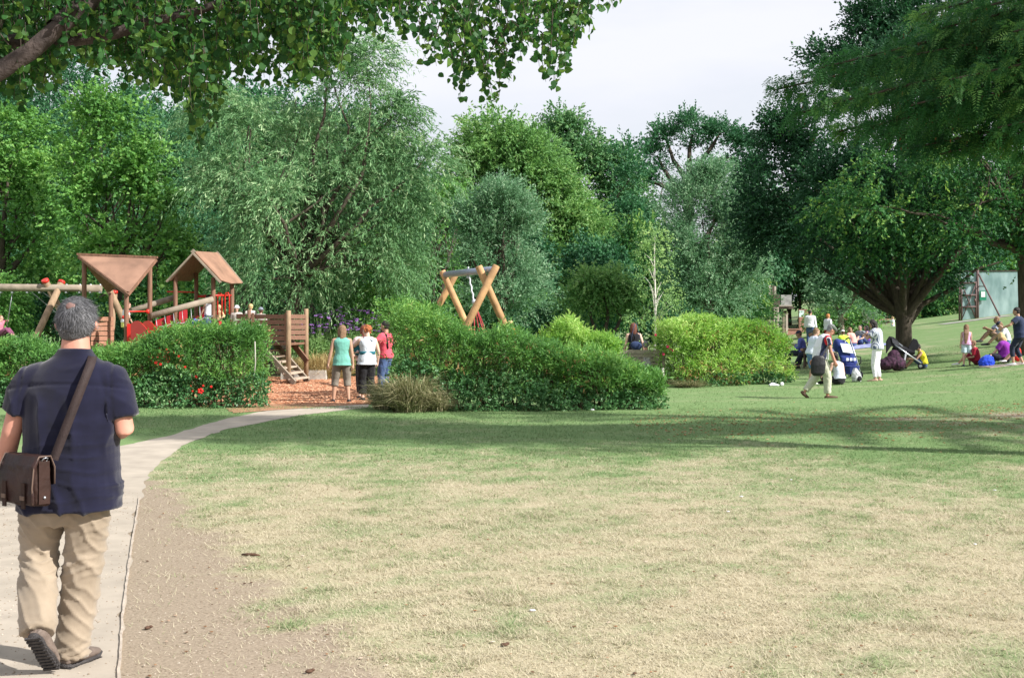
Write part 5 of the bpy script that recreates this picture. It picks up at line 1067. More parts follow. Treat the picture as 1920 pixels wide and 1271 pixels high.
def person(label, loc, heading, h, J, top=None, bottom=None, shoes=None, hair=('short', HB), hat=None, group=None, skin=SK, build=1.0, female=False, vox=.013, cat='person', eyes=True, handspec=(.45, .45), extra=None, root_z=None):
    root = empty('person', loc, R(heading), label, cat, group); J = S(J, h); b_ = build; q = h
    v = vox * (.75 if h < 1.3 else 1)
    mb = MB(); tj = {k: (J[k] / q if k in ('pel', 'mid', 'chest', 'neck') else J[k]) for k in J}
    rings = [(c * q, x, a * q, y, b * q) for c, x, a, y, b in torso_rings(tj, b_, -.004, female)]; mb.loft(rings, 18)
    mb.tube([J['neck'] - J['t2'] * .02 * q, J['neck'] + J['hd'] * .055 * q], [.034 * q, .031 * q], 12)
    # head: skull, jaw, nose, ears
    hd, hf = J['hd'], J['hf']; hx = hf.cross(hd).normalized(); HM = Matrix((hx, hf, hd)).transposed(); hs = 1.0 if h > 1.4 else 1.0 + (1.4 - h) * .55; hq = q * hs; J['head'] = J['head'] + hd * (hs - 1) * .05 * q; hc = J['head']
    mb.ball(hc + hd * .010 * hq - hf * .004 * hq, (.0455 * hq, .055 * hq, .053 * hq), HM, 18, 12)
    mb.ball(hc - hd * .026 * hq + hf * .014 * hq, (.034 * hq, .036 * hq, .038 * hq), HM, 14, 9)
    mb.ball(hc - hd * .008 * hq + hf * .053 * hq, (.0075 * hq, .012 * hq, .014 * hq), HM, 8, 6)
    mb.ball(hc - hd * .055 * hq + hf * .034 * hq, (.014 * hq, .012 * hq, .01 * hq), HM, 8, 6)
    for s in (-1, 1): mb.ball(hc + hx * s * .047 * hq - hd * .004 * hq - hf * .004 * hq, (.006 * hq, .012 * hq, .018 * hq), HM, 8, 6)
    for k, s in (('L', -1), ('R', 1)):
        sh, e, w_ = J['s' + k], J['e' + k], J['w' + k]; mb.tube(limbpts(sh, e, w_), [.030 * q * b_ ** .5, .027 * q * b_ ** .5, .021 * q, .021 * q, .0145 * q], 12, round_end=True)
        mb.tube([J['chest'] + J['t2'] * .02 * q + J['r'] * s * .05 * q, sh], [.035 * q, .030 * q], 10, round_end=True)
        d = (w_ - e).normalized(); hand(mb, w_, d, -J['r'] * s * .8 + J['f'] * .2, q, handspec[0 if s < 0 else 1], s)
        hp, kn, an = J['h' + k], J['k' + k], J['a' + k]; mb.tube(limbpts(hp, kn, an), [.050 * q * b_ ** .4, .044 * q * b_ ** .4, .031 * q, .033 * q, .020 * q], 12, round_end=True)
        td = J['t' + k]; an2 = an - Vector((0, 0, .01 * q)); up = (an - kn).normalized() * -1; sx = td.cross(up).normalized(); yy = sx.cross(td)
        sole = an + up * -.024 * q
        mb.loft([(sole - td * .03 * q, sx, .014 * q, yy, .014 * q), (sole + td * .0 * q, sx, .021 * q, yy, .02 * q), (sole + td * .05 * q, sx, .025 * q, yy, .015 * q), (sole + td * .09 * q, sx, .026 * q, yy, .010 * q), (sole + td * .118 * q, sx, .016 * q, yy, .007 * q)], 10)
    mods(mb.build('body', skin, root), v * .8, 2)
    if eyes:
        for s in (-1, 1):
            mb = MB(); mb.ball(hc + hx * s * .019 * hq + hf * .0465 * hq + hd * .004 * hq, (.0065 * hq, .005 * hq, .0045 * hq), HM, 8, 6); mb.build('eye', EYE_M, root)
        mb = MB(); mb.ball(hc + hf * .0485 * hq - hd * .031 * hq, (.013 * hq, .005 * hq, .0045 * hq), HM, 8, 6); mb.build('mouth', LIP, root)
    tj = {k: (J[k] / q if k in ('pel', 'mid', 'chest', 'neck') else J[k]) for k in J}
    def rr(off, lo=0, hi=10, low=-.06, flare=0):
        L_ = torso_rings(tj, b_, off, female, low=low)[lo:hi]
        if lo == 0 and low > -.1 and flare: L_[0] = (L_[0][0], L_[0][1], L_[1][2] + .007, L_[0][3], L_[1][4] + .008)
        return [(c * q, x, (a + flare * max(0, 3 - i)) * q, y, (b + flare * max(0, 3 - i)) * q) for i, (c, x, a, y, b) in enumerate(L_)]
    if bottom:
        kind, m, ln = bottom[:3]; lo = bottom[3] if len(bottom) > 3 else .009; mb = MB(); mb.loft(rr(.008, 0, 5), 18)
        if kind == 'skirt':
            c = J['pel']; kk = (J['kL'] + J['kR']) / 2; mb = MB(); mb.loft([(c + J['t'] * .07 * q, (1, 0, 0), .095 * q * b_, (0, 1, 0), .07 * q * b_), (c, (1, 0, 0), .108 * q * b_, (0, 1, 0), .085 * q), (c.lerp(kk, ln), (1, 0, 0), .135 * q, (0, 1, 0), .11 * q)], 18)
        else:
            for k in 'LR':
                hp, kn, an = J['h' + k], J['k' + k], J['a' + k]; tot = ln; fr = lambda t: hp.lerp(kn, t * 2) if t < .5 else kn.lerp(an, t * 2 - 1); N_ = 7; ts = [tot * i / N_ for i in range(N_ + 1)]
                base = lambda t: np.interp(t, [0, .25, .5, .62, 1], [.053 * b_ ** .4, .048 * b_ ** .4, .034, .034, .022]) + np.interp(t, [0, .4, 1], [.004, lo, lo])
                mb.tube([fr(t) for t in ts], [float(base(t)) * q for t in ts], 14)
            mb.ball(J['pel'] - J['t'] * .03 * q, (.09 * q * b_ ** .5, .06 * q, .05 * q), None, 14, 8)
        mods(mb.build(kind, m, root), v, 1, .018 if kind == 'trousers' else .008, .07)
    if top:
        m, slv, lowr, lo = (list(top) + [.010])[:4]; mb = MB(); mb.loft(rr(lo, 2 if lowr < .5 or J['pel'].z < .35 * q else (1 if lowr < 1 else 0), 10 if not (len(top) > 4) else top[4], flare=.003), 20)
        if slv > 0:
            for k, s in (('L', -1), ('R', 1)):
                sh, e, w_ = J['s' + k], J['e' + k], J['w' + k]; fr = lambda t: sh.lerp(e, t * 2) if t < .5 else e.lerp(w_, t * 2 - 1); ts = [slv * i / 5 for i in range(6)]
                mb.tube([fr(t) for t in ts], [(float(np.interp(t, [0, .25, .5, 1], [.036, .032, .027, .019])) + lo * .8) * q for t in ts], 12)
                mb.tube([J['chest'] + J['t2'] * .022 * q + J['r'] * s * .05 * q, sh], [(.038 + lo * .5) * q, (.034 + lo * .7) * q], 12, round_end=True)
        mods(mb.build('top', m, root), v, 1, .012, .09)
    if shoes:
        for k in 'LR':
            an, kn = J['a' + k], J['k' + k]; td = J['t' + k]; up = (kn - an).normalized(); sx = td.cross(up).normalized(); yy = sx.cross(td); sole = an - up * .024 * q; mb = MB()
            mb.loft([(sole - td * .038 * q, sx, .017 * q, yy, .017 * q), (sole + td * .0 * q, sx, .025 * q, yy, .026 * q), (sole + td * .05 * q, sx, .029 * q, yy, .020 * q), (sole + td * .095 * q, sx, .030 * q, yy, .015 * q), (sole + td * .128 * q, sx, .019 * q, yy, .010 * q)], 12)
            mb.build('shoe', shoes, root)
    st, hm = hair
    if st != 'none':
        mb = MB(); mb.ball(hc + hd * .020 * hq - hf * .016 * hq, (.0515 * hq, .054 * hq, .053 * hq), HM, 18, 12)
        if st == 'short': mb.ball(hc - hd * .012 * hq - hf * .028 * hq, (.044 * hq, .033 * hq, .036 * hq), HM, 12, 8)
        if st == 'curly':
            rs = random.Random(int(h * 1e4) + len(label))
            for i in range(34):
                d = Vector((rs.gauss(0, 1), rs.gauss(-.4, .9), rs.gauss(.2, .9))).normalized()
                if d.y > .45 and d.z < .5: continue
                mb.ball(hc + HM @ Vector((d.x * .050, d.y * .052 - .012, d.z * .054 + .010)) * hq, .017 * hq, None, 8, 6)
        if st in ('long', 'tail', 'bob'):
            ln = {'long': .19, 'tail': .13, 'bob': .085}[st]; wd = {'long': .046, 'tail': .022, 'bob': .052}[st]
            bk = hc - hf * .034 * hq; dn = -Vector((0, 0, 1)); ta = J['chest'] - J['f'] * .085 * q * b_; tgt = Vector((hc.x, hc.y, hc.z - ln * hq)) * .5 + Vector((ta.x, ta.y, hc.z - ln * hq)) * .5
            mb.loft([(bk + hd * .02 * hq, hx, .045 * hq, hf, .035 * hq), (bk - hd * .02 * hq - hf * .005 * hq, hx, wd * hq, hf, .034 * hq), (bk.lerp(tgt, .5) - hf * .006 * hq, hx, wd * .95 * hq, hf, .026 * hq), (tgt, hx, wd * .6 * hq, hf, .012 * hq)], 14)
            if st != 'tail':
                for s in (-1, 1): p = hc + hx * s * .044 * hq; mb.tube([p + hd * .02 * hq, p - hd * .03 * hq - hf * .006 * hq, p - Vector((0, 0, ln * .8)) * hq * .8 + hx * s * .004 * hq], [.014 * hq, .016 * hq, .007 * hq], 8, round_end=True)
        mods(mb.build('hair', hm, root), v * .75, 2, .010, .03)
    if hat:
        kind, hm2 = hat; mb = MB(); c = hc + hd * .034 * hq - hf * .008 * hq
        if kind == 'flatcap': mb.ball(c + hf * .008 * hq, (.056 * hq, .068 * hq, .032 * hq), HM, 16, 9); mb.ball(c + hf * .055 * hq - hd * .012 * hq, (.038 * hq, .028 * hq, .007 * hq), HM, 12, 6)
        elif kind == 'cap': mb.ball(c, (.053 * hq, .060 * hq, .042 * hq), HM, 16, 9); mb.ball(c + hf * .062 * hq - hd * .012 * hq, (.034 * hq, .036 * hq, .006 * hq), HM, 12, 6)
        else: mb.ball(c, (.055 * hq, .060 * hq, .045 * hq), HM, 16, 9); mb.tube([c - hd * .018 * hq, c - hd * .010 * hq], [.088 * hq, .062 * hq], 18)
        mods(mb.build('hat', hm2, root), v * .7, 1)
    if extra: extra(root, J, q, HM)
    return root
STAND = dict()
def sitting(**k): d = dict(pel=(0, 0, .075), lean=-.05, aL=(-.07, .36, .035), aR=(.07, .36, .035), wL=(-.10, .20, .16), wR=(.10, .20, .16), kp=((-.1, .3, 1), (.1, .3, 1)), hunch=.15); d.update(k); return pose(**d)
def crossed(**k): d = dict(pel=(0, 0, .07), lean=.08, aL=(.06, .20, .045), aR=(-.06, .22, .045), wL=(-.10, .18, .12), wR=(.10, .18, .12), kp=((-1, .5, .35), (1, .5, .35)), hunch=.2, tL=(.8, .4, -.1), tR=(-.8, .4, -.1)); d.update(k); return pose(**d)
def benched(**k): d = dict(pel=(0, 0, .285), lean=-.12, aL=(-.07, .26, .035), aR=(.07, .27, .035), wL=(-.08, .14, .34), wR=(.08, .14, .34), kp=((0, .6, 1), (0, .6, 1)), hunch=.12); d.update(k); return pose(**d)

BLACKC, WHITEC = cloth('black_cloth', (.012, .012, .015)), cloth('white_cloth', (.74, .75, .80), .05)
NAVYC, DENIM = cloth('navy_cloth', (.018, .026, .075)), cloth('denim', (.06, .10, .22), .2)
SHOE_D, SHOE_W = mat('dark_shoe', (.02, .02, .022), .6), mat('white_shoe', (.70, .70, .72), .6)
def top_p(px_, py, **k): return ground(px_, py)
# ---- group at the play-area entrance
person('long-haired woman in a sleeveless sea-green top and grey cropped trousers', ground(641, 754), 12, 1.66,
       pose(aL=(-.105, .02, .04), aR=(.085, -.02, .04), wL=(-.185, -.01, .44), wR=(.145, -.02, .45), hw=.055, head=(.05, .35)), (cloth('sea_green_blouse', (.15, .40, .33), .1), 0, 1.2, .018), ('cropped_trousers', cloth('grey_brown_trousers', (.20, .175, .145), .15), .66, .014), SHOE_D, ('long', HBR), female=True, skin=SKT, group='people at the play area entrance', vox=.011)
def carrier(root, J, q, HM):
    c = J['mid']; mb = MB(); mb.loft([(c + Vector((0, -.01, -.10 * 1)), (1, 0, 0), .175, (0, 1, 0), .14), (c + Vector((0, -.01, -.03)), (1, 0, 0), .178, (0, 1, 0), .143)], 20); mb.build('carrier_belt', cloth('teal_cloth', (.015, .13, .17)), root)
    mb = MB(); mb.tube([c + Vector((-.16, .1, -.04)), J['chest'] + Vector((-.1, -.02, 0)) + J['t2'] * .09, J['chest'] + Vector((.05, -.13, .02)), c + Vector((.17, -.04, -.03))], .016, 8); mb.build('carrier_strap', cloth('slate_strap', (.07, .10, .12)), root)
    mb = MB(); mb.ball(c + Vector((-.13, .14, .02)), (.13, .12, .17), None, 16, 10); mods(mb.build('carrier_pouch', MATS['teal_cloth'], root), .012, 1, .015, .06)
p_ = ground(688, 751)
carm = person('woman with curly auburn hair and pale vest carrying a baby in a sling', p_, 28, 1.66,
       pose(lean=-.02, side=.02, aL=(-.05, .02, .04), aR=(.06, -.02, .04), wL=(-.13, .22, .64), wR=(.17, .05, .50), ep=((-1, -.4, -.3), (.5, -1, 0)), head=(.25, .6)), (cloth('pale_grey_vest', (.60, .64, .70), .08), 0, 1.0, .012), ('trousers', BLACKC, .9, .026), SHOE_D, ('curly', HRD), female=True, build=1.18, skin=SKP, extra=carrier, group='people at the play area entrance', vox=.011)
# the baby carried in front
Mh = Matrix.Rotation(R(28), 3, 'Z')
person('bald baby held in the teal sling against its mother', p_ + Mh @ Vector((-.15, .17, .90)), 90, .66, sitting(wL=(-.2, .1, .2), wR=(.2, .1, .2), aL=(-.16, .16, -.10), aR=(.16, .16, -.10), kp=((-1, .5, .6), (1, .5, .6))), (cloth('baby_pink', (.62, .40, .40), .08), .5, .3, .02), None, None, ('none', HBL), skin=SKP, group='people at the play area entrance', vox=.009)
person('woman with straight auburn hair in pale pink, half hidden by the curly haired woman', onY(683, 28.4), 20, 1.66, pose(wL=(-.15, .1, .52), ep=((-1, -.5, 0), (1, -1, 0)), head=(.2, .3)), (cloth('pale_pink', (.66, .46, .45), .06), .25, .9, .012), ('trousers', BLACKC, .9, .016), SHOE_D, ('bob', hairm('auburn', (.20, .055, .03))), female=True, build=1.05, skin=SKP, group='people at the play area entrance', vox=.011)
def bag_straps(root, J, q, HM):
    for s in (-1, 1):
        mb = MB(); mb.tube([J['chest'] + Vector((s * .12, -.12, -.25)), J['chest'] + Vector((s * .14, -.09, .06)) + J['t2'] * .0, J['chest'] + Vector((s * .13, .02, .13)), J['chest'] + Vector((s * .12, .11, .0))], .02, 8); mb.build('strap', SHOE_D, root)
person('man in a bright pink shirt and jeans standing at the hedge end, facing left', onY(724, 28.9), 65, 1.76, pose(wL=(-.12, .16, .6), wR=(.13, .14, .6), ep=((-1, -.5, 0), (1, -.5, 0)), head=(.1, 0)), (cloth('pink_shirt', (.66, .09, .13), .08), .3, .9, .014), ('trousers', DENIM, .92, .014), SHOE_D, ('short', HDK), skin=SKT, group='people at the play area entrance', extra=bag_straps, vox=.011)

# ---- children on the play equipment
KG = 'children on the play equipment'
ctop = at(236, 563, 35.0); z_ = 1.11
person('dark-haired child in white T-shirt and lemon skirt at the top of the slide', Vector((ctop.x, 34.9, z_)), -60, 1.15, pose(lean=.12, wR=(.16, .16, .44), wL=(-.13, .05, .45), head=(.35, -.3)), (WHITEC, .35, .5, .016), ('skirt', cloth('lemon_cloth', (.66, .66, .20)), .55), SHOE_W, ('short', HB), skin=SK, group=KG)
c_ = at(378, 600, 36.6)
def trim(root, J, q, HM):
    mb = MB(); mb.loft([(J['mid'] + J['t'] * .0 - J['t'] * .02, (1, 0, 0), .105, (0, J['t'].z, -J['t'].y), .085), (J['mid'] + J['t'] * .03, (1, 0, 0), .105, (0, J['t'].z, -J['t'].y), .085)], 16); mb.build('sash', mat('yellow_trim', (.7, .45, .03), .7), root)
    mb = MB(); mb.ball(J['chest'] - J['f'] * .05, (.09, .05, .09)); mb.build('back_patch', mat('red_cloth_patch', (.5, .03, .03), .8), root)
person('child in blue and red playsuit bending down on the play bridge', Vector((c_.x, 36.6, 1.16)), 65, 1.05, pose(pel=(0, -.06, .46), lean=1.1, aL=(-.06, .06, .04), aR=(.06, -.08, .04), wL=(-.1, .34, .28), wR=(.1, .30, .25), head=(.8, 0)), (cloth('royal_blue', (.02, .05, .36)), .9, .9, .014), ('trousers', MATS['royal_blue'], .8, .01), SHOE_W, ('short', HBR), extra=trim, group=KG)
c_ = at(391, 533, 36.9)
person('child in white vest and jeans standing in the gabled tower', Vector((c_.x, 36.9, 1.28)), 60, 1.22, pose(wL=(-.14, .12, .5), head=(.2, .1)), (WHITEC, 0, .5, .012), ('trousers', DENIM, .9, .012), SHOE_W, ('short', HDK), skin=SKT, group=KG)
c_ = at(406, 560, 37.0)
person('small child in red and cream top behind the red bars of the gabled tower', Vector((c_.x, 37.3, 1.28)), 150, .92, pose(wL=(-.2, .1, .6), wR=(.2, .1, .6)), (cloth('cream_red', (.62, .45, .25), .1, 20), .8, .6, .014), ('trousers', mat('red_cloth', (.5, .03, .04), .8), .8, .012), SHOE_W, ('short', HBL), group=KG)
for x, y, hh, hd_, hat_, hr_, lb, tp_ in [(444, 573, 1.2, 180, ('sunhat', WHITEC), ('short', HBR), 'child in a white sun hat behind the boarded landing', 'pale_top1'), (470, 570, 1.2, 30, None, ('short', HBL), 'blond child behind the landing post, between the two hats', 'pale_top2'), (489, 577, 1.15, 10, ('sunhat', cloth('grey_hat', (.22, .25, .30))), ('short', HB), 'child in a grey-blue sun hat behind the boarded landing', 'pale_top3')]:
    top_z = at(x, y - 3, 37.2).z; person(lb, Vector((at(x, 0, 37.2).x, 37.2, top_z - hh * 1.03)), hd_, hh, pose(), (cloth(tp_, (.5, .46, .42)), .4, .6, .012), ('trousers', DENIM, .9, .012), SHOE_D, hr_, hat_, group=KG)
c_ = at(505, 655, 35.9)
person('tiny child in red climbing near the top of the steps', Vector((c_.x - .05, 36.4, .78)), 40, .80, pose(lean=.5, aL=(-.08, .2, .18), wL=(-.1, .3, .5), wR=(.1, .3, .5)), (mat('red_cloth', (.5, .03, .04), .8), .8, .6, .014), ('trousers', DENIM, .9, .012), SHOE_D, ('short', HBL), group=KG)
c_ = at(0, 626, 36.7)
person('child in pink on the swing at the left picture edge', c_ - Vector((0, 0, .06)), -100, 1.1, sitting(pel=(0, 0, .07), aL=(-.05, .38, .0), aR=(.05, .38, .02), wL=(-.2, .08, .4), wR=(.2, .08, .4)), (cloth('dusty_pink', (.55, .18, .24)), .8, .6, .014), ('trousers', cloth('plum', (.2, .06, .12)), .9, .012), SHOE_W, ('short', HBR), group=KG)
c_ = at(970, 600, 30.5)
person('blond child in an orange top beyond the long hedge', Vector((c_.x, 30.5, c_.z - 1.13)), 75, 1.15, pose(lean=.35, head=(.4, 0)), (cloth('orange', (.72, .20, .03), .1), .5, .6, .03), ('trousers', DENIM, .9, .012), SHOE_D, ('short', HBL), group=KG)
c_ = at(1414, 548, 76)
person('tiny figure in pink and navy climbing at the rope net of the far frame', Vector((c_.x, 75.5, c_.z - 1.0)), 60, 1.25, pose(wL=(-.1, .25, .75), wR=(.1, .25, .7)), (cloth('dusty_pink', (.55, .18, .24)), .8, .6, .014), ('trousers', NAVYC, .9, .012), SHOE_D, ('short', HBL), group=KG, vox=.02)

# ---- by the bench between the hedges
def handbag(root, J, q, HM):
    pass
w_ = onY(1188, 35.6)
person('woman with long auburn hair in a black sleeveless dress standing between the hedges', Vector((w_.x, 35.6, float(gz(w_.x, 35.6)))), 10, 1.70, pose(lean=-.02, wL=(-.14, .08, .5), wR=(.17, .02, .50), head=(.05, -.3)), (BLACKC, 0, 1.2, .014), ('skirt', BLACKC, .6), SHOE_D, ('long', hairm('chestnut', (.15, .05, .03))), female=True, skin=SKP, group='people by the bench in the hedge gap', vox=.012)
mb = MB(); mb.ball((0, 0, 0), (.17, .06, .12), Matrix.Rotation(.25, 3, 'Y'), 14, 8); hb = empty('handbag', at(1193, 648, 35.3), 0, 'small navy handbag hanging at the back of the woman in black', 'handbag'); mods(mb.build('bag_body', cloth('navy_leather', (.03, .05, .12)), hb), .012, 1)
mb = MB(); mb.tube([(-.15, .02, .08), (-.10, .06, .35), (-.02, .12, .62)], .008, 5); mb.tube([(.13, .02, .06), (.10, .10, .3), (.02, .14, .62)], .008, 5); mb.build('strap', MATS['navy_leather'], hb)
w_ = onY(1209, 34.75)
person('grey haired person in a patterned top sitting on the bench, back turned', Vector((w_.x + .02, 34.55, .0)), 5, 1.62, benched(lean=-.02, head=(.25, -.2)), (mat('patterned_blouse', (.18, .16, .2), .85, .5, 26, .2, 20, col2=(.58, .54, .56)), .5, .9, .014), ('trousers', BLACKC, .9, .016), SHOE_D, ('short', HG), female=True, build=1.1, skin=SKR, group='people by the bench in the hedge gap', vox=.012)

# ---- the lawn on the right
def striped(n, c1, c2, sc, axis='x'):
    m, nt, out = nmat(n); l = nt.links.new; N = nt.nodes.new; b = N('ShaderNodeBsdfPrincipled'); b.inputs['Roughness'].default_value = .85; l(b.outputs[0], out.inputs[0])
    t = N('ShaderNodeTexCoord'); s = N('ShaderNodeSeparateXYZ'); l(t.outputs['Object'], s.inputs[0]); a = N('ShaderNodeMath'); a.operation = 'MULTIPLY'; a.inputs[1].default_value = sc; l(s.outputs[0 if axis == 'x' else 2], a.inputs[0])
    sn = N('ShaderNodeMath'); sn.operation = 'SINE'; l(a.outputs[0], sn.inputs[0]); g = N('ShaderNodeMath'); g.operation = 'GREATER_THAN'; g.inputs[1].default_value = .15; l(sn.outputs[0], g.inputs[0])
    x = N('ShaderNodeMix'); x.data_type = 'RGBA'; x.inputs['A'].default_value = (*c1, 1); x.inputs['B'].default_value = (*c2, 1); l(g.outputs[0], x.inputs['Factor']); l(x.outputs['Result'], b.inputs[0]); return m
def polo():
    m, nt, out = nmat('walker_polo'); l = nt.links.new; N = nt.nodes.new; b = N('ShaderNodeBsdfPrincipled'); b.inputs['Roughness'].default_value = .85; l(b.outputs[0], out.inputs[0])
    t = N('ShaderNodeTexCoord'); s = N('ShaderNodeSeparateXYZ'); l(t.outputs['Object'], s.inputs[0]); ab = N('ShaderNodeMath'); ab.operation = 'ABSOLUTE'; l(s.outputs[0], ab.inputs[0])
    y = N('ShaderNodeMath'); y.operation = 'MULTIPLY'; y.inputs[1].default_value = .0; l(s.outputs[1], y.inputs[0]); r = N('ShaderNodeValToRGB'); r.color_ramp.interpolation = 'CONSTANT'; e = r.color_ramp.elements
    e[0].position = 0; e[0].color = (.72, .73, .78, 1); e[1].position = .188; e[1].color = (.02, .025, .07, 1)
    for p, c in ((.208, (.6, .02, .03)), (.236, (.72, .72, .76)), (.244, (.02, .025, .07))): x = e.new(p); x.color = (*c, 1)
    l(ab.outputs[0], r.inputs[0]); l(r.outputs[0], b.inputs[0]); return m
LG = 'people on the lawn'
wp = ground(1538, 746); wp = Vector(wp)
person('man in grey cap and white polo with red stripes striding right across the grass', wp, -88, 1.70,
       pose(pel=(0, 0, .522), lean=.10, aL=(-.05, -.19, .075), aR=(.05, .08, .035), tL=(0, .8, -.75), tR=(.05, 1, .02), wL=(-.135, -.09, .42), wR=(.13, .16, .44), head=(.55, 0), hunch=.35, kp=((0, 1, .1), (0, 1, 0))),
       (polo(), .28, .9, .016), ('trousers', cloth('pale_khaki', (.50, .50, .40), .1), .95, .020), mat('brown_shoe', (.10, .055, .035), .6), ('short', HG), ('flatcap', cloth('grey_green_cap', (.09, .11, .085), .15)), group=LG, skin=SKR, build=1.12, vox=.011)
bg_ = empty('shoulder_bag', at(1535, 684, wp.y - .32), 0, 'black shoulder bag at the hip of the man striding right', 'bag'); mb = MB(); mb.loft([((-.02, 0, -.24), (1, 0, 0), .09, (0, 1, 0), .04), ((-.02, 0, -.18), (1, 0, 0), .15, (0, 1, 0), .07), ((-.01, 0, 0), (1, 0, 0), .165, (0, 1, 0), .075), ((0, 0, .15), (1, 0, 0), .14, (0, 1, 0), .05), ((0, 0, .2), (1, 0, 0), .09, (0, 1, 0), .03)], 14); mods(mb.build('bag_body', mat('black_nylon', (.015, .015, .018), .5, .2, 20, .3, 20), bg_), .011, 1)
mb = MB(); mb.beam((.06, -.012, .12), (.26, .10, .48), .035, .008, (0, 1, 0)); mb.build('strap', MATS['black_nylon'], bg_)
person('woman in white trousers and striped blouse looking down at her phone', ground(1645, 714), 55, 1.66,
       pose(aL=(-.04, .02, .035), aR=(.045, -.02, .035), wL=(-.04, .19, .72), wR=(.04, .19, .72), ep=((-1, -.5, -.6), (1, -.5, -.6)), head=(.6, 0), hunch=.12), (striped('striped_blouse', (.62, .64, .70), (.10, .13, .22), 210), .3, .9, .024), ('trousers', cloth('white_jeans', (.80, .79, .83), .04), .95, .008), mat('tan_sandal', (.5, .33, .25), .6), ('long', HDK), female=True, group=LG, skin=SKT, vox=.012)
g_ = ground(1645, 714); ph = Matrix.Rotation(R(55), 3, 'Z') @ Vector((0, .37, 1.26)); mb = MB(); mb.box((0, 0, 0), (.075, .14, .01), Matrix.Rotation(R(55), 3, 'Z') @ Matrix.Rotation(.5, 3, 'X')); o = mb.build('phone', mat('phone_black', (.02, .02, .025), .2)); o.location = g_ + ph; tag(o, 'dark phone in the hands of the woman in white trousers', 'phone')
person('woman in a pale grey vest sitting on the grass behind the striding man', ground(1574, 721), 28, 1.62, crossed(lean=.12, head=(.35, .2), wL=(-.16, .2, .1)), (cloth('pale_grey_blue', (.52, .56, .66), .06), 0, .9, .012), ('trousers', BLACKC, .92, .012), SHOE_D, ('tail', HDK), female=True, group=LG, skin=SK, vox=.012)
person('person in white top and blue shorts standing behind the striding man', ground(1521, 720), -75, 1.52, pose(lean=.25, wL=(-.1, .2, .55), wR=(.1, .2, .55), head=(.15, 0)), (cloth('pale_blue_white', (.62, .68, .80), .05), .3, .9, .02), ('shorts', cloth('blue_shorts', (.12, .22, .45)), .5, .02), SHOE_W, ('short', HBR), group=LG, vox=.013)
b0 = onY(1510, 43.1); rz = 75
person('man in blue shirt and dark cap on the dark bench, further from us', Vector((b0.x, 43.55, b0.z)), rz, 1.72, benched(lean=-.02, hunch=.25, wL=(-.06, .2, .42), wR=(-.02, .2, .45), head=(.2, 0), aL=(-.02, .42, .13), aR=(.07, .30, .035)), (cloth('violet_blue', (.12, .14, .48)), .8, .9, .014), ('trousers', cloth('dark_slate', (.03, .04, .06)), .92, .016), mat('grey_shoe', (.35, .37, .42), .6), ('short', HB), ('cap', cloth('dark_cap', (.03, .04, .07))), group='men on the bench', skin=SKT, vox=.014)
person('man in navy jumper and grey cap on the dark bench, nearer to us', Vector((onY(1526, 43.0).x, 42.95, b0.z)), rz, 1.74, benched(lean=-.02, hunch=.2, wL=(-.05, .2, .36), wR=(.05, .2, .36), head=(.15, .2), aL=(-.05, .36, .035), aR=(.06, .30, .035)), (cloth('navy_jumper', (.025, .045, .11)), .95, .9, .016), ('trousers', cloth('ink_trousers', (.012, .016, .03)), .92, .018), SHOE_D, ('short', HG), ('cap', cloth('slate_cap', (.10, .13, .16))), group='men on the bench', skin=SKT, vox=.014)
person('dark-haired man in a white shirt walking away behind the bench', onY(1519, 62), -20, 1.75, pose(wL=(-.15, .05, .47), head=(.3, -.5), lean=.05), (WHITEC, .95, .9, .02), ('trousers', DENIM, .9, .016), SHOE_D, ('short', HDK), group=LG, skin=SKT, vox=.016)
person('ginger-haired person in a white top beyond the grey-capped man', onY(1551, 58), -60, 1.55, pose(lean=.1, wL=(-.1, .15, .55)), (WHITEC, .5, .9, .016), ('trousers', mat('dark_red_cloth', (.25, .02, .03), .8), .9, .014), SHOE_D, ('curly', hairm('ginger', (.50, .20, .06))), group=LG, vox=.016)
# picnic on the blue blanket
PG = 'people of the picnic on the blue blanket'
bc = ground(1600, 652); bl = MB(); n = 10
for i in range(n):
    pass
V, Fc = grid(np.linspace(-1.35, 1.35, 14), np.linspace(-1.5, 1.5, 14), lambda X, Y: gz(X + bc.x, Y + bc.y) - bc.z + .02 + .02 * vnoise(X * 4, Y * 4, 5)); o = link('picnic_blanket', mesh_np('picnic_blanket', V, Fc, smooth=True), mat('blue_blanket', (.14, .16, .42), .9, .25, 6, .3, 30, col2=(.40, .44, .68))); o.location = bc; tag(o, 'blue patterned picnic blanket under the seated group', 'blanket')
so_ = o.modifiers.new('t', 'SOLIDIFY'); so_.thickness = .015
def onhill(x, y): return ground(x, y)
person('seated person in a neon yellow-green top and white cap above the navy pushchair', Vector(onhill(1583, 655)), 15, 1.6, crossed(lean=.1), (cloth('neon_green', (.50, .78, .06)), .9, .9, .03), ('trousers', BLACKC, .9, .014), SHOE_D, ('short', HB), ('cap', WHITEC), group=PG, build=1.15, vox=.016)
person('woman in a salmon top seated on the blanket with her back to us', Vector(onhill(1599, 650)), 40, 1.68, crossed(lean=.12, hunch=.3), (cloth('salmon', (.78, .36, .30), .06), .3, .9, .02), ('trousers', DENIM, .9, .014), SHOE_D, ('bob', HBR), group=PG, female=True, build=1.15, vox=.016)
person('man in a grey T-shirt seated on the far side of the blanket', Vector(onhill(1613, 647)), 130, 1.7, sitting(lean=-.1), (cloth('grey_tee', (.22, .25, .28)), .3, .9, .016), ('shorts', DENIM, .5, .016), SHOE_D, ('short', HDK), group=PG, vox=.016)
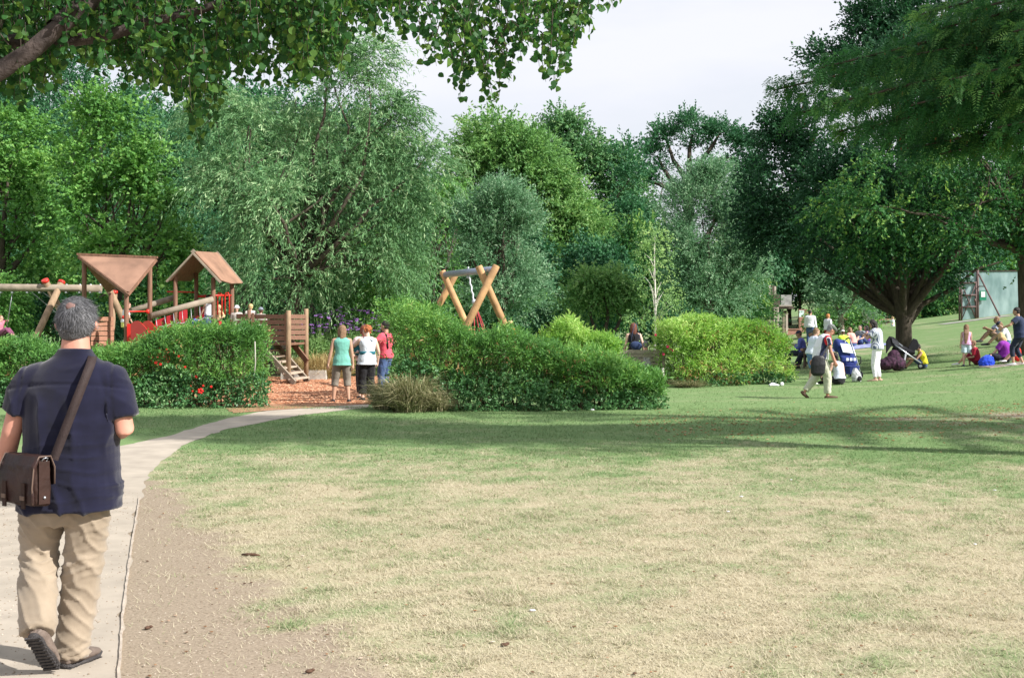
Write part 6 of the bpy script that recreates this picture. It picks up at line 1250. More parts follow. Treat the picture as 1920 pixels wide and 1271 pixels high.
person('dark-haired woman in purple seated at the right end of the blanket', Vector(onhill(1611, 648)) + Vector((.45, .3, .05)), 80, 1.6, sitting(lean=.0, wL=(-.1, .25, .12)), (cloth('deep_purple', (.10, .04, .22)), 0, .9, .014), ('trousers', DENIM, .9, .014), SHOE_D, ('long', HDK), female=True, group=PG, vox=.016)
c_ = at(1674, 593, 73)
person('child in a white T-shirt with arm stretched out, far up the slope', Vector((c_.x, 73, c_.z - 1.22)), 80, 1.25, pose(wL=(-.30, .05, .62), wR=(.1, .3, .62), ep=((0, 0, -1), (0, 0, -1))), (WHITEC, .35, .9, .016), ('shorts', BLACKC, .5, .016), SHOE_D, ('short', HBL), group=LG, vox=.02)
# under the great tree
person('child in a yellow vest and black cap sitting beside the black pushchair', Vector(ground(1732, 691)), 80, 1.42, sitting(lean=.1, hunch=.3, head=(.3, 0), wL=(-.1, .3, .2), wR=(.1, .3, .2)), (cloth('yellow_vest', (.75, .66, .03), .06), 0, .9, .016), ('shorts', DENIM, .5, .016), SHOE_D, ('short', HDK), ('cap', BLACKC), group=LG, skin=SKT, vox=.013)
person('standing girl with very long hair, pink top and pale denim shorts', ground(1812, 686), -8, 1.20, pose(aL=(-.07, -.05, .035), aR=(.09, .06, .035), wL=(-.14, 0, .47), wR=(.12, .04, .46)), (cloth('pink_white', (.62, .36, .55), .2, 14), 0, .9, .014), ('shorts', cloth('pale_denim', (.48, .60, .66), .1), .42, .022), NAVYC, ('long', HBR), female=True, group=LG, vox=.011,
       extra=lambda root, J, q, HM: mods((lambda m_: (m_.loft([(J['head'] + Vector((0, -.05, -.02)), (1, 0, 0), .07, (0, 1, 0), .035), (J['chest'] + Vector((-.02, -.09, .02)), (1, 0, 0), .075, (0, 1, 0), .03), (J['mid'] + Vector((-.03, -.10, -.02)), (1, 0, 0), .055, (0, 1, 0), .022), (J['pel'] + Vector((-.04, -.10, -.0)), (1, 0, 0), .03, (0, 1, 0), .012)], 12), m_.build('hair_length', HBR, root))[1])(MB()), .01, 2))
person('boy in a dark red football shirt sitting behind the long-haired girl', Vector(ground(1831, 684)), 70, 1.35, sitting(lean=.05, hunch=.2, wR=(.15, -.12, .03), head=(.1, 0)), (cloth('crimson', (.32, .012, .03)), .4, .9, .018), ('shorts', cloth('maroon', (.15, .01, .02)), .5, .02), SHOE_W, ('short', HBR), group=LG, skin=SKT, vox=.012)
person('blonde woman in a purple top sitting on the grass beside the blue bag', Vector(ground(1886, 680)), 55, 1.68, crossed(lean=.08, hunch=.2, wL=(-.16, .25, .06), head=(.1, -.8)), (cloth('violet_tee', (.22, .025, .30), .08), .35, .9, .020), ('trousers', cloth('ink', (.015, .015, .03)), .92, .014), SHOE_D, ('bob', HBL), female=True, build=1.25, group=LG, skin=SK, vox=.012)
person('woman in navy T-shirt and leggings standing at the right picture edge', ground(1909, 684), 55, 1.66, pose(pel=(.02, -.03, .50), lean=.12, aL=(-.06, .06, .035), aR=(.10, -.05, .035), wL=(-.16, .22, .60), wR=(.18, .02, .52), ep=((-1, -.5, -.3), (.5, -1, 0)), head=(.2, 0)), (cloth('dark_navy_tee', (.018, .028, .065)), .3, 1.1, .020), ('trousers', cloth('dark_leggings', (.02, .025, .05)), .8, .008), SHOE_W, ('short', HDK), female=True, build=1.15, group=LG, skin=SKT, vox=.012)
person('small child in bright red behind the legs of the navy-dressed woman', Vector(ground(1922, 682)) + Vector((0, .5, .05)), 90, 1.0, sitting(), (mat('bright_red_cloth', (.62, .03, .02), .8), .4, .9, .016), ('shorts', MATS['bright_red_cloth'], .5, .016), SHOE_W, ('short', HBR), group=LG, vox=.013)
person('man in pale T-shirt and shorts seated higher up the slope, arms on his knees', Vector(ground(1873, 641)), 85, 1.76, sitting(lean=-.02, hunch=.25, wL=(-.08, .26, .28), wR=(.08, .26, .28)), (cloth('lilac_tee', (.50, .54, .72)), .3, .9, .016), ('shorts', cloth('brown_shorts', (.25, .18, .14)), .5, .02), SHOE_D, ('short', HBR), group='couple seated up the slope', skin=SKT, vox=.015)
person('person in a dark visor and white top seated beside the man up the slope', Vector(ground(1888, 647)), 75, 1.66, sitting(lean=.1, hunch=.4, wL=(-.08, .24, .24), wR=(.08, .24, .24), head=(.5, 0)), (WHITEC, .3, .9, .016), ('shorts', cloth('blue_shorts', (.12, .22, .45)), .4, .02), SHOE_D, ('tail', HBR), ('cap', cloth('dark_cap', (.03, .04, .07))), group='couple seated up the slope', skin=SK, vox=.015)
# ================================================================== the man in the foreground
SHIRT = None
def fabric(name, c, c2, wr, bs, stretch=(1, 1, 1), thread=900):
    m, nt, out = nmat(name); l = nt.links.new; N = nt.nodes.new; b = N('ShaderNodeBsdfPrincipled'); b.inputs['Roughness'].default_value = .9; b.inputs['Specular IOR Level'].default_value = .15; b.inputs['Sheen Weight'].default_value = .25; l(b.outputs[0], out.inputs[0])
    t = N('ShaderNodeTexCoord'); mp = N('ShaderNodeMapping'); mp.inputs['Scale'].default_value = stretch; l(t.outputs['Object'], mp.inputs[0])
    n1 = N('ShaderNodeTexNoise'); n1.inputs['Scale'].default_value = 7; n1.inputs['Detail'].default_value = 6; l(mp.outputs[0], n1.inputs[0]); r = N('ShaderNodeValToRGB'); r.color_ramp.elements[0].position = .3; r.color_ramp.elements[0].color = (*c, 1); r.color_ramp.elements[1].position = .7; r.color_ramp.elements[1].color = (*c2, 1); l(n1.outputs['Fac'], r.inputs[0]); l(r.outputs[0], b.inputs[0])
    mz = N('ShaderNodeTexNoise'); mz.noise_type = 'RIDGED_MULTIFRACTAL'; mz.inputs['Scale'].default_value = bs; mz.inputs['Detail'].default_value = 3; mz.inputs['Distortion'].default_value = .8; l(mp.outputs[0], mz.inputs[0])
    b1 = N('ShaderNodeBump'); b1.inputs['Strength'].default_value = wr; b1.inputs['Distance'].default_value = .02; l(mz.outputs['Fac'], b1.inputs['Height'])
    n3 = N('ShaderNodeTexNoise'); n3.inputs['Scale'].default_value = thread; l(t.outputs['Object'], n3.inputs[0]); b2 = N('ShaderNodeBump'); b2.inputs['Strength'].default_value = .25; b2.inputs['Distance'].default_value = .002; l(n3.outputs['Fac'], b2.inputs['Height']); l(b1.outputs[0], b2.inputs['Normal']); l(b2.outputs[0], b.inputs['Normal']); return m
SHIRT = fabric('navy_linen', (.0050, .0052, .0165), (.0105, .0110, .031), .45, 5, (1, 1, 1.8)); KHAKI = fabric('khaki_cotton', (.25, .20, .145), (.34, .275, .205), .35, 6, (1, 1, 1.5))
def hero():
    q = 1.78; g0 = Vector((at(133, 0, 6.22).x, 6.22, 0)); root = empty('person', g0, R(0), 'grey-haired man in navy short-sleeved shirt and khaki trousers walking away on the path', 'person')
    def X(px_, z=None): return (px_ - 133) * .0026
    def Zp(py): return max((1250 - py) * .0026, 0)
    def pt(px_, py, y=0): p = at(px_, py, 6.22 + y) - g0; p.z += .012; return p
    fx, fy = Vector((1, 0, 0)), Vector((0, 1, 0))
    # body: one remeshed surface
    mb = MB()
    mb.ball(pt(143, 606, .02), (.078, .098, .108), None, 24, 16); mb.ball(pt(143, 628, .05), (.062, .068, .075), None, 18, 12); mb.ball(pt(143, 618, .125), (.016, .022, .028), None, 10, 8); mb.ball(pt(143, 652, .095), (.026, .022, .018), None, 10, 8)
    mb.loft([(pt(141, 690, -.01), fx, .085, fy, .075), (pt(141, 668, -.005), fx, .072, fy, .068), (pt(142, 645, 0), fx, .064, fy, .064), (pt(143, 625, .01), fx, .06, fy, .062)], 18)
    for s, x in ((-1, 108), (1, 179)):
        c = pt(x, 617, .012); mb.loft([(c + Vector((-s * .012, .008, -.030)), fy, .010, Vector((0, 0, 1)), .008), (c + Vector((0, 0, -.012)), fy, .017, fx, .008), (c + Vector((s * .006, -.004, .010)), fy, .020, fx, .008), (c + Vector((-s * .002, 0, .030)), fy, .012, fx, .007)], 10)
    mb.loft([(pt(120, 975), fx, .12, fy, .09), (pt(125, 945), fx, .18, fy, .13), (pt(132, 880), fx, .205, fy, .15), (pt(134, 800), fx, .20, fy, .14), (pt(134, 730), fx, .20, fy, .125), (pt(136, 700), fx, .16, fy, .10), (pt(140, 680), fx, .07, fy, .07)], 22)
    LA = [pt(60, 735), pt(34, 770, -.02), pt(22, 815, -.03), pt(14, 850, .0), pt(8, 885, .04)]; mb.tube(LA, [.040, .050, .047, .046, .034], 14, round_end=True)
    RA = [pt(200, 735), pt(226, 770, -.03), pt(234, 808, -.04), pt(226, 812, .08), pt(205, 800, .2)]; mb.tube(RA, [.040, .050, .046, .044, .034], 14, round_end=True)
    hand(mb, pt(6, 890, .05), Vector((-.05, .25, -1)), Vector((1, 0, .1)), 1.85, .55, -1); hand(mb, pt(203, 799, .21), Vector((-.5, .8, .1)), Vector((-.5, -.5, -.5)), 1.85, .5, 1)
    LL = [pt(82, 955), pt(76, 1030, .03), pt(72, 1090, -.02), pt(70, 1150, -.14), pt(68, 1190, -.22)]; RL = [pt(163, 955), pt(158, 1030, .03), pt(152, 1090, .04), pt(142, 1150, .03), pt(136, 1225, .0)]
    for Lg in (LL, RL): mb.tube(Lg, [.095, .08, .058, .06, .04], 14, round_end=True)
    mods(mb.build('body', SKR, root), .008, 3)
    # trousers, with folds pressed in by hand
    mb = MB(); mb.loft([(pt(119, 985), fx, .175, fy, .12), (pt(120, 950), fx, .210, fy, .140), (pt(126, 905), fx, .215, fy, .15)], 24)
    mb.tube([pt(82, 950), pt(78, 985, .0), pt(75, 1020, .02), pt(72, 1060, .0), pt(70, 1100, -.07), pt(70, 1140, -.14), pt(72, 1172, -.20), pt(71, 1194, -.235)], [.112, .104, .092, .086, .090, .090, .086, .080], 22)
    mb.tube([pt(163, 950), pt(163, 985, .0), pt(160, 1030, .02), pt(154, 1080, .03), pt(150, 1120, .03), pt(144, 1160, .02), pt(137, 1200, .0), pt(134, 1236, -.01)], [.114, .106, .094, .088, .087, .084, .080, .074], 22)
    o = mods(mb.build('trousers', KHAKI, root), .009, 2)
    def wrinkle(o, fn):
        dg = bpy.context.evaluated_depsgraph_get(); dg.update(); me = bpy.data.meshes.new_from_object(o.evaluated_get(dg)); m = o.data.materials[0]; o.modifiers.clear(); o.data = me
        if not me.materials: me.materials.append(m)
        n = len(me.vertices); co = np.empty(n * 3); me.vertices.foreach_get('co', co); co = co.reshape(-1, 3); no = np.empty(n * 3); me.vertices.foreach_get('normal', no); no = no.reshape(-1, 3)
        co = co + no * fn(co, no)[:, None]; me.vertices.foreach_set('co', co.ravel()); me.update(); me.polygons.foreach_set('use_smooth', [True] * len(me.polygons))
    bpy.context.view_layer.update()
    def noise3(c, sc, sd):   # directional folds
        return fbm(c[:, 0] * sc[0] + c[:, 1] * sc[1] + sd, c[:, 2] * sc[2] + sd * 1.7, sd, 3) - .5
    def ft(c, n):
        z = c[:, 2]; x = c[:, 0]; left = x < (X(118))
        knee = np.exp(-((z - .50) / .07) ** 2) + .9 * np.exp(-((z - np.where(left, .22, .07)) / .06) ** 2) + .5 * np.exp(-((z - .68) / .08) ** 2)
        sl = np.where(left, 1, -1) * x * 9; w1 = np.abs(np.sin(z * 70 + sl * 3.2 + 8 * noise3(c, (6, 3, 7), 3))); w1 = (1 - w1) ** 2
        w2 = (1 - np.abs(np.sin((z * 28 + x * 40) + 7 * noise3(c, (4, 3, 4), 7)))) ** 2
        return knee * w1 * .013 * (.3 + 1.4 * vnoise(c[:, 0] * 14, c[:, 2] * 9, 61)) - knee * .003 + w2 * .010 + noise3(c, (7, 5, 3), 11) * .020
    wrinkle(o, ft)
    # shirt
    mb = MB()
    mb.loft([(pt(133, 958, -.005), fx, .247, fy, .172), (pt(133, 930), fx, .252, fy, .176), (pt(133, 890), fx, .238, fy, .172), (pt(134, 840), fx, .228, fy, .162), (pt(135, 790), fx, .228, fy, .152), (pt(135, 740), fx, .232, fy, .142), (pt(136, 706), fx, .208, fy, .118), (pt(138, 686), fx, .165, fy, .100), (pt(140, 674), fx, .112, fy, .088), (pt(141, 664), fx, .086, fy, .082), (pt(141, 657), fx, .080, fy, .078)], 30)
    mb.tube([pt(85, 712), pt(60, 716), pt(44, 745, -.01), pt(33, 780, -.015)], [.088, .086, .084, .080], 20); mb.tube([pt(190, 712), pt(206, 716), pt(219, 750, -.015), pt(229, 788, -.02)], [.088, .086, .084, .080], 20)
    o = mods(mb.build('shirt', SHIRT, root), .009, 3)
    bpy.context.view_layer.update()
    def fs(c, n):
        x, y, z = c[:, 0], c[:, 1], c[:, 2]; back = sstep(0, .08, -y); d = noise3(c, (4, 0, 3), 5) * .022
        hem = sstep(1.05, .78, z); d += hem * (1 - np.abs(np.sin(x * 16 + z * 9 + 6 * noise3(c, (4, 2, 3), 9)))) ** 2 * .016
        vert = (1 - np.abs(np.sin(x * 21 + 2.2 * noise3(c, (2, 0, 5), 13) + z * 2))) ** 2 * sstep(1.35, 1.25, z) * sstep(.95, 1.15, z) * back; d += vert * .019
        hor = (1 - np.abs(np.sin(z * 52 + x * 7 + 9 * noise3(c, (3, 0, 4), 21)))) ** 3 * sstep(1.25, 1.05, z) * (.3 + vnoise(x * 9, z * 8, 31)); d += hor * .008
        yoke = np.abs(z - (1.372 - .3 * x * x)); d += back * (np.exp(-(yoke / .006) ** 2) * -.005 + sstep(0, .01, z - 1.375) * .003)
        arm = sstep(.19, .24, np.abs(x)) * sstep(1.1, 1.2, z); d += arm * (1 - np.abs(np.sin(z * 22 + np.abs(x) * 26 + 5 * noise3(c, (5, 5, 5), 41)))) ** 2 * .006
        seam = np.exp(-((np.abs(x) - .225 + (z - 1.3) * .1) / .008) ** 2) * sstep(1.18, 1.25, z); d -= seam * .006
        return d
    wrinkle(o, fs)
    mb = MB(); V = []   # collar band
    for k in range(24):
        a = 2 * math.pi * k / 24; cx, cy = math.cos(a), math.sin(a)
        for rr_, zz in ((.090, 1.468), (.086, 1.512), (.080, 1.520), (.075, 1.512), (.075, 1.47)): V.append((X(141) + cx * rr_ * (.98), cy * rr_ * .95 + .0, zz + cy * -.012 + (.004 if cy < 0 else 0)))
    mb.add(V, [(k * 5 + j, ((k + 1) % 24) * 5 + j, ((k + 1) % 24) * 5 + j + 1, k * 5 + j + 1) for k in range(24) for j in range(4)], True); mb.build('collar', SHIRT, root)
    # shoes: outsole and upper
    SU, SS = mat('shoe_leather', (.15, .115, .095), .7, .3, 14, .4, 60), mat('shoe_sole', (.055, .05, .05), .8, .3, 30, .9, 90)
    def shoe(heel, d, up, sc=.88):
        d = Vector(d).normalized(); up = Vector(up); up = (up - d * up.dot(d)).normalized(); x = d.cross(up); mb = MB(); h = Vector(heel)
        mb.loft([(h - d * .005 + up * .045, x, .030, up, .036), (h + d * .03 + up * .05, x, .043, up, .050), (h + d * .09 + up * .045, x, .045, up, .045), (h + d * .17 + up * .034, x, .053, up, .032), (h + d * .24 + up * .028, x, .047, up, .026), (h + d * .285 + up * .022, x, .026, up, .016)], 18)
        mb.v = [tuple(h + (Vector(v_) - h) * sc) for v_ in mb.v]; o = mods(mb.build('shoe', SU, root), .006, 2); mb = MB()
        mb.loft([(h - d * .012 + up * .004, x, .024, up, .012), (h + d * .02, x, .045, up, .015), (h + d * .09, x, .041, up, .013), (h + d * .17, x, .055, up, .014), (h + d * .25 + up * .004, x, .049, up, .013), (h + d * .295 + up * .012, x, .026, up, .009)], 18)
        for i in range(11): mb.box(h + d * (.0 + i * .026) - up * .013, (.078 if 2 < i < 6 else .088, .014, .012), Matrix((x, d, up)).transposed())
        mb.v = [tuple(h + (Vector(v_) - h) * sc) for v_ in mb.v]; mb.build('sole', SS, o)
    shoe(pt(63, 1198, -.30) , (.10, .42, -.52), (0, .75, .5)); shoe(Vector((X(130), -.07, .014)), (.36, 1, .01), (0, 0, 1))
    # hair: scalp mass plus strands
    rs = np.random.RandomState(7); HGM = mat('grey_mixed_hair', (.07, .07, .075), .55, .45, 60, .7, 120, stretch=(5, 5, .5), col2=(.2, .2, .21)); mb = MB(); hc = pt(143, 600, .012)
    mb.ball(hc, (.086, .106, .104), None, 26, 18); mb.ball(hc + Vector((0, -.035, -.055)), (.073, .070, .070), None, 20, 14); ho = mods(mb.build('hair', HGM, root), .007, 2, .014, .03)
    HM_ = Vector((0, 0, 0)); n = 13000; d = unit(rs.normal(size=(n, 3))); d = d[(d[:, 1] < .25 + .8 * np.clip(d[:, 2], 0, 1)) & (d[:, 2] > -.86)]
    spot = unit(np.array([[.02, -.86, .52]])); d = d[(d @ spot[0]) < .970]; n = len(d)
    base = np.array(hc) + d * [.083, .103, .101]; low = d[:, 2] < -.35; base[low] += [0, -.012, 0]
    whorl = np.array(hc) + spot[0] * [.08, .1, .1]; away = unit(base - whorl); tan = unit(unit(away) * .35 - d * (away * d).sum(1)[:, None] * 0 + rs.normal(size=(n, 3)) * .33 + np.array([.25, 0, -.85])); ln = rs.uniform(.018, .042, n); ln[low] *= .5
    k = 5; t = np.linspace(0, 1, k)[None, :, None]; P = base[:, None] + tan[:, None] * t * ln[:, None, None] + d[:, None] * (.004 + .014 * t * (1 - t) + rs.uniform(-.001, .006, (n, 1, 1)) * t); sd = unit(np.cross(tan, d))[:, None] * (.0010 * (1 - t * .8))
    V = np.stack([P - sd, P + sd], 2).reshape(-1, 3); i = np.arange(n * k * 2).reshape(n, k, 2); Fc = np.stack([i[:, :-1, 0], i[:, :-1, 1], i[:, 1:, 1], i[:, 1:, 0]], -1).reshape(-1, 4)
    link('hair_strands', mesh_np('hair_strands', V, Fc, np.repeat(rs.uniform(0, 1, n), k * 2), True), leafmat('grey_strand', (.05, .05, .054), (.11, .11, .118), (.26, .26, .275), .1, .5, .4), ho)['kind'] = 'stuff'
    mb = MB(); c = Vector(whorl) + Vector((0, .010, 0)); mb.ball(c, (.031, .017, .024), Matrix.Rotation(-.5, 3, 'X'), 16, 10); mb.build('bald_patch', skinmat('scalp', (.20, .115, .10)), ho)
    # ---- messenger bag
    def soft(o):
        m_ = o.modifiers.new('sub', 'SUBSURF'); m_.subdivision_type = 'SIMPLE' if o.name.startswith('flap') else 'CATMULL_CLARK'; m_.levels = m_.render_levels = 3
        t_ = bpy.data.textures.get('slouch') or bpy.data.textures.new('slouch', 'CLOUDS'); t_.noise_scale = .09; d_ = o.modifiers.new('d', 'DISPLACE'); d_.texture = t_; d_.strength = .022; d_.mid_level = .5; o.data.polygons.foreach_set('use_smooth', [True] * len(o.data.polygons))
    LE, LED = mat('brown_leather', (.026, .012, .009), .6, .35, 7, .15, 45, spec=.22, col2=(.046, .022, .017)), mat('dark_leather_edge', (.13, .085, .065), .5)
    br = empty('messenger_bag', g0 + pt(52, 905, -.16), R(-38), 'brown leather messenger bag at the left hip of the man in the navy shirt', 'bag'); W, D, H_ = .265, .09, .225
    mb = MB(); mb.loft([((0, 0, -H_ / 2), fx, W / 2, fy, D / 2), ((0, 0, -H_ / 2 + .02), fx, W / 2, fy, D / 2), ((0, 0, H_ / 2 - .05), fx, W / 2, fy, D / 2 * .9), ((0, 0, H_ / 2 - .01), fx, W / 2 - .01, fy, D / 2 * .5)], 28)
    mb = MB(); V = []; 
    prof = [(-D / 2, -H_ / 2), (-D / 2 - .008, -.02), (-D / 2, H_ / 2 - .04), (-.02, H_ / 2), (.02, H_ / 2), (D / 2, H_ / 2 - .04), (D / 2, -H_ / 2)]
    V = [(x, y, z) for x in (-W / 2, -W / 4, 0, W / 4, W / 2) for y, z in prof]; m = len(prof); Fs = [(i * m + j, i * m + (j + 1) % m, (i + 1) * m + (j + 1) % m, (i + 1) * m + j) for i in range(4) for j in range(m)] + [tuple(range(m))[::-1], tuple(range(4 * m, 5 * m))]
    mb.add(V, Fs, False); bo = mb.build('bag_body', LE, br); bv = bo.modifiers.new('b', 'BEVEL'); bv.width = .02; bv.segments = 3; soft(bo)
    mb = MB(); fl = [(D / 2 + .006, -.01), (D / 2 + .006, H_ / 2 - .04), (.03, H_ / 2 + .010), (-.03, H_ / 2 + .010), (-D / 2 - .012, H_ / 2 - .035), (-D / 2 - .022, -.02), (-D / 2 - .018, -H_ / 2 + .015)]
    V = [(x, y, z) for x in (-W / 2 - .012, W / 2 + .012) for y, z in fl]; V += [(x, y * .9 , z - .006) for x, y, z in V]; m = len(fl); Fs = [(j, j + 1, m + j + 1, m + j) for j in range(m - 1)] + [(2 * m + j, 3 * m + j, 3 * m + j + 1, 2 * m + j + 1) for j in range(m - 1)] + [(j, 2 * m + j, 2 * m + j + 1, j + 1) for j in range(m - 1)] + [(m + j, m + j + 1, 3 * m + j + 1, 3 * m + j) for j in range(m - 1)] + [(0, m, 3 * m, 2 * m), (m - 1, 3 * m - 1, 4 * m - 1, 2 * m - 1)]
    mb.add(V, Fs, False); fo = mb.build('flap', mat('dark_leather', (.016, .008, .007), .5, .4, 6, .15, 40, spec=.3, col2=(.045, .021, .018)), br); soft(fo)
    for x in (-W / 2 - .012, W / 2 + .012): mb = MB(); mb.tube([Vector((x, y, z)) for y, z in fl], .0035, 6); mb.build('flap_piping', LED, fo)
    for x in (-.08, .08):
        mb = MB(); mb.box((x, -D / 2 - .027, -.06), (.03, .006, .12)); s_ = mb.build('flap_strap', LE, br); mb = MB(); mb.box((x, -D / 2 - .033, -.07), (.034, .005, .02)); mb.build('buckle', LED, s_)
    mb = MB(); mb.box((W / 2 + .004, 0, .0), (.006, .055, .20)); gs = mb.build('side_gusset', LE, br); mb = MB(); mb.ball((W / 2 + .010, .0, -.07), (.006, .007, .007), None, 10, 6); mb.build('stud', STEEL, gs); mb = MB(); mb.tube([Vector((W / 2 + .01 + .012 * math.sin(a * .7854), .014 * math.cos(a * .7854), .105 + .012 * math.sin(a * .7854))) for a in range(9)], .003, 6); mb.build('ring', STEEL, gs)
    # strap over the right shoulder (world coordinates relative to the bag)
    inv = Matrix.Rotation(R(38), 3, 'Z'); off = g0 + pt(52, 905, -.16)
    def bw(px_, py, y): return inv @ (g0 + pt(px_, py, y) - off)
    P = [bw(101, 866, -.215), bw(114, 832, -.205), bw(130, 790, -.190), bw(146, 748, -.172), (bw(160, 712, -.146)), bw(169, 690, -.110), bw(173, 676, -.055), bw(174, 672, .0), bw(168, 682, .07), bw(150, 715, .135), bw(120, 770, .175), bw(75, 840, .19), bw(35, 865, .1), bw(12, 868, -.06)]
    mb = MB(); V = []; n = len(P); wN = .021
    for i, p in enumerate(P):
        t = (P[min(i + 1, n - 1)] - P[max(i - 1, 0)]).normalized(); c = inv @ (g0 + Vector((X(136), 0, (inv.inverted() @ p + off).z)) - off); nrm = (p - c); nrm.z = abs(nrm.z) + (.25 if 5 <= i <= 8 else 0); nrm = (nrm - t * nrm.dot(t)).normalized(); s = t.cross(nrm)
        V += [p + s * wN, p - s * wN, p - s * wN + nrm * .004, p + s * wN + nrm * .004]
    mb.add(V, [(i * 4 + j, i * 4 + (j + 1) % 4, (i + 1) * 4 + (j + 1) % 4, (i + 1) * 4 + j) for i in range(n - 1) for j in range(4)], True); mb.build('shoulder_strap', mat('strap_webbing', (.030, .018, .017), .7, .2, 30, .3, 200), br)
hero()

# ================================================================== things on the lawn
def wheel(parent, c, r, w_, ax=Vector((1, 0, 0)), spokes=5, rim=None):
    c = Vector(c); ax = Vector(ax).normalized(); u = ax.orthogonal().normalized(); v = ax.cross(u); mb = MB(); n = 24
    for k in range(n): pass
    pts = [c + (u * math.cos(a) + v * math.sin(a)) * (r - .02) for a in [2 * math.pi * k / n for k in range(n + 1)]]; mb.tube(pts, w_, 8, cap=False); t = mb.build('wheel', mat('tyre', (.02, .02, .02), .85), parent)
    mb = MB()
    for k in range(spokes): a = 2 * math.pi * k / spokes; mb.beam(c, c + (u * math.cos(a) + v * math.sin(a)) * (r - .03), .03, .035, ax)
    mb.tube([c + (u * math.cos(a) + v * math.sin(a)) * (r - .045) for a in [2 * math.pi * k / n for k in range(n + 1)]], .012, 6, cap=False); mb.tube([c - ax * .03, c + ax * .03], .03, 10); mb.build('rim', rim or mat('silver_rim', (.55, .58, .62), .4, metal=.3), t)
def tubes(parent, name, m, L_, r): 
    for P in L_: mb = MB(); mb.tube([Vector(p) for p in P], r, 8); mb.build(name, m, parent)
# navy pushchair with pale panel, seen from behind
c = ground(1592, 708); r = empty('pushchair', c, R(12), 'navy blue pushchair with white panels and a cluttered shopping basket', 'pushchair', 'pushchairs on the lawn')
NV, PL = cloth('pushchair_navy', (.02, .035, .17)), cloth('pushchair_white', (.62, .66, .78), .05); ALU = mat('aluminium', (.50, .54, .58), .35, .1, 20, metal=.6)
mb = MB(); mb.loft([((-.02, -.05, .30), fx_ := Vector((1, 0, 0)), .20, (0, 1, .2), .10), ((-.03, -.06, .45), fx_, .24, (0, 1, .2), .12), ((-.08, -.02, .62), fx_, .24, (0, 1, .2), .08), ((-.12, .04, .80), fx_, .23, (0, 1, .2), .10), ((-.18, .10, .98), fx_, .20, (0, 1, .2), .16), ((-.22, .14, 1.06), fx_, .14, (0, 1, .2), .10)], 18); mods(mb.build('seat', NV, r), .015, 1, .02, .1)
panel([Vector(p) for p in ((-.25, -.12, .72), (.06, -.13, .68), (-.02, -.10, .94), (-.32, -.08, .97))], .02, 'back_panel', PL, r)
for i in range(3): mb = MB(); mb.box((-.15 + i * .11, -.20, .52), (.07, .02, .08)); mb.build('pocket', PL, r)
mb = MB(); mb.loft([((0, -.08, .10), (1, 0, 0), .20, (0, 1, 0), .16), ((0, -.10, .34), (1, 0, 0), .26, (0, 1, 0), .2)], 16); mods(mb.build('basket', NV, r), .014, 1)
tubes(r, 'frame', ALU, [((-.25, -.22, .08), (-.22, 0, .55), (-.10, .0, 1.08)), ((.25, -.22, .08), (.22, 0, .55), (.02, .0, 1.10))], .015)
mb = MB(); mb.tube([(-.10, .0, 1.08), (-.04, -.06, 1.12), (.02, 0, 1.10)], .022, 8); mb.tube([(.18, -.05, .60), (.32, -.06, .58), (.33, -.06, .42), (.25, -.05, .36)], .018, 8); mb.build('handle', mat('foam_grip', (.02, .02, .025), .8), r)
mb = MB(); mb.ball((-.30, .12, .90), (.12, .16, .20)); mods(mb.build('hood', NV, r), .015, 1)
for x, y in ((-.26, -.22), (.26, -.22), (-.2, .35), (.2, .35)): wheel(r, (x, y, .09), .09, .022)
# bag on the basket of the pushchair
c2 = ground(1606, 716); r2 = empty('rucksack', c2 + Vector((0, 0, 0)), R(10), 'white and grey rucksack on the grass by the navy pushchair wheels', 'bag'); mb = MB(); mb.loft([((0, 0, .01), (1, 0, 0), .12, (0, 1, 0), .08), ((0, 0, .12), (1, 0, 0), .14, (0, 1, 0), .10), ((-.02, 0, .25), (1, 0, 0), .11, (0, 1, 0), .08), ((-.04, 0, .36), (1, 0, 0), .04, (0, 1, 0), .04)], 14); mods(mb.build('bag_body', mat('patterned_white', (.30, .32, .34), .8, .6, 14, .3, 20, col2=(.72, .74, .76)), r2), .012, 1, .02, .05); mb = MB(); mb.ball((.04, -.09, .09), (.07, .03, .07)); mb.build('pocket', BLACKC, r2)
# black pushchair with silver frame, lying side-on
c = ground(1690, 695); r = empty('pushchair', c, 0, 'black pushchair with silver diagonal frame and raised hood under the great tree', 'pushchair', 'pushchairs on the lawn'); Yb = c.y
def pb(x, y, d=0): return at(x, y, Yb + d) - c
BK, GYC = cloth('pushchair_black', (.010, .010, .014)), cloth('pushchair_grey', (.07, .07, .085))
tubes(r, 'frame', ALU, [(pb(1672, 642, -.25), pb(1698, 661, -.3), pb(1727, 681, -.25)), (pb(1680, 640, .25), pb(1706, 660, .25), pb(1729, 679, .25))], .022); mb = MB(); mb.beam(pb(1698, 663, -.3), pb(1694, 682, -.3), .10, .04); mb.build('suspension', mat('silver_plastic', (.52, .54, .58), .4), r)
V = []; mb = MB()
hood = [(1661, 664), (1661, 640), (1667, 630), (1676, 632), (1684, 640), (1690, 652), (1680, 655), (1672, 648)]
mb.add([pb(x, y, -.28) for x, y in hood] + [pb(x, y, .28) for x, y in hood], [tuple(range(8))[::-1], tuple(range(8, 16))] + [(i, (i + 1) % 8, (i + 1) % 8 + 8, i + 8) for i in range(8)]); mods(mb.build('hood', BK, r), .02, 2)
panel([pb(1672, 633, -.30), pb(1684, 641, -.30), pb(1687, 650, -.30), pb(1674, 643, -.30)], .02, 'hood_panel', GYC, r)
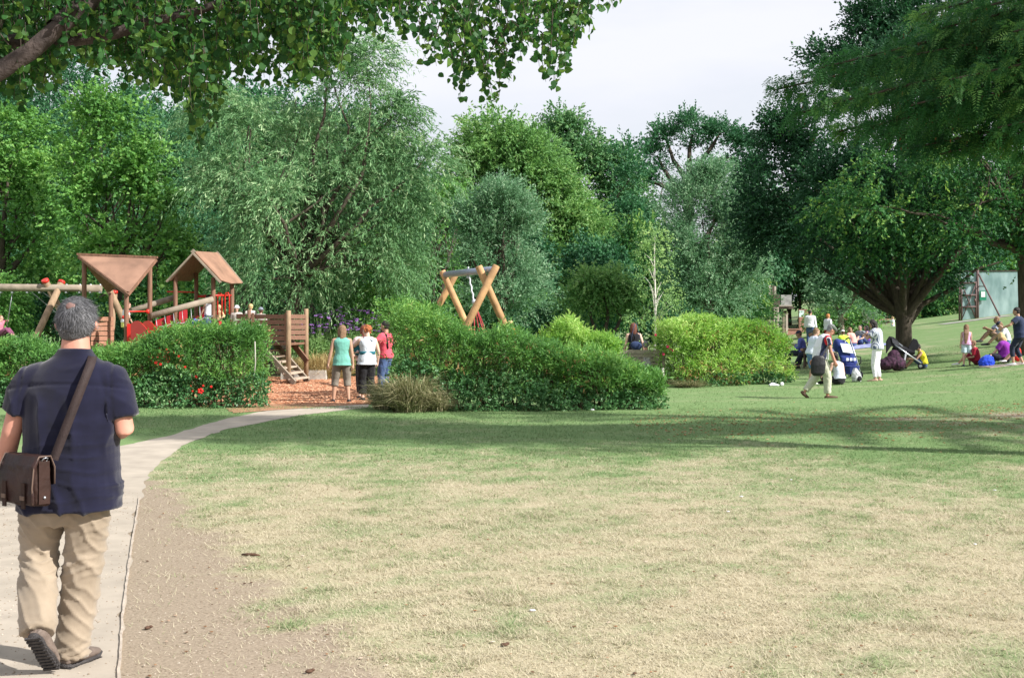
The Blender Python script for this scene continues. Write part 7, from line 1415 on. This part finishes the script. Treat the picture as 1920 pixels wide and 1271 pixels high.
ft = [(1702, 652), (1709, 640), (1712, 634), (1720, 637), (1724, 648), (1722, 654), (1710, 660), (1704, 660)]; mb = MB(); mb.add([pb(x, y, -.22) for x, y in ft] + [pb(x, y, .22) for x, y in ft], [tuple(range(8))[::-1], tuple(range(8, 16))] + [(i, (i + 1) % 8, (i + 1) % 8 + 8, i + 8) for i in range(8)]); mods(mb.build('foot_cover', BK, r), .02, 2)
mb = MB(); mb.loft([(pb(1676, 656), (0, 1, 0), .24, (0, 0, 1), .10), (pb(1695, 657), (0, 1, 0), .25, (0, 0, 1), .13), (pb(1712, 660), (0, 1, 0), .22, (0, 0, 1), .09)], 16); mods(mb.build('seat', BK, r), .02, 1)
for x, d in ((1688, -.32), (1688, .32)): wheel(r, pb(x, 688, d) + Vector((0, 0, .02)), .135, .025, (0, 1, 0), 5, mat('silver_plastic', (.52, .54, .58), .4))
for x, d in ((1726, -.22), (1726, .22)): wheel(r, pb(x, 686, d), .085, .025, (0, 1, 0), 5)
mb = MB(); cc = Vector((0, 0, 0)); mb.ball((.06, 0, .34), (.20, .2, .24)); mb.ball((-.18, 0, .15), (.26, .25, .17)); mb.ball((.16, 0, .18), (.25, .24, .20)); mb.ball((-.05, -.05, .22), (.22, .2, .2)); o = mods(mb.build('changing_bag', mat('plum_pattern', (.010, .005, .012), .8, .5, 14, .4, 20, col2=(.075, .022, .058))), .016, 2, .05, .12); o.location = at(1672, 693, Yb - .3) - Vector((0, 0, 0)); tag(o, 'bulky dark purple patterned bag slumped under the black pushchair', 'bag')
# blue bag, shoes, litter
c = ground(1850, 686); mb = MB(); mb.loft([((0, 0, .0), (1, 0, 0), .20, (0, 1, 0), .14), ((0, 0, .12), (1, 0, 0), .23, (0, 1, 0), .16), ((.02, 0, .24), (1, 0, 0), .17, (0, 1, 0), .12), ((.03, 0, .30), (1, 0, 0), .05, (0, 1, 0), .04)], 16); o = mods(mb.build('carrier_bag', cloth('bright_blue', (.02, .07, .60))), .012, 1, .05, .07); o.location = c; tag(o, 'bright blue bag on the grass beside the purple T-shirt', 'bag')
for i, (x, y, lb) in enumerate([(1451, 724, 'white crumpled trainer lying on the grass by the right hedge, left one'), (1466, 723, 'white crumpled trainer lying on the grass by the right hedge, right one')]):
    mb = MB(); mb.loft([((-.14, 0, .03), (0, 1, 0), .035, (0, 0, 1), .03), ((-.05, 0, .05), (0, 1, 0), .05, (0, 0, 1), .05), ((.06, 0, .035), (0, 1, 0), .05, (0, 0, 1), .035), ((.15, 0, .02), (0, 1, 0), .03, (0, 0, 1), .02)], 12); o = mods(mb.build('trainer_shoe', SHOE_W), .01, 1, .012, .04); o.location = ground(x, y); o.rotation_euler = (0, 0, .4 + i); tag(o, lb, 'shoe', 'pair of white shoes lying on the grass')
for i, (x, y, s) in enumerate([(1390, 932, .02), (1365, 960, .018), (1483, 900, .016), (1865, 920, .018), (1828, 1021, .015), (998, 1146, .02), (1110, 770, .05)]):
    mb = MB(); mb.ball((0, 0, s * .4), (s, s * .7, s * .35), seg=7, rings=4); o = mb.build('litter_scrap', mat('paper_scrap', (.70, .70, .74), .8)); o.location = ground(x, y)
    tag(o, ['small white scrap on the mid lawn, right of centre', 'pale scrap on the lawn just below the nearest white scrap', 'tiny pale scrap on the greener lawn right of centre', 'white fleck on the lawn near the right edge', 'pale fleck on straw grass near the lower right', 'white scrap on straw grass near the bottom centre', 'white scrap at the foot of the long front hedge'][i], 'litter', 'scraps of litter on the lawn')
V, Fc = grid(np.linspace(-.7, .75, 8), np.linspace(-.45, .45, 6), lambda X, Y: gz(X + 14.0, Y + 36.6) - float(gz(14.0, 36.6)) + .02); pc_ = ground(1893, 684); V[:, 2] = gz(V[:, 0] + pc_.x, V[:, 1] + pc_.y) - pc_.z + .015; o = link('picnic_rug', mesh_np('picnic_rug', V, Fc), mat('coral_rug', (.40, .18, .15), .9, .6, 9, col2=(.55, .52, .45))); o.location = pc_; o.modifiers.new('t', 'SOLIDIFY').thickness = .012; tag(o, 'coral and pale rug under the blonde woman in purple', 'blanket')
